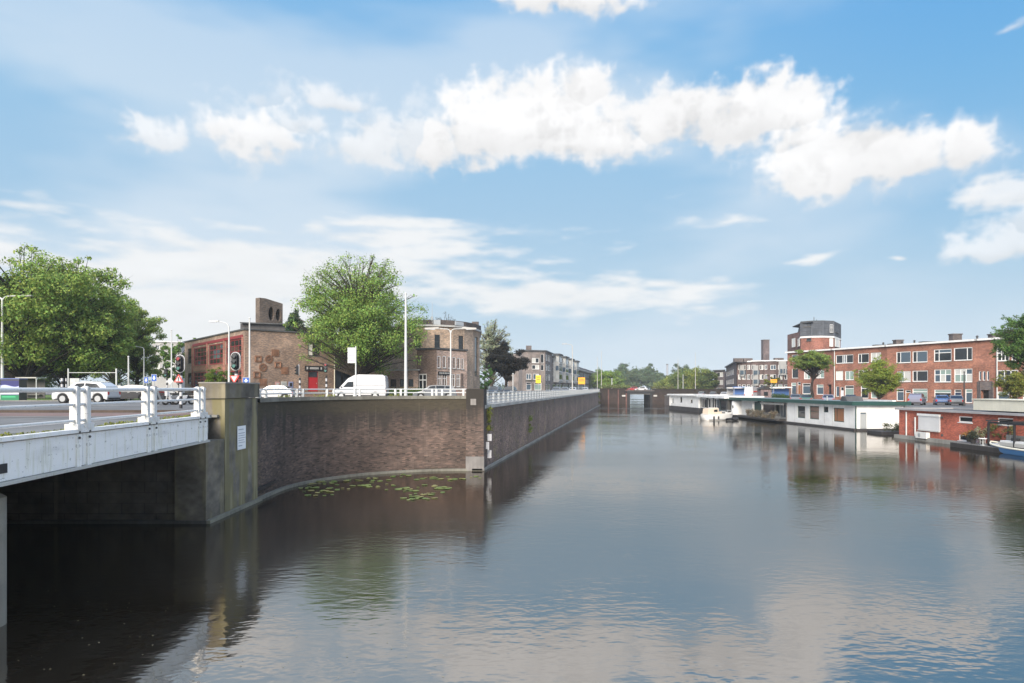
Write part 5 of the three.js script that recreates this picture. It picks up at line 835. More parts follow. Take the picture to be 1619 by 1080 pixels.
function wallPlant(label, px, D, y0, h, w, n, col, sd) { srand(sd); const x = px === null ? quayX(D) : gx(px, D), t = thing('wall_plant', label, 'plant', [quayX(D) + .12, y0, -D]), cl = []; for (let i = 0; i < 16; i++) cl.push({ x: rr(0, .12), y: rr(0, h), z: rr(-w, w), r: rr(.12, .3), f: 1, w: 1 }); const m = new THREE.Mesh(crownGeo(cl, n, .11, col, .6), leafMat('leaf')); m.name = 'foliage'; m.castShadow = true; t.add(m); const g = new G(); g.bar(V3(0, 0, 0), V3(.05, h, 0), .015, .008, 4); g.build('stem', M.bark, t); }
wallPlant('yellow-green weeds growing down the straight quay wall right beside the corner pier', null, 45.2, 2.3, 1.7, .45, 900, [.17, .19, .04], 95);
wallPlant('small green fern on the straight quay wall below the white fence', null, 64, 1.2, 1.6, .35, 420, [.14, .20, .04], 96);
wallPlant('bushy green growth at the far end of the straight quay wall beside the bridge', null, 205, .4, 4.2, 3.2, 2600, [.15, .18, .05], 97);
// ---------- water lilies and litter on the water ----------
{
  const padMats = [std([.15, .19, .05], .45), std([.10, .155, .035], .45), std([.21, .20, .07], .5)], shapeG = (r) => { const s = new THREE.Shape(); s.moveTo(0, 0); for (let i = 0; i <= 18; i++) { const a = .25 + i / 18 * 5.8; s.lineTo(Math.cos(a) * r * (1 + .05 * Math.sin(i * 2.1)), Math.sin(a) * r); } const g = new THREE.ExtrudeGeometry(s, { depth: .012, bevelEnabled: false }); g.rotateX(-Math.PI / 2); return g; };
  const pg = [.09, .13, .17].map(shapeG), W = (px, py) => { const D = EY * F / (py - HY); return [gx(px, D), D]; };
  srand(101);
  const patch = (label, list) => { const [x0, D0] = W(list[0][0], list[0][1]), t = thing('water_lily', label, 'water lily', [x0, .012, -D0]); list.forEach(([px, py, n]) => { const [x, D] = W(px, py); for (let i = 0; i < n; i++) { const m = new THREE.Mesh(pg[Math.floor(rnd() * 3)], padMats[Math.floor(rnd() * 3)]); m.name = 'leaf'; m.position.set(x - x0 + (i ? rr(-.85, .85) : 0), i * .004 + rnd() * .01, -D + D0 + (i ? rr(-.55, .55) : 0)); m.rotation.set(rr(-.06, .06), rr(0, 6.28), rr(-.06, .06)); m.castShadow = m.receiveShadow = true; t.add(m); } }); };
  patch('densest patch of green lily pads, leftmost, under the curved wall', [[500, 771, 9], [513, 766, 7], [527, 761, 7], [492, 776, 6], [519, 778, 5], [513, 784, 4], [533, 775, 4], [506, 762, 3]]);
  patch('lily pads floating right of the dense patch, close to the wall foot', [[592, 756, 5], [601, 761, 4], [570, 760, 3], [575, 768, 5], [584, 770, 3]]);
  patch('few lily pads by the wall near the drain grate', [[634, 754, 4], [646, 752, 2]]);
  patch('pale yellow lily pads scattered out in the dark reflection', [[629, 774, 4], [641, 773, 3], [650, 776, 3], [622, 768, 3], [661, 771, 2]]);
  patch('cluster of yellowish lily pads farthest from the wall', [[650, 789, 5], [662, 787, 5], [638, 788, 2], [670, 782, 3], [657, 781, 2], [687, 788, 1]]);
  patch('lily pads in a line along the wall toward the corner pier', [[668, 757, 3], [682, 755, 3], [698, 757, 2], [712, 758, 2], [708, 754, 2]]);
  patch('lily pads in the middle right of the dark reflection', [[687, 769, 4], [697, 773, 4], [706, 771, 2], [700, 779, 2]]);
  patch('lily pads closest to the foot of the corner pier', [[734, 758, 3], [745, 755, 2], [728, 757, 2], [752, 754, 2]]);
  const pet = new G(); srand(103); for (let i = 0; i < 520; i++) { const px = rr(-40, 1500), py = rr(800, 1100), k = fbm(px * .006, py * .009, 3, 5); if (k < .5 || (px > 760 && rnd() > .12)) continue; const [x, D] = W(px, py), r = rr(.008, .026), a = rr(0, 6.3), c = V3(x, .008, -D); pet.quad(c.clone().add(V3(Math.cos(a) * r, 0, Math.sin(a) * r)), c.clone().add(V3(-Math.sin(a) * r * .6, .004, Math.cos(a) * r * .6)), c.clone().add(V3(-Math.cos(a) * r, 0, -Math.sin(a) * r)), c.clone().add(V3(Math.sin(a) * r * .6, .002, -Math.cos(a) * r * .6))); }
  const pm = pet.build('petal_litter', std([.20, .18, .11], .8)); pm.userData = { label: 'pale petals and seeds drifting on the dark water', category: 'litter', kind: 'stuff' };
}
// ---------- vehicles: nose towards -x, wheels on y = 0 ----------
function vehicle(label, o) {
  const t = thing(o.name ?? 'car', label, o.category ?? 'car', [0, 0, 0], { group: o.group }), { L, W, H } = o, x0 = -L / 2, x1 = L / 2, b = o.belt, gh = o.ground ?? .24, wr = o.wr ?? .33;
  const wx = [x0 + o.front, x1 - o.rear], arch = (cx) => { const p = []; for (let i = 0; i <= 8; i++) { const a = Math.PI - i / 8 * Math.PI; p.push([cx - Math.cos(a) * -1 * (wr + .06), gh + Math.sin(a) * (wr + .1 - gh + .28)]); } return p; };
  const under = []; for (const cx of [wx[1], wx[0]]) { for (let i = 0; i <= 8; i++) { const a = i / 8 * Math.PI; under.push([cx + Math.cos(a) * (wr + .07), Math.max(gh, wr + Math.sin(a) * (wr + .07))]); } }
  const low = [[x0 + .1, gh], [x0 + .01, gh + .16], [x0, o.nose], [x0 + .1, o.nose + .14], ...o.hood, [x1 - .12, b], [x1 - .02, b - .18], [x1, gh + .3], [x1 - .08, gh], ...under];
  const body = new G().shape(low, W, null, .07).build('body', o.paint, t);
  // glasshouse: sides lean in toward the roof
  const gp = o.glass, zAt = (y) => W / 2 - .05 - clamp((y - b) / (H - b)) * (o.lean ?? .16), cab = new G(), n = gp.length;
  const tri = THREE.ShapeUtils.triangulateShape(gp.map(([x, y]) => new THREE.Vector2(x, y)), []);
  for (const s of [1, -1]) for (const f of tri) { const [p, q, r] = f.map((i) => V3(gp[i][0], gp[i][1], s * zAt(gp[i][1]))); const g = new THREE.BufferGeometry(); g.setAttribute('position', new THREE.Float32BufferAttribute((s > 0 ? [p, q, r] : [p, r, q]).flatMap((v) => [v.x, v.y, v.z]), 3)); g.computeVertexNormals(); cab.add(g); }
  for (let i = 0; i < n; i++) { const p = gp[i], q = gp[(i + 1) % n]; cab.quad(V3(p[0], p[1], zAt(p[1])), V3(q[0], q[1], zAt(q[1])), V3(q[0], q[1], -zAt(q[1])), V3(p[0], p[1], -zAt(p[1]))); }
  cab.build('cabin', o.paint, t);
  const pane = (name, pts, mat = M.glass) => { for (const s of [1, -1]) { const g = new G(); g.quad(...pts.map(([x, y]) => V3(x, y, s * (zAt(y) + .012)))); g.build(name, mat, t); } };
  for (const w of o.windows) pane('side_window', w);
  const cross = (name, p, q, k = .1) => { const g = new G(), A = V3(p[0], p[1], 0), B = V3(q[0], q[1], 0), nrm = V3(-(q[1] - p[1]), q[0] - p[0], 0).normalize().multiplyScalar(.014 * (o.flip ?? 1)), a = A.clone().lerp(B, k).add(nrm), c = A.clone().lerp(B, 1 - k).add(nrm); g.quad(V3(a.x, a.y, zAt(a.y) - .08), V3(c.x, c.y, zAt(c.y) - .07), V3(c.x, c.y, -zAt(c.y) + .07), V3(a.x, a.y, -zAt(a.y) + .08)); g.build(name, M.glass, t); };
  cross('windscreen', gp[o.ws[0]], gp[o.ws[1]]); if (o.rw) cross('rear_window', gp[o.rw[0]], gp[o.rw[1]], .14);
  for (const cx of wx) for (const s of [1, -1]) {
    const w = new G().disc(V3(cx, wr, s * (W / 2 - .1)), V3(0, 0, 1), wr, .21, 22).build('wheel', M.tyre, t); new G().disc(V3(cx, wr, s * (W / 2 + .008)), V3(0, 0, 1), wr * .66, .02, 16).build('rim', M.rim, w);
    new G().disc(V3(cx, wr + .02, s * (W / 2 - .16)), V3(0, 0, 1), wr + .06, .2, 18).build('wheel_arch', M.rubber, t);
  }
  for (const s of [1, -1]) { new G().box(x0 + .12, o.nose + .08, s * (W / 2 - .24), .18, .14, .34).build('headlight', M.lampGlass, t); new G().box(x1 - .05, b - .26, s * (W / 2 - .14), .1, .3, .2).build('tail_light', M.tail, t); new G().box(gp[o.ws[0]][0] + .28, b + .07, s * (W / 2 + .06), .12, .12, .16).build('mirror', o.mirror ?? M.black, t); }
  new G().box(x0 + .0, gh + .12, 0, .1, .16, W * .7).box(x0 + .02, o.nose - .07, 0, .06, .1, W * .5).build('grille', M.black, t); new G().box(x1 - .03, gh + .1, 0, .1, .16, W * .85).build('bumper', M.black, t); new G().box((wx[0] + wx[1]) / 2, gh + .06, 0, wx[1] - wx[0] - 2 * wr - .2, .1, W + .02).build('sill', M.black, t);
  for (const dx of o.doors ?? []) for (const s of [1, -1]) new G().box(dx, (b + gh) / 2 + .12, s * (W / 2 + .001), .015, b - gh - .3, .006).build('door_seam', M.iron, t);
  for (const dx of o.doors ?? []) for (const s of [1, -1]) new G().box(dx - .16, b - .12, s * (W / 2 + .015), .17, .035, .03).build('door_handle', M.metalGrey, t);
  for (const f of o.more ?? []) f(t);
  return t;
}
const put = (t, px, D, y, ry) => { t.position.set(gx(px, D), y, -D); t.rotation.y = ry; return t; };
const SUV = { L: 4.35, W: 1.8, H: 1.66, belt: 1.06, nose: .66, front: .86, rear: .78, wr: .35, hood: [[-1.25, 1.0], [-1.0, 1.06]], glass: [[-1.2, 1.02], [-.45, 1.6], [.2, 1.66], [1.5, 1.6], [1.95, 1.3], [2.08, 1.03]], ws: [0, 1], rw: [3, 5], windows: [[[-.78, 1.08], [-.3, 1.52], [.28, 1.55], [.28, 1.08]], [[.36, 1.08], [.36, 1.55], [1.2, 1.5], [1.62, 1.14]]], doors: [-.72, .32, 1.1] };
const HATCH = { L: 4.1, W: 1.74, H: 1.46, belt: .92, nose: .58, front: .82, rear: .72, wr: .31, hood: [[-1.2, .86], [-.9, .92]], glass: [[-1.15, .88], [-.3, 1.4], [.25, 1.46], [1.25, 1.4], [1.9, .9]], ws: [0, 1], rw: [3, 4], windows: [[[-.72, .94], [-.18, 1.34], [.25, 1.38], [.25, .94]], [[.33, .94], [.33, 1.38], [1.05, 1.33], [1.45, .98]]], doors: [-.7, .28, 1.0] };
const suv = put(vehicle('white sport utility car driving left behind the bridge railing', { ...SUV, paint: CP.white }), 137, 53.5, GL, 0);
{ const g = new G(); for (const s of [1, -1]) g.bar(V3(-.4, 1.7, s * .62), V3(1.4, 1.67, s * .62), .025); g.build('roof_rail', M.metalGrey, suv); }
const sporty = put(vehicle('low white three-door car with a rear spoiler just right of the mossy pillar', { ...HATCH, H: 1.38, paint: CP.white, mirror: CP.white }), 432, 66, GL - .02, .06);
new G().box(1.75, 1.16, 0, .3, .04, 1.5).build('spoiler', CP.white, sporty);
put(vehicle('silver estate car parked behind the coping railing, before the brick annex', { L: 4.6, W: 1.78, H: 1.5, belt: .94, nose: .58, front: .85, rear: .9, wr: .31, hood: [[-1.35, .88], [-1.1, .94]], glass: [[-1.4, .9], [-.6, 1.43], [.1, 1.5], [1.75, 1.44], [2.2, .92]], ws: [0, 1], rw: [3, 4], windows: [[[-.95, .96], [-.45, 1.37], [.05, 1.42], [.05, .96]], [[.13, .96], [.13, 1.42], [1.0, 1.4], [1.0, .96]], [[1.08, .96], [1.08, 1.39], [1.6, 1.36], [1.9, 1.0]]], doors: [-.95, .1, 1.05], paint: CP.silver }), 688, 72, GL, .08);
put(vehicle('white high-roofed panel van driving left behind the curved wall railing', { name: 'van', category: 'van', L: 5.7, W: 2.0, H: 2.62, belt: 1.22, nose: .72, front: .95, rear: 1.15, wr: .35, ground: .34, lean: .1, hood: [[-2.1, 1.12], [-1.95, 1.22]], glass: [[-2.15, 1.18], [-1.2, 2.2], [-.6, 2.52], [-.1, 2.62], [2.45, 2.58], [2.72, 2.4], [2.8, 1.2]], ws: [0, 1], windows: [[[-1.72, 1.28], [-1.22, 1.82], [-.62, 1.86], [-.62, 1.28]]], doors: [-.58, .75], paint: CP.white, mirror: M.black, more: [(t) => { for (const s of [1, -1]) { new G().box(.9, 1.5, s * .985, 3.5, .03, .02).build('panel_crease', CP.silver, t); new G().box(.1, .62, s * 1.0, 4.0, .12, .03).build('rub_strip', M.metalGrey, t); } }] }), 571, 73.5, GL, 0);
const dk = vehicle('dark parked hatchback half hidden behind the second railing post', { ...HATCH, paint: CP.black }); put(dk, 208, 60, GL, .1);
copy(dk, 'silver hatchback parked behind the white sport utility car', [gx(176, 66), GL, -66], .05, { paint: CP.silver });
copy(dk, 'red-brown hatchback parked beyond the dark one by the railing', [gx(222, 70), GL, -70], .1, { paint: CP.red });
// far left cars along the canal road
const far = [[782, 108, 'grey hatchback under the copper tree', CP.grey], [806, 112, 'black hatchback under the copper tree', CP.black], [880, 150, 'silver hatchback near the corner of the left canal terrace', CP.silver], [893, 165, 'dark hatchback among the cars on the left canal road', CP.grey], [906, 172, 'white hatchback beside the tall lamp on the left canal road', CP.white], [925, 195, 'white hatchback near the end of the left canal road', CP.white], [916, 186, 'black hatchback below the orange panel', CP.black]];
for (const [px, D, label, paint] of far) copy(dk, label, [gx(px, D), GL, -D], 1.35, { paint });
copy(dk, 'white hatchback crossing on the far canal bridge', [gx(1013, 228), 4.36, -228], 0, { paint: CP.white });
copy(dk, 'red hatchback crossing on the far canal bridge left of the white one', [gx(1000, 230), 4.36, -230], 0, { paint: CP.red });
copy(dk, 'white hatchback on the right end of the far canal bridge', [gx(1041, 229), 4.3, -229], .1, { paint: CP.white });
// right quay
const mpv = put(vehicle('silver people carrier parked on the quay above the red houseboat', { ...SUV, H: 1.7, paint: CP.lilac, glass: [[-1.5, 1.02], [-.5, 1.62], [.2, 1.7], [1.6, 1.62], [2.0, 1.2], [2.08, 1.03]], windows: [[[-.95, 1.08], [-.4, 1.54], [.1, 1.58], [.1, 1.08]], [[.18, 1.08], [.18, 1.58], [.9, 1.56], [.9, 1.08]], [[.98, 1.08], [.98, 1.55], [1.5, 1.5], [1.8, 1.14]]] }), 1450, 98, GR, Math.PI + .9);
[[1488, 99, 'blue-grey hatchback parked right of the silver people carrier', CP.blue], [1510, 97, 'dark grey hatchback partly behind the cream cabin', CP.grey], [1276, 110, 'dark green hatchback parked under the pollarded tree', CP.green], [1259, 116, 'silver hatchback parked left of the pollarded tree', CP.silver], [1310, 107, 'grey hatchback parked right of the pollarded tree', CP.lilac], [1345, 104, 'black hatchback parked before the house with the white drainpipe', CP.black], [1146, 178, 'white hatchback parked beyond the houseboats under the brown terrace', CP.white], [1128, 190, 'black hatchback parked beyond the far white houseboat', CP.black], [1110, 205, 'pale blue hatchback parked at the end of the right quay', CP.silver]].forEach(([px, D, label, paint]) => copy(dk, label, [gx(px, D), GR, -D], Math.PI + 1.1, { paint }));
const van2 = put(vehicle('white box van with red stripe parked among market stalls on the right quay', { name: 'van', category: 'van', L: 5.4, W: 2.0, H: 2.7, belt: 1.2, nose: .7, front: .95, rear: 1.1, wr: .34, ground: .3, lean: .08, hood: [[-2.0, 1.1], [-1.85, 1.2]], glass: [[-2.05, 1.16], [-1.3, 2.1], [-1.1, 2.66], [2.5, 2.7], [2.65, 1.18]], ws: [0, 1], windows: [[[-1.6, 1.26], [-1.15, 1.8], [-.6, 1.8], [-.6, 1.26]]], doors: [-.55], paint: CP.white, more: [(t) => { for (const s of [1, -1]) new G().box(.7, 1.7, s * .99, 3.0, .25, .04).build('stripe', M.redSign, t); }] }), 1190, 150, GR, Math.PI + .9);
// ---------- motor scooters by the railing ----------
{
  const t = thing('scooter', 'dark motor scooter parked behind the railing, nearest the red triangle sign', 'scooter', [gx(288, 48), GL, -48], { ry: .2, group: 'scooters and bicycles parked behind the bridge railing' });
  for (const x of [-.62, .62]) { const w = new G().torus(V3(x, .26, 0), V3(0, 0, 1), .2, .06, 16).build('wheel', M.tyre, t); new G().disc(V3(x, .26, 0), V3(0, 0, 1), .12, .06, 12).build('rim', M.rim, w); }
  new G().shape([[-.35, .28], [-.55, .85], [-.42, .9], [-.22, .38], [.1, .34], [.25, .62], [.85, .68], [.8, .45], [.4, .28]], .3, null, .04).build('body', CP.black, t); new G().box(.42, .76, 0, .75, .12, .26).build('seat', M.rubber, t); new G().bar(V3(-.62, .26, .06), V3(-.48, .95, .03), .03).bar(V3(-.46, .98, -.3), V3(-.46, .98, .3), .02).build('handlebar', M.metalGrey, t); new G().box(-.56, .8, 0, .06, .35, .34).build('leg_shield', M.whiteSign, t); new G().ball(-.55, .94, 0, .08).build('headlight', M.lampGlass, t);
  copy(t, 'white motor scooter in the middle of the parked row behind the railing', [gx(276, 47), GL, -47], .9, { paint: CP.white }); copy(t, 'grey motor scooter leaning at the left of the parked row', [gx(262, 47.5), GL, -47.5], .4, { paint: CP.silver }); copy(t, 'black motor scooter at the left end of the scooter row', [gx(251, 48.5), GL, -48.5], -.5, {});
}
// ---------- poles, lamps, signals, signs ----------
function lampPost(label, px, D, y, h, arms, r = .08, o = {}) {
  const t = thing('street_lamp', label, 'street lamp', [gx(px, D), y, -D], { group: o.group });
  new G().cyl(0, 0, 0, r * 1.25, r * .7, h, 10).cyl(0, 0, 0, r * 1.8, r * 1.6, 1.1, 10).build('pole', o.mat ?? M.metalWhite, t);
  for (const [len, rise, z = 0] of arms) {
    const s = Math.sign(len); new G().tube([V3(0, h - .25, 0), V3(len * .12, h + rise * .45, z * .1), V3(len * .5, h + rise * .85, z * .5), V3(len * .86, h + rise, z * .9)], r * .5, 10, 6).build('arm', o.mat ?? M.metalWhite, t);
    const hd = new G(); hd.box(len * .86 + s * .42, h + rise + .02, z, .95, .11, .26, 0, 0, s * -.05).box(len * .86 + s * .02, h + rise, z, .2, .09, .16); const b = hd.build('lamp_head', o.headMat ?? M.pale, t); new G().box(len * .86 + s * .5, h + rise - .05, z, .6, .05, .2).build('lens', M.lampGlass, b);
  }
  return t;
}
lampPost('tall white street lamp with a double arm at the left edge of the photo', 3.5, 70, GL, 10.4, [[2.5, .25], [-2.5, .25]], .13);
lampPost('slender street lamp arching left in front of the red gridded windows', 362, 69, GL, 7.4, [[-1.25, .5]], .10, { headMat: M.metalGrey });
lampPost('pale street lamp arching left against the trees behind the bridge railing', 227.5, 82, GL, 5.9, [[-1.1, .25]], .08);
lampPost('white street lamp with two arms before the brick annex', 712.5, 46.6, GL, 5.1, [[1.0, .12], [-1.0, .12]], .055);
lampPost('tall lamp with long left arm on the canal road near the left terrace', 905, 131, GL, 9.3, [[-1.3, .35]], .10, { mat: M.pale });
lampPost('thin faint street lamp between the trees left of the white lamp', 205, 95, GL, 5.2, [[-1.6, .15]], .06);
const mast = (name, label, px, D, y, h, r0, r1, o = {}) => { const t = thing(name, label, o.category ?? 'mast', [gx(px, D), y, -D], { group: o.group }); new G().cyl(0, 0, 0, r0, r1, h, 10).build('pole', o.mat ?? M.metalWhite, t); new G().cyl(0, 0, 0, r0 * 1.6, r0 * 1.5, .35, 10).build('foot', o.mat ?? M.metalWhite, t); new G().ball(0, h, 0, r1 * 1.5).build('cap', o.mat ?? M.metalWhite, t); return t; };
mast('tram_mast', 'thick white mast standing by the coping railing in front of the green tree', 641.5, 46.5, GL, 7.6, .125, .055);
mast('tram_mast', 'white pole before the corner of the brown brick building', 394.5, 60, GL, 7.3, .085, .06);
mast('tram_mast', 'pale pole beside the pale flats, left of the signal with the triangle', 271, 64, GL, 6.6, .07, .05);
mast('tram_mast', 'pale pole right of the portal frame under the trees', 203, 66, GL, 4.2, .07, .06);
for (const [px, h, label, y] of [[944.5, 11.2, 'shorter of the twin white flagpoles left of the far bridge', GL], [951, 13.2, 'taller of the twin white flagpoles left of the far bridge', GL], [1072, 10.6, 'shorter of the twin white flagpoles right of the far bridge', 4.3], [1099.5, 12.6, 'taller of the twin white flagpoles right of the far bridge', 4.3]]) mast('flagpole', label, px, 223, y, h, .11, .06, { category: 'flagpole', mat: M.pale });
mast('flagpole', 'short pale pole on the left approach of the far bridge', 967.5, 232, GL, 4.4, .14, .12, { category: 'flagpole' });
mast('flagpole', 'short pale pole before the olive trees right of the far bridge', 1080, 232, 4.3, 5.6, .1, .08, { category: 'flagpole' });
mast('tram_mast', 'dark lamp post standing before the big windows of the red brick house', 1524.5, 92, GR, 4.6, .1, .07, { mat: M.iron });
mast('tram_mast', 'white post beside the yellow square sign on the canal road', 811, 106, GL, 3.4, .09, .08);
// signals on striped posts
function stripes(g1, g2, y0, y1, r, n) { for (let i = 0; i < n; i++) (i % 2 ? g2 : g1).cyl(0, y0 + (y1 - y0) * i / n, 0, r, r, (y1 - y0) / n, 12); }
const pill = (w, h) => { const p = [], r = w / 2; for (let i = 0; i <= 12; i++) { const a = i / 12 * Math.PI; p.push([Math.cos(a) * r, h / 2 - r + Math.sin(a) * r]); } for (let i = 0; i <= 12; i++) { const a = Math.PI + i / 12 * Math.PI; p.push([Math.cos(a) * r, -h / 2 + r + Math.sin(a) * r]); } return p; };
function signal(label, px, D, o) {
  const t = thing('traffic_signal', label, 'traffic light', [gx(px, D), GL, -D], { ry: o.ry ?? 0 });
  const a = new G(), b = new G(); stripes(a, b, 0, o.h, .085, 9); a.build('post', M.black, t); b.build('post_band', M.whiteSign, t);
  const y = o.y - GL, head = new THREE.Group();
  const m = M4().makeTranslation(0, y, .1);
  if (o.back !== false) { const bd = new G().shape(pill(.54, 1.04), .035, m, .006).build('backboard', M.whiteSign, t); new G().shape(pill(.46, .96), .03, M4().makeTranslation(0, y, .13)).build('board_face', M.black, bd); }
  const hs = new G().shape(pill(.3, .86), .2, M4().makeTranslation(0, y, .22), .02).build('signal_housing', M.black, t);
  [[.27, o.red ? M.lensRed : M.lensDark], [0, M.lensDark], [-.27, M.lensGreen]].forEach(([dy, mat]) => { new G().disc(V3(0, y + dy, .335), V3(0, 0, 1), .095, .02, 16).build('lens', mat, hs); const v = new G(); v.add(new THREE.CylinderGeometry(.115, .115, .14, 14, 1, true, 0, Math.PI), M4().makeRotationFromEuler(new THREE.Euler(Math.PI / 2, -Math.PI / 2, 0)).setPosition(0, y + dy, .38)); v.build('visor', M.black, hs); });
  return t;
}
const sgA = signal('traffic light with white-edged oval board, left one, above the red triangle sign', 286, 39, { y: 6.70, h: 2.1, red: true });
const sgB = signal('traffic light with white-edged oval board in front of the red gridded windows', 373.5, 38, { y: 6.80, h: 2.2 });
signal('traffic light seen edge-on with white oval back, left of the red door', 474, 62, { y: 6.95, h: 2.1, ry: -1.15 });
signal('traffic light showing red beside the right edge of the red door', 516, 62, { y: 7.15, h: 2.3, back: false, red: true });
signal('dark traffic light far behind the scooters', 264, 70, { y: 6.9, h: 2.2, back: false });
const printed = (w, h, draw) => { const k = document.createElement('canvas'); k.width = w; k.height = h; draw(k.getContext('2d'), w, h); const t = new THREE.CanvasTexture(k); t.colorSpace = THREE.SRGBColorSpace; return t; };
function plate(t, pts, mat, name, z = .02, y = 0) { return new G().shape(pts, .03, M4().makeTranslation(0, y, z)).build(name, mat, t); }
function signFace(t, w, h, y, z, texture, name = 'face') { const g = new G(); g.quad(V3(-w / 2, y - h / 2, z), V3(w / 2, y - h / 2, z), V3(w / 2, y + h / 2, z), V3(-w / 2, y + h / 2, z), [[0, 0], [1, 0], [1, 1], [0, 1]]); return g.build(name, std([.9, .9, .9], .5, { map: texture }), t); }
{
  const tri = (r) => [[0, r], [-r * .9, -r * .55], [r * .9, -r * .55]];
  const t = thing('warning_sign', 'red-edged warning triangle with an exclamation mark under the left traffic light', 'sign', [gx(286, 38.8), GL, -38.7]);
  plate(t, tri(.3), M.redSign, 'border', .16, 1.66); plate(t, tri(.2), M.whiteSign, 'field', .18, 1.65); new G().box(0, 1.70, .2, .045, .16, .02).box(0, 1.58, .2, .045, .045, .02).build('symbol', M.black, t); new G().box(0, 1.64, .08, .05, .3, .14).build('bracket', M.iron, t);
  const y = thing('yield_sign', 'inverted red and white give-way triangle under the right-hand oval traffic light', 'sign', [gx(373.5, 37.8), GL, -37.7]);
  const inv = (r) => tri(r).map(([a, b]) => [a, -b]); plate(y, inv(.3), M.redSign, 'border', .16, 1.68); plate(y, inv(.2), M.whiteSign, 'field', .18, 1.70); new G().box(0, 1.66, .08, .05, .3, .14).build('bracket', M.iron, y);
  const arrow = printed(128, 128, (x, w, h) => { x.fillStyle = '#2456a8'; x.fillRect(0, 0, w, h); x.fillStyle = '#e8eef8'; x.fillRect(50, 26, 28, 44); x.beginPath(); x.moveTo(20, 62); x.lineTo(108, 62); x.lineTo(64, 108); x.fill(); });
  const rd = (label, px, D, y0, w, h, post) => { const s = thing('road_sign', label, 'sign', [gx(px, D), GL, -D]); new G().cyl(0, 0, -.04, .035, .035, y0 + h / 2, 8).build('post', M.metalGrey, s); new G().box(0, y0, -.005, w + .04, h + .04, .03).build('plate', M.metalGrey, s); signFace(s, w, h, y0, .014, arrow); return s; };
  rd('blue rectangular road sign with white symbol, left of the pair near the second railing post', 231, 52, 1.78, .3, .44); rd('blue road sign with white arrow, right of the pair near the second railing post', 243.5, 51, 1.93, .36, .5); rd('pale blue road sign beside the white pole at the brick building corner', 389, 50, 1.72, .46, .42);
  const gs = thing('road_sign', 'small grey road sign seen from behind next to the pale pole', 'sign', [gx(269, 58), GL, -58]); new G().cyl(0, 0, -.03, .03, .03, 2.0, 8).build('post', M.metalGrey, gs); plate(gs, [[0, .32], [-.28, 0], [0, -.32], [.28, 0]], M.metalGrey, 'plate', 0, 1.75);
  // white three-panel board on a mast
  const lines = printed(256, 96, (x, w, h) => { x.fillStyle = '#eef0f2'; x.fillRect(0, 0, w, h); x.fillStyle = '#5d5578'; for (let i = 0; i < 9; i++) x.fillRect(22 + i * 24, 36, 17, 22); });
  const b = thing('banner_sign', 'white three-panel board with faint lettering hanging from a white pole by the van', 'sign', [gx(562.5, 56), GL, -56]); new G().cyl(0, 0, 0, .075, .05, 4.6, 10).build('pole', M.metalWhite, b);
  for (let i = 0; i < 3; i++) { new G().box(-.36, 4.28 - i * .43, 0, .6, .40, .05).build('panel', M.whiteSign, b); const f = signFace(b, .58, .38, 4.28 - i * .43, .028, lines, 'lettering'); f.position.x = -.36; }
  const roadworks = (label, px, D, y0, w, h, mat, bx, legs) => { const s = thing('roadwork_board', label, 'sign', [gx(px, D), bx, -D]); new G().box(0, y0, 0, w, h, .06).build('board', mat, s); const inner = new G(); inner.box(0, y0, .035, w * .7, h * .08, .01); inner.box(0, y0 + h * .22, .035, w * .6, h * .08, .01); inner.build('lettering', M.iron, s); const g = new G(); for (const q of legs) g.bar(V3(q * w, 0, -.05), V3(q * w, y0 + h / 2, -.05), .04); g.build('post', M.metalGrey, s); };
  roadworks('bright yellow square board on the left canal road before the corner house', 851, 110, 2.6, .8, 1.25, M.yellow, GL, [0]); roadworks('orange board on two posts farther along the left canal road', 919.5, 160, 2.9, 1.6, 1.55, M.orange, GL, [-.45, .45]); roadworks('orange board before the dark brown houses on the right bank', 1223.5, 150, 4.0, 1.4, .75, M.orange, GR, [-.4, .4]);
}
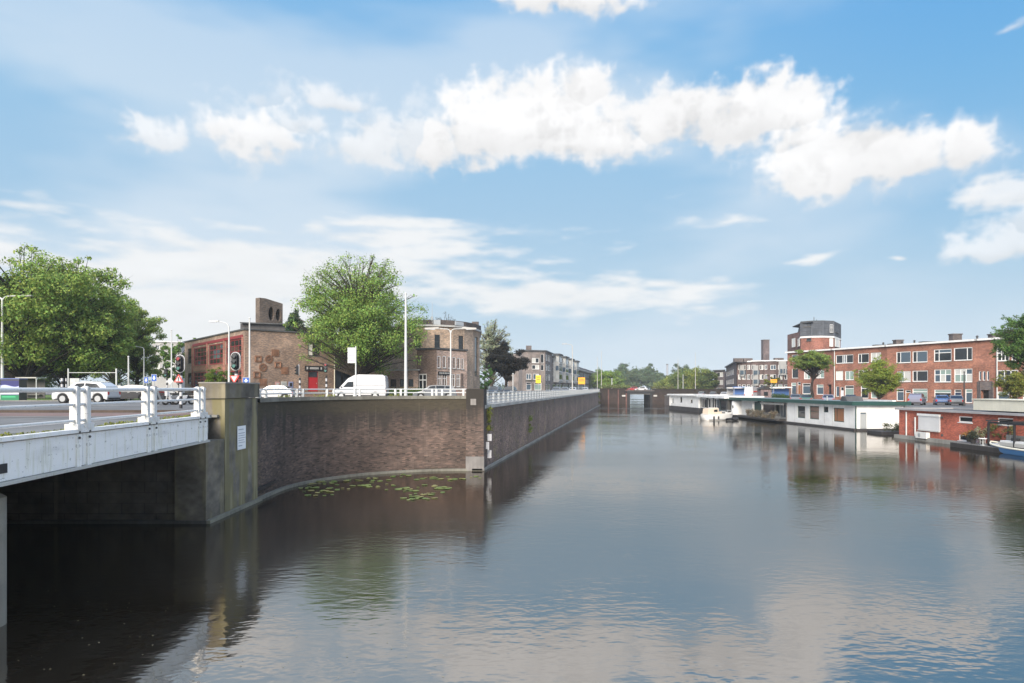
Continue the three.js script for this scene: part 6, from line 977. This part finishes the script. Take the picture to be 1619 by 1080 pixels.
// striped bollard posts far left, portal frame, kiosk
for (const [px, label] of [[98, 'black and white striped post left of the portal frame, the thicker one'], [104.5, 'thin striped post touching the portal frame']]) { const t = thing('striped_post', label, 'bollard', [gx(px, 58), GL, -58]); const a = new G(), b = new G(); stripes(a, b, 0, 2.0, px < 100 ? .1 : .055, 8); a.build('post', M.black, t); b.build('band', M.whiteSign, t); }
{
  const x0 = gx(108, 64), x1 = gx(184, 64), t = thing('portal_frame', 'pale metal portal frame like a goal standing behind the white car', 'frame', [x0, GL, -64]); const w = x1 - x0;
  new G().box(0, 1.5, 0, .1, 3, .1).build('post', M.metalGrey, t); new G().box(w, 1.5, 0, .12, 3, .12).build('post', M.metalGrey, t); new G().box(w / 2, 2.62, 0, w, .055, .055).build('crossbar', M.metalGrey, t);
  srand(120); [[115, 'white and blue notice on the portal frame side', .9], [140, '', 0]].slice(0, 1).forEach(([px, label]) => { const n = thing('notice_board', 'blurred blue-white notice board seen through the portal frame', 'sign', [gx(118, 68), GL, -68]); new G().box(0, 1.7, 0, .95, .9, .06).build('board', M.metalGrey, n); new G().box(-.15, 1.85, .04, .5, .3, .02).build('print', M.whiteSign, n); new G().bar(V3(0, 0, -.04), V3(0, 1.6, -.04), .04).build('post', M.metalGrey, n); });
  const k = thing('kiosk', 'purple and green printed kiosk with blue roof at the left edge behind the railing', 'kiosk', [gx(14, 62), GL, -62]);
  const pr = printed(256, 192, (x, w, h) => { x.fillStyle = '#2b2f6a'; x.fillRect(0, 0, w, h); x.fillStyle = '#b9bfe4'; x.beginPath(); x.moveTo(0, 50); x.bezierCurveTo(90, 20, 160, 80, 256, 52); x.lineTo(256, 74); x.bezierCurveTo(150, 96, 90, 60, 0, 84); x.fill(); x.fillStyle = '#4a3a9a'; x.fillRect(100, 84, 156, 26); x.fillStyle = '#c8ccd4'; x.fillRect(0, 112, 256, 22); x.fillStyle = '#1f7a52'; x.fillRect(0, 140, 256, 52); x.fillStyle = '#3fae78'; x.fillRect(20, 150, 190, 14); });
  new G().box(0, .98, -.6, 1.7, 1.96, 1.0).build('body', M.iron, k); signFace(k, 1.66, 1.8, .95, -.094, pr, 'print'); new G().box(0, 2.02, -.6, 1.8, .1, 1.1).build('roof', std([.10, .13, .30], .5), k);
  const sh = thing('bus_shelter', 'dark bus shelter right of the purple kiosk under the trees', 'shelter', [gx(48, 72), GL, -72]); new G().slab(-1.1, 1.1, 2.2, 2.32, -.7, .7).build('roof', M.pale, sh); new G().slab(-1.1, 1.1, .1, 2.1, -.7, -.64).build('back_panel', M.iron, sh); for (const x of [-1.05, 1.05]) new G().box(x, 1.1, .6, .08, 2.2, .08).build('post', M.metalGrey, sh); new G().slab(-.8, .8, .42, .5, -.55, -.2).build('bench', M.greyWood, sh);
}
// market stalls, cabin and other quay clutter on the right bank
{
  const stall = (label, px, D, w, h, roof, side) => { const t = thing('market_stall', label, 'stall', [gx(px, D), GR, -D], { ry: -.2, group: 'stalls on the right quay' }); for (const [x, z] of [[-w / 2, 0], [w / 2, 0], [-w / 2, -2], [w / 2, -2]]) new G().bar(V3(x, 0, z), V3(x, h, z), .05).build('post', M.metalGrey, t); new G().prism([[-w / 2 - .2, .3], [w / 2 + .2, .3], [w / 2 + .2, -2.3], [-w / 2 - .2, -2.3]], h, h + .2).build('roof', roof, t); new G().slab(-w / 2, w / 2, .3, h - .2, -2.05, -2).build('back_sheet', side, t); new G().slab(-w / 2, w / 2, .8, .9, -.9, 0).build('counter', M.greyWood, t); };
  stall('white stall left of the red-striped van', 1161, 172, 3.2, 2.4, M.white, M.whiteSign); stall('blue stall between the white stall and the red-striped van', 1171, 168, 3.0, 2.6, M.blueSign, M.blueSign); stall('white stall with a blue curtain right of the orange sign', 1237, 142, 3.4, 2.5, M.white, M.blueSign); stall('white stall below the orange sign', 1226, 146, 3.0, 2.4, M.white, M.whiteSign);
  const h = thing('garden_hut', 'small pink-grey hut with a dark roof above the green houseboat roof', 'hut', [gx(1211, 136), GR, -136]); new G().slab(-1, 1, 0, 2.2, -2, 0).build('wall', std([.45, .33, .33], .9, { map: slatTex }), h); new G().shape([[-1.3, 2.2], [1.3, 2.2], [0, 2.9]], 2.4, M4().makeTranslation(0, 0, -1)).build('roof', M.hullDark, h); new G().slab(-.4, .4, .9, 1.7, .002, .04).build('window', M.glass, h);
}
// ---------- boats ----------
{
  // white houseboat with the green roof
  const a = at2(1243, 105), b = at2(1353.5, 85.4), dir = V3(b[0] - a[0], 0, b[1] - a[1]).normalize(), nin = V3(-dir.z, 0, dir.x).negate();   // nin points to the quay
  const L = Math.hypot(b[0] - a[0], b[1] - a[1]), c = [b[0] + nin.x * 6.3, b[1] + nin.z * 6.3], d = [a[0] + nin.x * 6.3, a[1] + nin.z * 6.3];
  const t = building('houseboat', 'long white houseboat with flat green-edged roof and curtained windows', 'houseboat', [a, b, c, d], .22, 3.08, { mat: M.white, cornice: false, roofMat: M.roofFelt, sides: { 0: measure(a, b, .22, [[1261, 1273, 642, 661, 'hb'], [1280, 1295, 642, 663, 'hbRed'], [1302, 1309.6, 643, 652, 'hb'], [1318, 1334.5, 645, 667, 'hbBrown']]), 1: measure(b, c, .22, [[1360, 1370.5, 652, 681, 'greyDoor']]) } });
  const at = (u, y, w = 0) => V3(dir.x * u - nin.x * w, y, dir.z * u - nin.z * w);
  const far = -27;                                            // the roof runs on over the veranda
  const rf = new G(), o = [at(far, 0, .7), at(L + .5, 0, .7), at(L + .5, 0, -6.7), at(far, 0, -6.7)]; rf.prism(o.map((p) => [p.x, p.z]), 3.06, 3.36); rf.build('roof_slab', M.greenRoof, t, 'grey-green flat roof');
  const fs = new G(); fs.beam(at(far, 3.18, .74), at(L + .56, 3.18, .74), .1, .5).beam(at(L + .55, 3.18, .72), at(L + .55, 3.18, -6.7), .1, .49); fs.build('fascia', M.greenTrim, t);
  new G().beam(at(-20, -.32, .12), at(L + .2, -.32, .12), .5, .7).beam(at(L + .1, -.32, .1), at(L + .1, -.32, -6.5), .5, .68).build('hull', M.hullDark, t);
  new G().beam(at(L - .02, 1.4, .03), at(L + .06, 1.4, .03), .12, 2.9).build('corner_trim', M.greenTrim, t); new G().beam(at(.05, 1.4, .04), at(.3, 1.4, .04), .1, 2.8).build('corner_trim', M.greyWood, t);
  for (const u of [3, 6.5, 14]) new G().bar(at(u, .0, .06), at(u, 2.8, .06), .012).build('board_seam', M.pale, t);
  const bulk = new G(); bulk.beam(at(-8.2, 1.5, -1.8), at(0, 1.5, -1.8), .1, 3); bulk.build('veranda_wall', M.pale, t); for (const u of [-1.6, -6.8]) new G().beam(at(u - .5, 1.5, -1.7), at(u + .5, 1.5, -1.7), .1, 1.9).build('window', M.glass, t); new G().beam(at(-5.4, 1.5, -1.7), at(-3.4, 1.5, -1.7), .1, 2.0).build('window', M.glassBlue, t);
  new G().beam(at(-9, 2.62, .3), at(-.2, 2.62, .3), .08, .28).build('awning_valance', M.pale, t); for (const u of [-8.7, -12.5]) new G().beam(at(u - .12, 1.5, .1), at(u + .12, 1.5, .1), .24, 2.9).build('post', M.white, t);
  new G().beam(at(-12.6, 1.4, -.3), at(-9.6, 1.4, -.3), .16, 2.7).build('end_wall', M.greenTrim, t, 'dark green end wall'); new G().beam(at(-20, 1.5, -.8), at(-13, 1.5, -.8), .16, 2.7).build('end_wall', M.white, t);
  new G().beam(at(-20, .15, .5), at(0, .15, .5), 2.2, .22).build('deck', M.darkWood, t);
  // lattice balustrade with dry climbing plants
  const lt = new G(); for (let u = -13; u < -.3; u += .5) { lt.beam(at(u, .3, 1.1), at(u + .5, 1.15, 1.1), .04, .05); lt.beam(at(u + .5, .3, 1.1), at(u, 1.15, 1.1), .04, .05); } lt.beam(at(-13.2, 1.18, 1.1), at(-.2, 1.18, 1.1), .08, .07).beam(at(-13.2, .3, 1.1), at(-.2, .3, 1.1), .08, .07); lt.build('lattice_rail', M.greyWood, t);
  const pl = thing('climbing_plant', 'dry brownish climbing plants on the lattice rail of the white houseboat', 'plant', [a[0], .35, a[1]]); srand(131); const cl = []; for (let i = 0; i < 46; i++) { const p = at(rr(-13, -.4), rr(.3, 1.3), 1.15); cl.push({ x: p.x, y: p.y, z: p.z, r: rr(.3, .55), f: .9, w: 1 }); } const f = new THREE.Mesh(crownGeo(cl, 3600, .17, [.20, .17, .12], .7), leafMat('leaf')); f.name = 'foliage'; pl.add(f);
  // roof clutter: roof light and hump
  const hump = new G(); hump.shape([[-1.1, 0], [-.7, .62], [.7, .66], [1.1, 0]], 2.2, M4().makeRotationY(Math.PI / 2 - .05).setPosition(at(12.5, 3.36, -3.4)), .1); hump.build('roof_light', M.roofFelt, t, 'tarpaulin covered roof hump'); new G().beam(at(9, 3.46, -5.6), at(18.5, 3.46, -5.6), .5, .22).build('roof_curb', M.white, t); new G().cyl(...at(8.6, 3.3, -2).toArray(), .09, .09, .7, 8).build('vent_pipe', M.metalGrey, t); new G().bar(at(11.9, .3, .1), at(11.9, 2.9, .1), .01).build('cable', M.iron, t);
}
{
  // red brick houseboat with floating terrace
  const a = at2(1421.5, 73), b = [42.6, -46], L = Math.hypot(b[0] - a[0], b[1] - a[1]), dir = V3(b[0] - a[0], 0, b[1] - a[1]).normalize(), nin = V3(dir.z, 0, -dir.x);
  const t = building('houseboat', 'red brick houseboat with white roller shutter and small high windows', 'houseboat', [a, b, [b[0] + nin.x * 6, b[1] + nin.z * 6], [a[0] + nin.x * 6, a[1] + nin.z * 6]], .14, 2.90, { mat: M.boatBrick, corniceMat: std([.36, .35, .35], .8, { map: mottleW }), corniceH: .2, corniceW: .42, roofMat: M.roofFelt, sides: { 0: measure(a, b, .14, [[1515.5, 1537.5, 658.5, 668, 'hbSmall'], [1515.5, 1538, 688, 697.5, 'hbSmall'], [1577, 1602, 661, 672, 'hbSmall']]) } });
  const at = (u, y, w = 0) => V3(dir.x * u - nin.x * w, y, dir.z * u - nin.z * w), U = (px) => measure(a, b, .14, [[px, px + .01, 650, 660]])[0].u0;
  new G().beam(at(-.3, -.22, .12), at(L, -.22, .12), .5, .9).build('hull', M.concrete, t, 'pale concrete hull edge');
  const s0 = U(1453.5), s1 = U(1487); new G().beam(at(s0, 1.75, .05), at(s1, 1.75, .05), .1, 1.55).build('roller_shutter', M.whiteSign, t); new G().beam(at(s0 - .06, 2.5, .1), at(s1 + .06, 2.5, .1), .22, .22).build('shutter_box', M.white, t); const sl = new G(); for (let k = 0; k < 16; k++) sl.beam(at(s0, 1.02 + k * .092, .103), at(s1, 1.02 + k * .092, .103), .012, .05); sl.build('shutter_slat', M.white, t).userData.kind = 'stuff';
  new G().beam(at(s0, .93, .12), at(s1, .93, .12), .2, .1).build('shutter_sill', M.pale, t);
  for (const [px, y0, y1] of [[1434.5, 0, 2.7], [1448.5, .25, 2.2]]) new G().bar(at(U(px), y0, .1), at(U(px), y1, .1), .075).build('drainpipe', M.metalWhite, t);
  const ac = thing('air_conditioner', 'white air conditioning unit below the roller shutter of the red houseboat', 'air conditioner', [a[0], .14, a[1]]); { const p = U(1455), q = U(1472); new G().beam(at(p, .45, .3), at(q, .45, .3), .4, .62).build('case', M.gel, ac); new G().disc(at(lerp(p, q, .35), .45, .51), V3(-1, 0, 0), .22, .02, 18).build('fan_grille', M.metalGrey, ac); new G().beam(at(p, .1, .25), at(q, .1, .25), .5, .06).build('bracket', M.iron, ac); }
  for (const [px, y] of [[1490.5, .62], [1490, 2.35]]) new G().box(...at(U(px), y, .05).toArray(), .1, .18, .22).build('vent', M.iron, t);
  const lamp = new G().box(...at(U(1586), 2.1, .12).toArray(), .2, .16, .3); lamp.build('wall_lamp', M.pale, t);
  // cream cabin on the roof
  const cb = thing('roof_cabin', 'long low cream painted cabin resting on the roof of the red houseboat', 'cabin', [44.5, 3.2, -60]); new G().slab(-.2, 2.6, .04, 1.02, -5.6, 12).build('wall', M.cream, cb); new G().slab(-.3, 2.7, 1.02, 1.1, -5.7, 12).build('roof', M.cream, cb); for (const z of [1.9, 4.6]) new G().disc(V3(-.22, .5, z), V3(1, 0, 0), .24, .05, 16).build('porthole', M.whiteSign, cb); for (const z of [1.9, 4.6]) new G().torus(V3(-.26, .5, z), V3(1, 0, 0), .26, .05, 16).build('porthole_ring', M.lilac, cb);
  // terrace
  const wp = (px, D) => V3(gx(px, D), 0, -D), tr = thing('floating_terrace', 'floating wooden terrace with black pergola beside the red houseboat', 'terrace', [41.2, 0, -57]);
  new G().slab(-1.3, 1.5, -.3, .38, -5.2, 10).build('platform', M.darkWood, tr); new G().slab(-1.3, 1.5, .38, .44, -5.2, 10).build('deck', M.greyWood, tr);
  const pg = (px, D) => V3(gx(px, D) - 41.2, 0, 57 - D), p1 = pg(1563, 57.9), p2 = pg(1604, 55.0), along = p2.clone().sub(p1);
  for (const p of [p1, p2, p1.clone().add(V3(1.7, 0, 0)), p2.clone().add(V3(1.7, 0, 0))]) new G().box(p.x, 1.4, p.z, .13, 2.0, .13).build('pergola_post', M.black, tr);
  for (const s of [0, 1.7]) new G().beam(p1.clone().add(V3(s, 2.42, 0)), p1.clone().addScaledVector(along, 3).add(V3(s, 2.42, 0)), .12, .16).build('pergola_beam', M.black, tr); for (const k of [0, 1, 2, 3]) new G().beam(p1.clone().addScaledVector(along, k).add(V3(-.2, 2.58, 0)), p1.clone().addScaledVector(along, k).add(V3(1.9, 2.58, 0)), .1, .12).build('pergola_rafter', M.black, tr);
  const bench = thing('garden_bench', 'grey garden sofa on the floating terrace behind the blue boat', 'bench', [40.8, .44, -54.6], {}); new G().slab(-.4, .4, .12, .42, -2.2, 3).build('seat', M.pale, bench); new G().slab(.3, .46, .12, 1.0, -2.2, 3).build('backrest', M.greyWood, bench); new G().slab(-.35, .3, .42, .56, -2.0, 2.9).build('cushion', M.white, bench); new G().slab(-.05, .28, .56, .8, -1.2, -.6).build('pillow', M.black, bench);
  const tb = thing('garden_table', 'small white round table on the floating terrace', 'table', [40.2, .44, -58.3]); new G().cyl(0, .55, 0, .34, .34, .05, 18).build('tabletop', M.white, tb); new G().cyl(0, 0, 0, .05, .05, .55, 8).cyl(0, 0, 0, .22, .2, .04, 12).build('base', M.metalGrey, tb);
  const pot = (label, x, z, h, col, sd, ls = .16) => { const p = thing('potted_plant', label, 'plant', [x, .44, z], { group: 'potted plants on the floating terrace' }); new G().cyl(0, 0, 0, .16, .22, .36, 12).build('pot', M.hullDark, p); srand(sd); const cl = []; for (let i = 0; i < 12; i++) cl.push({ x: rr(-.35, .35), y: .4 + rr(.1, h), z: rr(-.4, .4), r: .28, f: .9, w: 1 }); const m = new THREE.Mesh(crownGeo(cl, 520, ls, col, .5), leafMat('leaf')); m.name = 'foliage'; p.add(m); };
  pot('leafy olive potted plant under the pergola, nearest the houseboat wall', 41.9, -59.0, 1.5, [.14, .15, .05], 141); pot('pale-leaved potted plant by the pergola post', 41.4, -60.2, 1.0, [.30, .30, .18], 142); pot('dark spiky potted plant at the boat end of the terrace', 40.5, -60.0, .6, [.05, .06, .04], 143); pot('orange-flowered plant beside the lilac mooring post', 41.6, -62.2, .7, [.34, .20, .06], 144); pot('tall reed-like plant at the middle of the terrace', 41.9, -57.4, 1.6, [.13, .14, .05], 145);
  const mp = thing('mooring_post', 'thick lilac-grey mooring post standing in the water before the red houseboat', 'mooring post', [gx(1545.5, 61.2), -.5, -61.2]); new G().cyl(0, 0, 0, .13, .12, 2.1, 14).build('post', M.lilac, mp); new G().cyl(0, 2.1, 0, .14, .14, .1, 14).build('cap', M.whiteSign, mp);
  const ld = thing('boarding_ladder', 'little white boarding ladder hanging between the mooring post and the blue boat', 'ladder', [gx(1553, 59.8), 0, -59.8]); for (const x of [-.2, .24]) new G().tube([V3(x, -.3, 0), V3(x, .9, 0), V3(x + .06, 1.05, -.2)], .025, 10, 6).build('rail', M.metalWhite, ld); for (const y of [.1, .35, .6]) new G().bar(V3(-.2, y, 0), V3(.24, y, 0), .02).build('rung', M.metalWhite, ld);
  const raft = thing('jetty', 'low dark floating plank between the red houseboat and the blue boat', 'jetty', [gx(1538, 60.6), 0, -60.6]); new G().slab(-.9, 1.1, -.1, .16, -.5, .5).build('plank', M.darkWood, raft);
  const jt = thing('jetty', 'dark mossy jetty between the white and the red houseboat', 'jetty', [gx(1411, 79), 0, -79]); new G().slab(-1.9, 3, -.3, .32, -2, 1.2).build('deck', M.hullDark, jt); srand(151); const cl = []; for (let i = 0; i < 14; i++) cl.push({ x: rr(-.4, 2), y: rr(.4, 1.1), z: rr(-1.6, .9), r: .4, f: .8, w: 1 }); const sp = thing('jetty_shrub', 'scruffy dark shrub growing on the mossy jetty', 'shrub', [jt.position.x, 0, -79]); const m = new THREE.Mesh(crownGeo(cl, 1400, .15, [.07, .085, .04], .5), leafMat('leaf')); m.name = 'foliage'; sp.add(m);
}
function hullLoft(stations, mat, name, parent) {             // stations: [x, half width, keel y, deck y]; bow and stern closed
  const pos = [], idx = [], n = 9; stations.forEach(([x, w, k, d]) => { for (let i = 0; i < n; i++) { const a = (i / (n - 1) - .5) * Math.PI, s = Math.sin(a), y = d - (d - k) * Math.pow(Math.cos(a), .7); pos.push(x, y, Math.sign(s) * Math.pow(Math.abs(s), .6) * w); } });
  for (let j = 0; j < stations.length - 1; j++) for (let i = 0; i < n - 1; i++) { const a = j * n + i; idx.push(a, a + 1, a + n + 1, a, a + n + 1, a + n); }
  const e = (stations.length - 1) * n; for (let i = 1; i < n - 1; i++) idx.push(e, e + i, e + i + 1, 0, i + 1, i);
  const g = new THREE.BufferGeometry(); g.setAttribute('position', new THREE.Float32BufferAttribute(pos, 3)); g.setIndex(idx); g.computeVertexNormals(); return new G().add(g).build(name, mat, parent);
}
{
  // white cabin cruiser, bow to the right
  const t = thing('cabin_cruiser', 'white cabin cruiser with beige canopy moored beside the dark houseboat', 'motor boat', [gx(1135, 114), 0, -114], { ry: .35 });
  hullLoft([[-2.7, 1.05, -.25, .95], [-1.8, 1.15, -.3, .92], [0, 1.2, -.3, .98], [1.4, .95, -.25, 1.08], [2.4, .5, -.05, 1.18], [2.95, .04, .55, 1.26]], M.gel, 'hull', t);
  new G().prism([[-2.6, 1], [-1.8, 1.1], [0, 1.15], [1.4, .9], [2.4, .46], [2.9, 0], [2.4, -.46], [1.4, -.9], [0, -1.15], [-1.8, -1.1], [-2.6, -1]], .96, 1.06).build('deck', M.gel, t);
  new G().shape([[-1.0, 1.0], [-.9, 1.5], [1.0, 1.42], [2.2, 1.1], [2.3, 1.02]], 1.5, null, .08).build('cabin', M.gel, t); new G().shape([[-2.5, 1.0], [-2.35, 1.95], [-.6, 2.1], [.2, 1.5], [.2, 1.0]], 1.7, null, .1).build('canopy', M.tarp, t); for (const s of [1, -1]) { new G().box(.35, 1.24, s * .76, 1.1, .2, .02, 0, 0, -.04).build('side_window', M.glass, t); new G().shape([[-.5, 1.45], [-.45, 1.95], [.12, 1.5]], .03, M4().makeTranslation(0, 0, s * .87)).build('canopy_window', M.glassBlue, t); new G().shape([[-1.4, 1.4], [-1.4, 1.75], [-.7, 1.8], [-.7, 1.4]], .03, M4().makeTranslation(0, 0, s * .87)).build('canopy_window', M.glass, t); }
  new G().beam(V3(-.05, 1.5, -.6), V3(-.05, 1.5, .6), .03, .0 + .4).build('windscreen', M.lampGlass, t); const r = new G(); r.tube([V3(2.8, 1.6, 0), V3(2.3, 1.62, .45), V3(1.2, 1.55, .9)], .02, 12, 5).tube([V3(2.8, 1.6, 0), V3(2.3, 1.62, -.45), V3(1.2, 1.55, -.9)], .02, 12, 5); for (const [x, z] of [[2.8, 0], [2.3, .45], [2.3, -.45], [1.2, .9], [1.2, -.9]]) r.bar(V3(x, 1.05, z), V3(x, 1.6, z), .018); r.build('bow_rail', M.metalGrey, t); new G().box(0, .2, 0, 5.0, .08, 2.34).build('rub_strip', M.metalGrey, t); new G().ball(-.8, .45, 1.28, .13, .3, .13).build('fender', M.black, t);
  const ml = thing('mooring_post', 'short dark mooring post standing in the water beside the cabin cruiser', 'mooring post', [gx(1129, 108), -.5, -108]); new G().cyl(0, 0, 0, .14, .13, 1.3, 10).build('post', M.hullDark, ml); new G().cyl(0, 1.3, 0, .15, .15, .06, 10).build('cap', M.iron, ml);
  const dg = thing('dinghy', 'black rubber dinghy tucked at the bow of the cabin cruiser', 'dinghy', [gx(1158, 112), 0, -112], { ry: .8 }); new G().tube([V3(-1, .2, -.5), V3(.8, .25, -.5), V3(1.3, .35, 0), V3(.8, .25, .5), V3(-1, .2, .5)], .22, 24, 8).build('tube', M.rubber, dg); new G().slab(-1, .9, .02, .1, -.45, .45).build('floor', M.iron, dg);
  // blue open boat
  const b = thing('blue_boat', 'open blue boat with a cream gunwale moored at the terrace, cut by the right edge', 'boat', [gx(1600, 55.3) + .2, 0, -54.2], { ry: 1.52 });
  hullLoft([[-4.2, .75, -.2, .5], [-2, .95, -.25, .48], [1, 1.0, -.25, .52], [3, .7, -.15, .62], [4.1, .05, .3, .74]], M.boatBlue, 'hull', b); const gw = new G(); const edge = [[-4.2, .75, .52], [-2, .95, .5], [1, 1.0, .54], [3, .7, .64], [4.1, .03, .76]]; for (const s of [1, -1]) gw.tube(edge.map(([x, w, y]) => V3(x, y, s * w)), .075, 30, 6); gw.build('gunwale', M.cream, b); new G().slab(-4, 2.8, .28, .34, -.7, .7).build('floor', M.pale, b); for (const x of [-2.4, -.4, 1.6]) new G().slab(x - .18, x + .18, .42, .47, -.85, .85).build('thwart', M.greyWood, b); new G().slab(2.4, 3.4, .6, .66, -.45, .45).build('foredeck', M.white, b);
}
{
  // far white houseboats
  const a = at2(1059.5, 172), b = at2(1106, 150), inw = (p, k) => [p[0] + k, p[1] - k * .06];
  const t = building('houseboat', 'small white houseboat with a pale overhanging roof, farthest along the right bank', 'houseboat', [a, b, inw(b, 6), inw(a, 6)], .5, 3.1, { mat: M.white, corniceMat: M.white, corniceH: .3, corniceW: .8, sides: { 0: measure(a, b, .5, [[1061.5, 1065, 629, 638, 'pair'], [1075.5, 1078.5, 628, 636, 'slimDark'], [1092, 1095, 632, 637, 'dark']]) } });
  new G().beam(V3(0, -.1, .0), V3(b[0] - a[0], -.1, b[1] - a[1]), .5, 1.15).build('hull', M.hullDark, t); for (const f of [.0, .99]) new G().beam(V3((b[0] - a[0]) * f - .1, 1.5, (b[1] - a[1]) * f), V3((b[0] - a[0]) * f + .1, 1.5, (b[1] - a[1]) * f + .2), .2, 3).build('corner_post', M.white, t);
  const c = [b[0] + .15, b[1] + .3], d = at2(1151, 128), t2 = building('houseboat', 'houseboat with a glazed front and white fascia directly behind the cabin cruiser', 'houseboat', [c, d, inw(d, 6), inw(c, 6)], .5, 2.9, { mat: M.darkConcrete, corniceMat: M.white, corniceH: .45, corniceW: .9, sides: { 0: measure(c, d, .5, [[1108, 1117, 630, 645, 'pair'], [1119.5, 1127, 630, 645, 'pair'], [1129, 1136, 630, 646, 'pair'], [1138, 1148, 633, 650, 'hb']]) } });
  new G().beam(V3(0, -.1, 0), V3(d[0] - c[0], -.1, d[1] - c[1]), .6, 1.1).build('hull', M.hullDark, t2);
  for (const [px, D, lab] of [[1123, 136, 'white shed-like deckhouse end between the glazed houseboat and the green-roofed one']]) { const s = thing('deckhouse', 'white rounded deckhouse between the glazed houseboat and the green roof', 'deckhouse', [gx(1166, 126), .2, -126]); new G().cyl(0, 0, 0, 1.15, 1.0, 2.6, 18).ball(0, 2.6, 0, 1.0, .35, 1.0, 18).build('shell', M.white, s); new G().slab(-1.6, 2, -.5, .15, -2, 2).build('pontoon', M.hullDark, s); new G().box(-.98, 1.7, .35, .08, .5, .5).build('window', M.glass, s); }
}
// ---------- air ----------
scene.fog = new THREE.FogExp2(0xdfe8ee, 0.00028);
renderer.render(scene, camera);
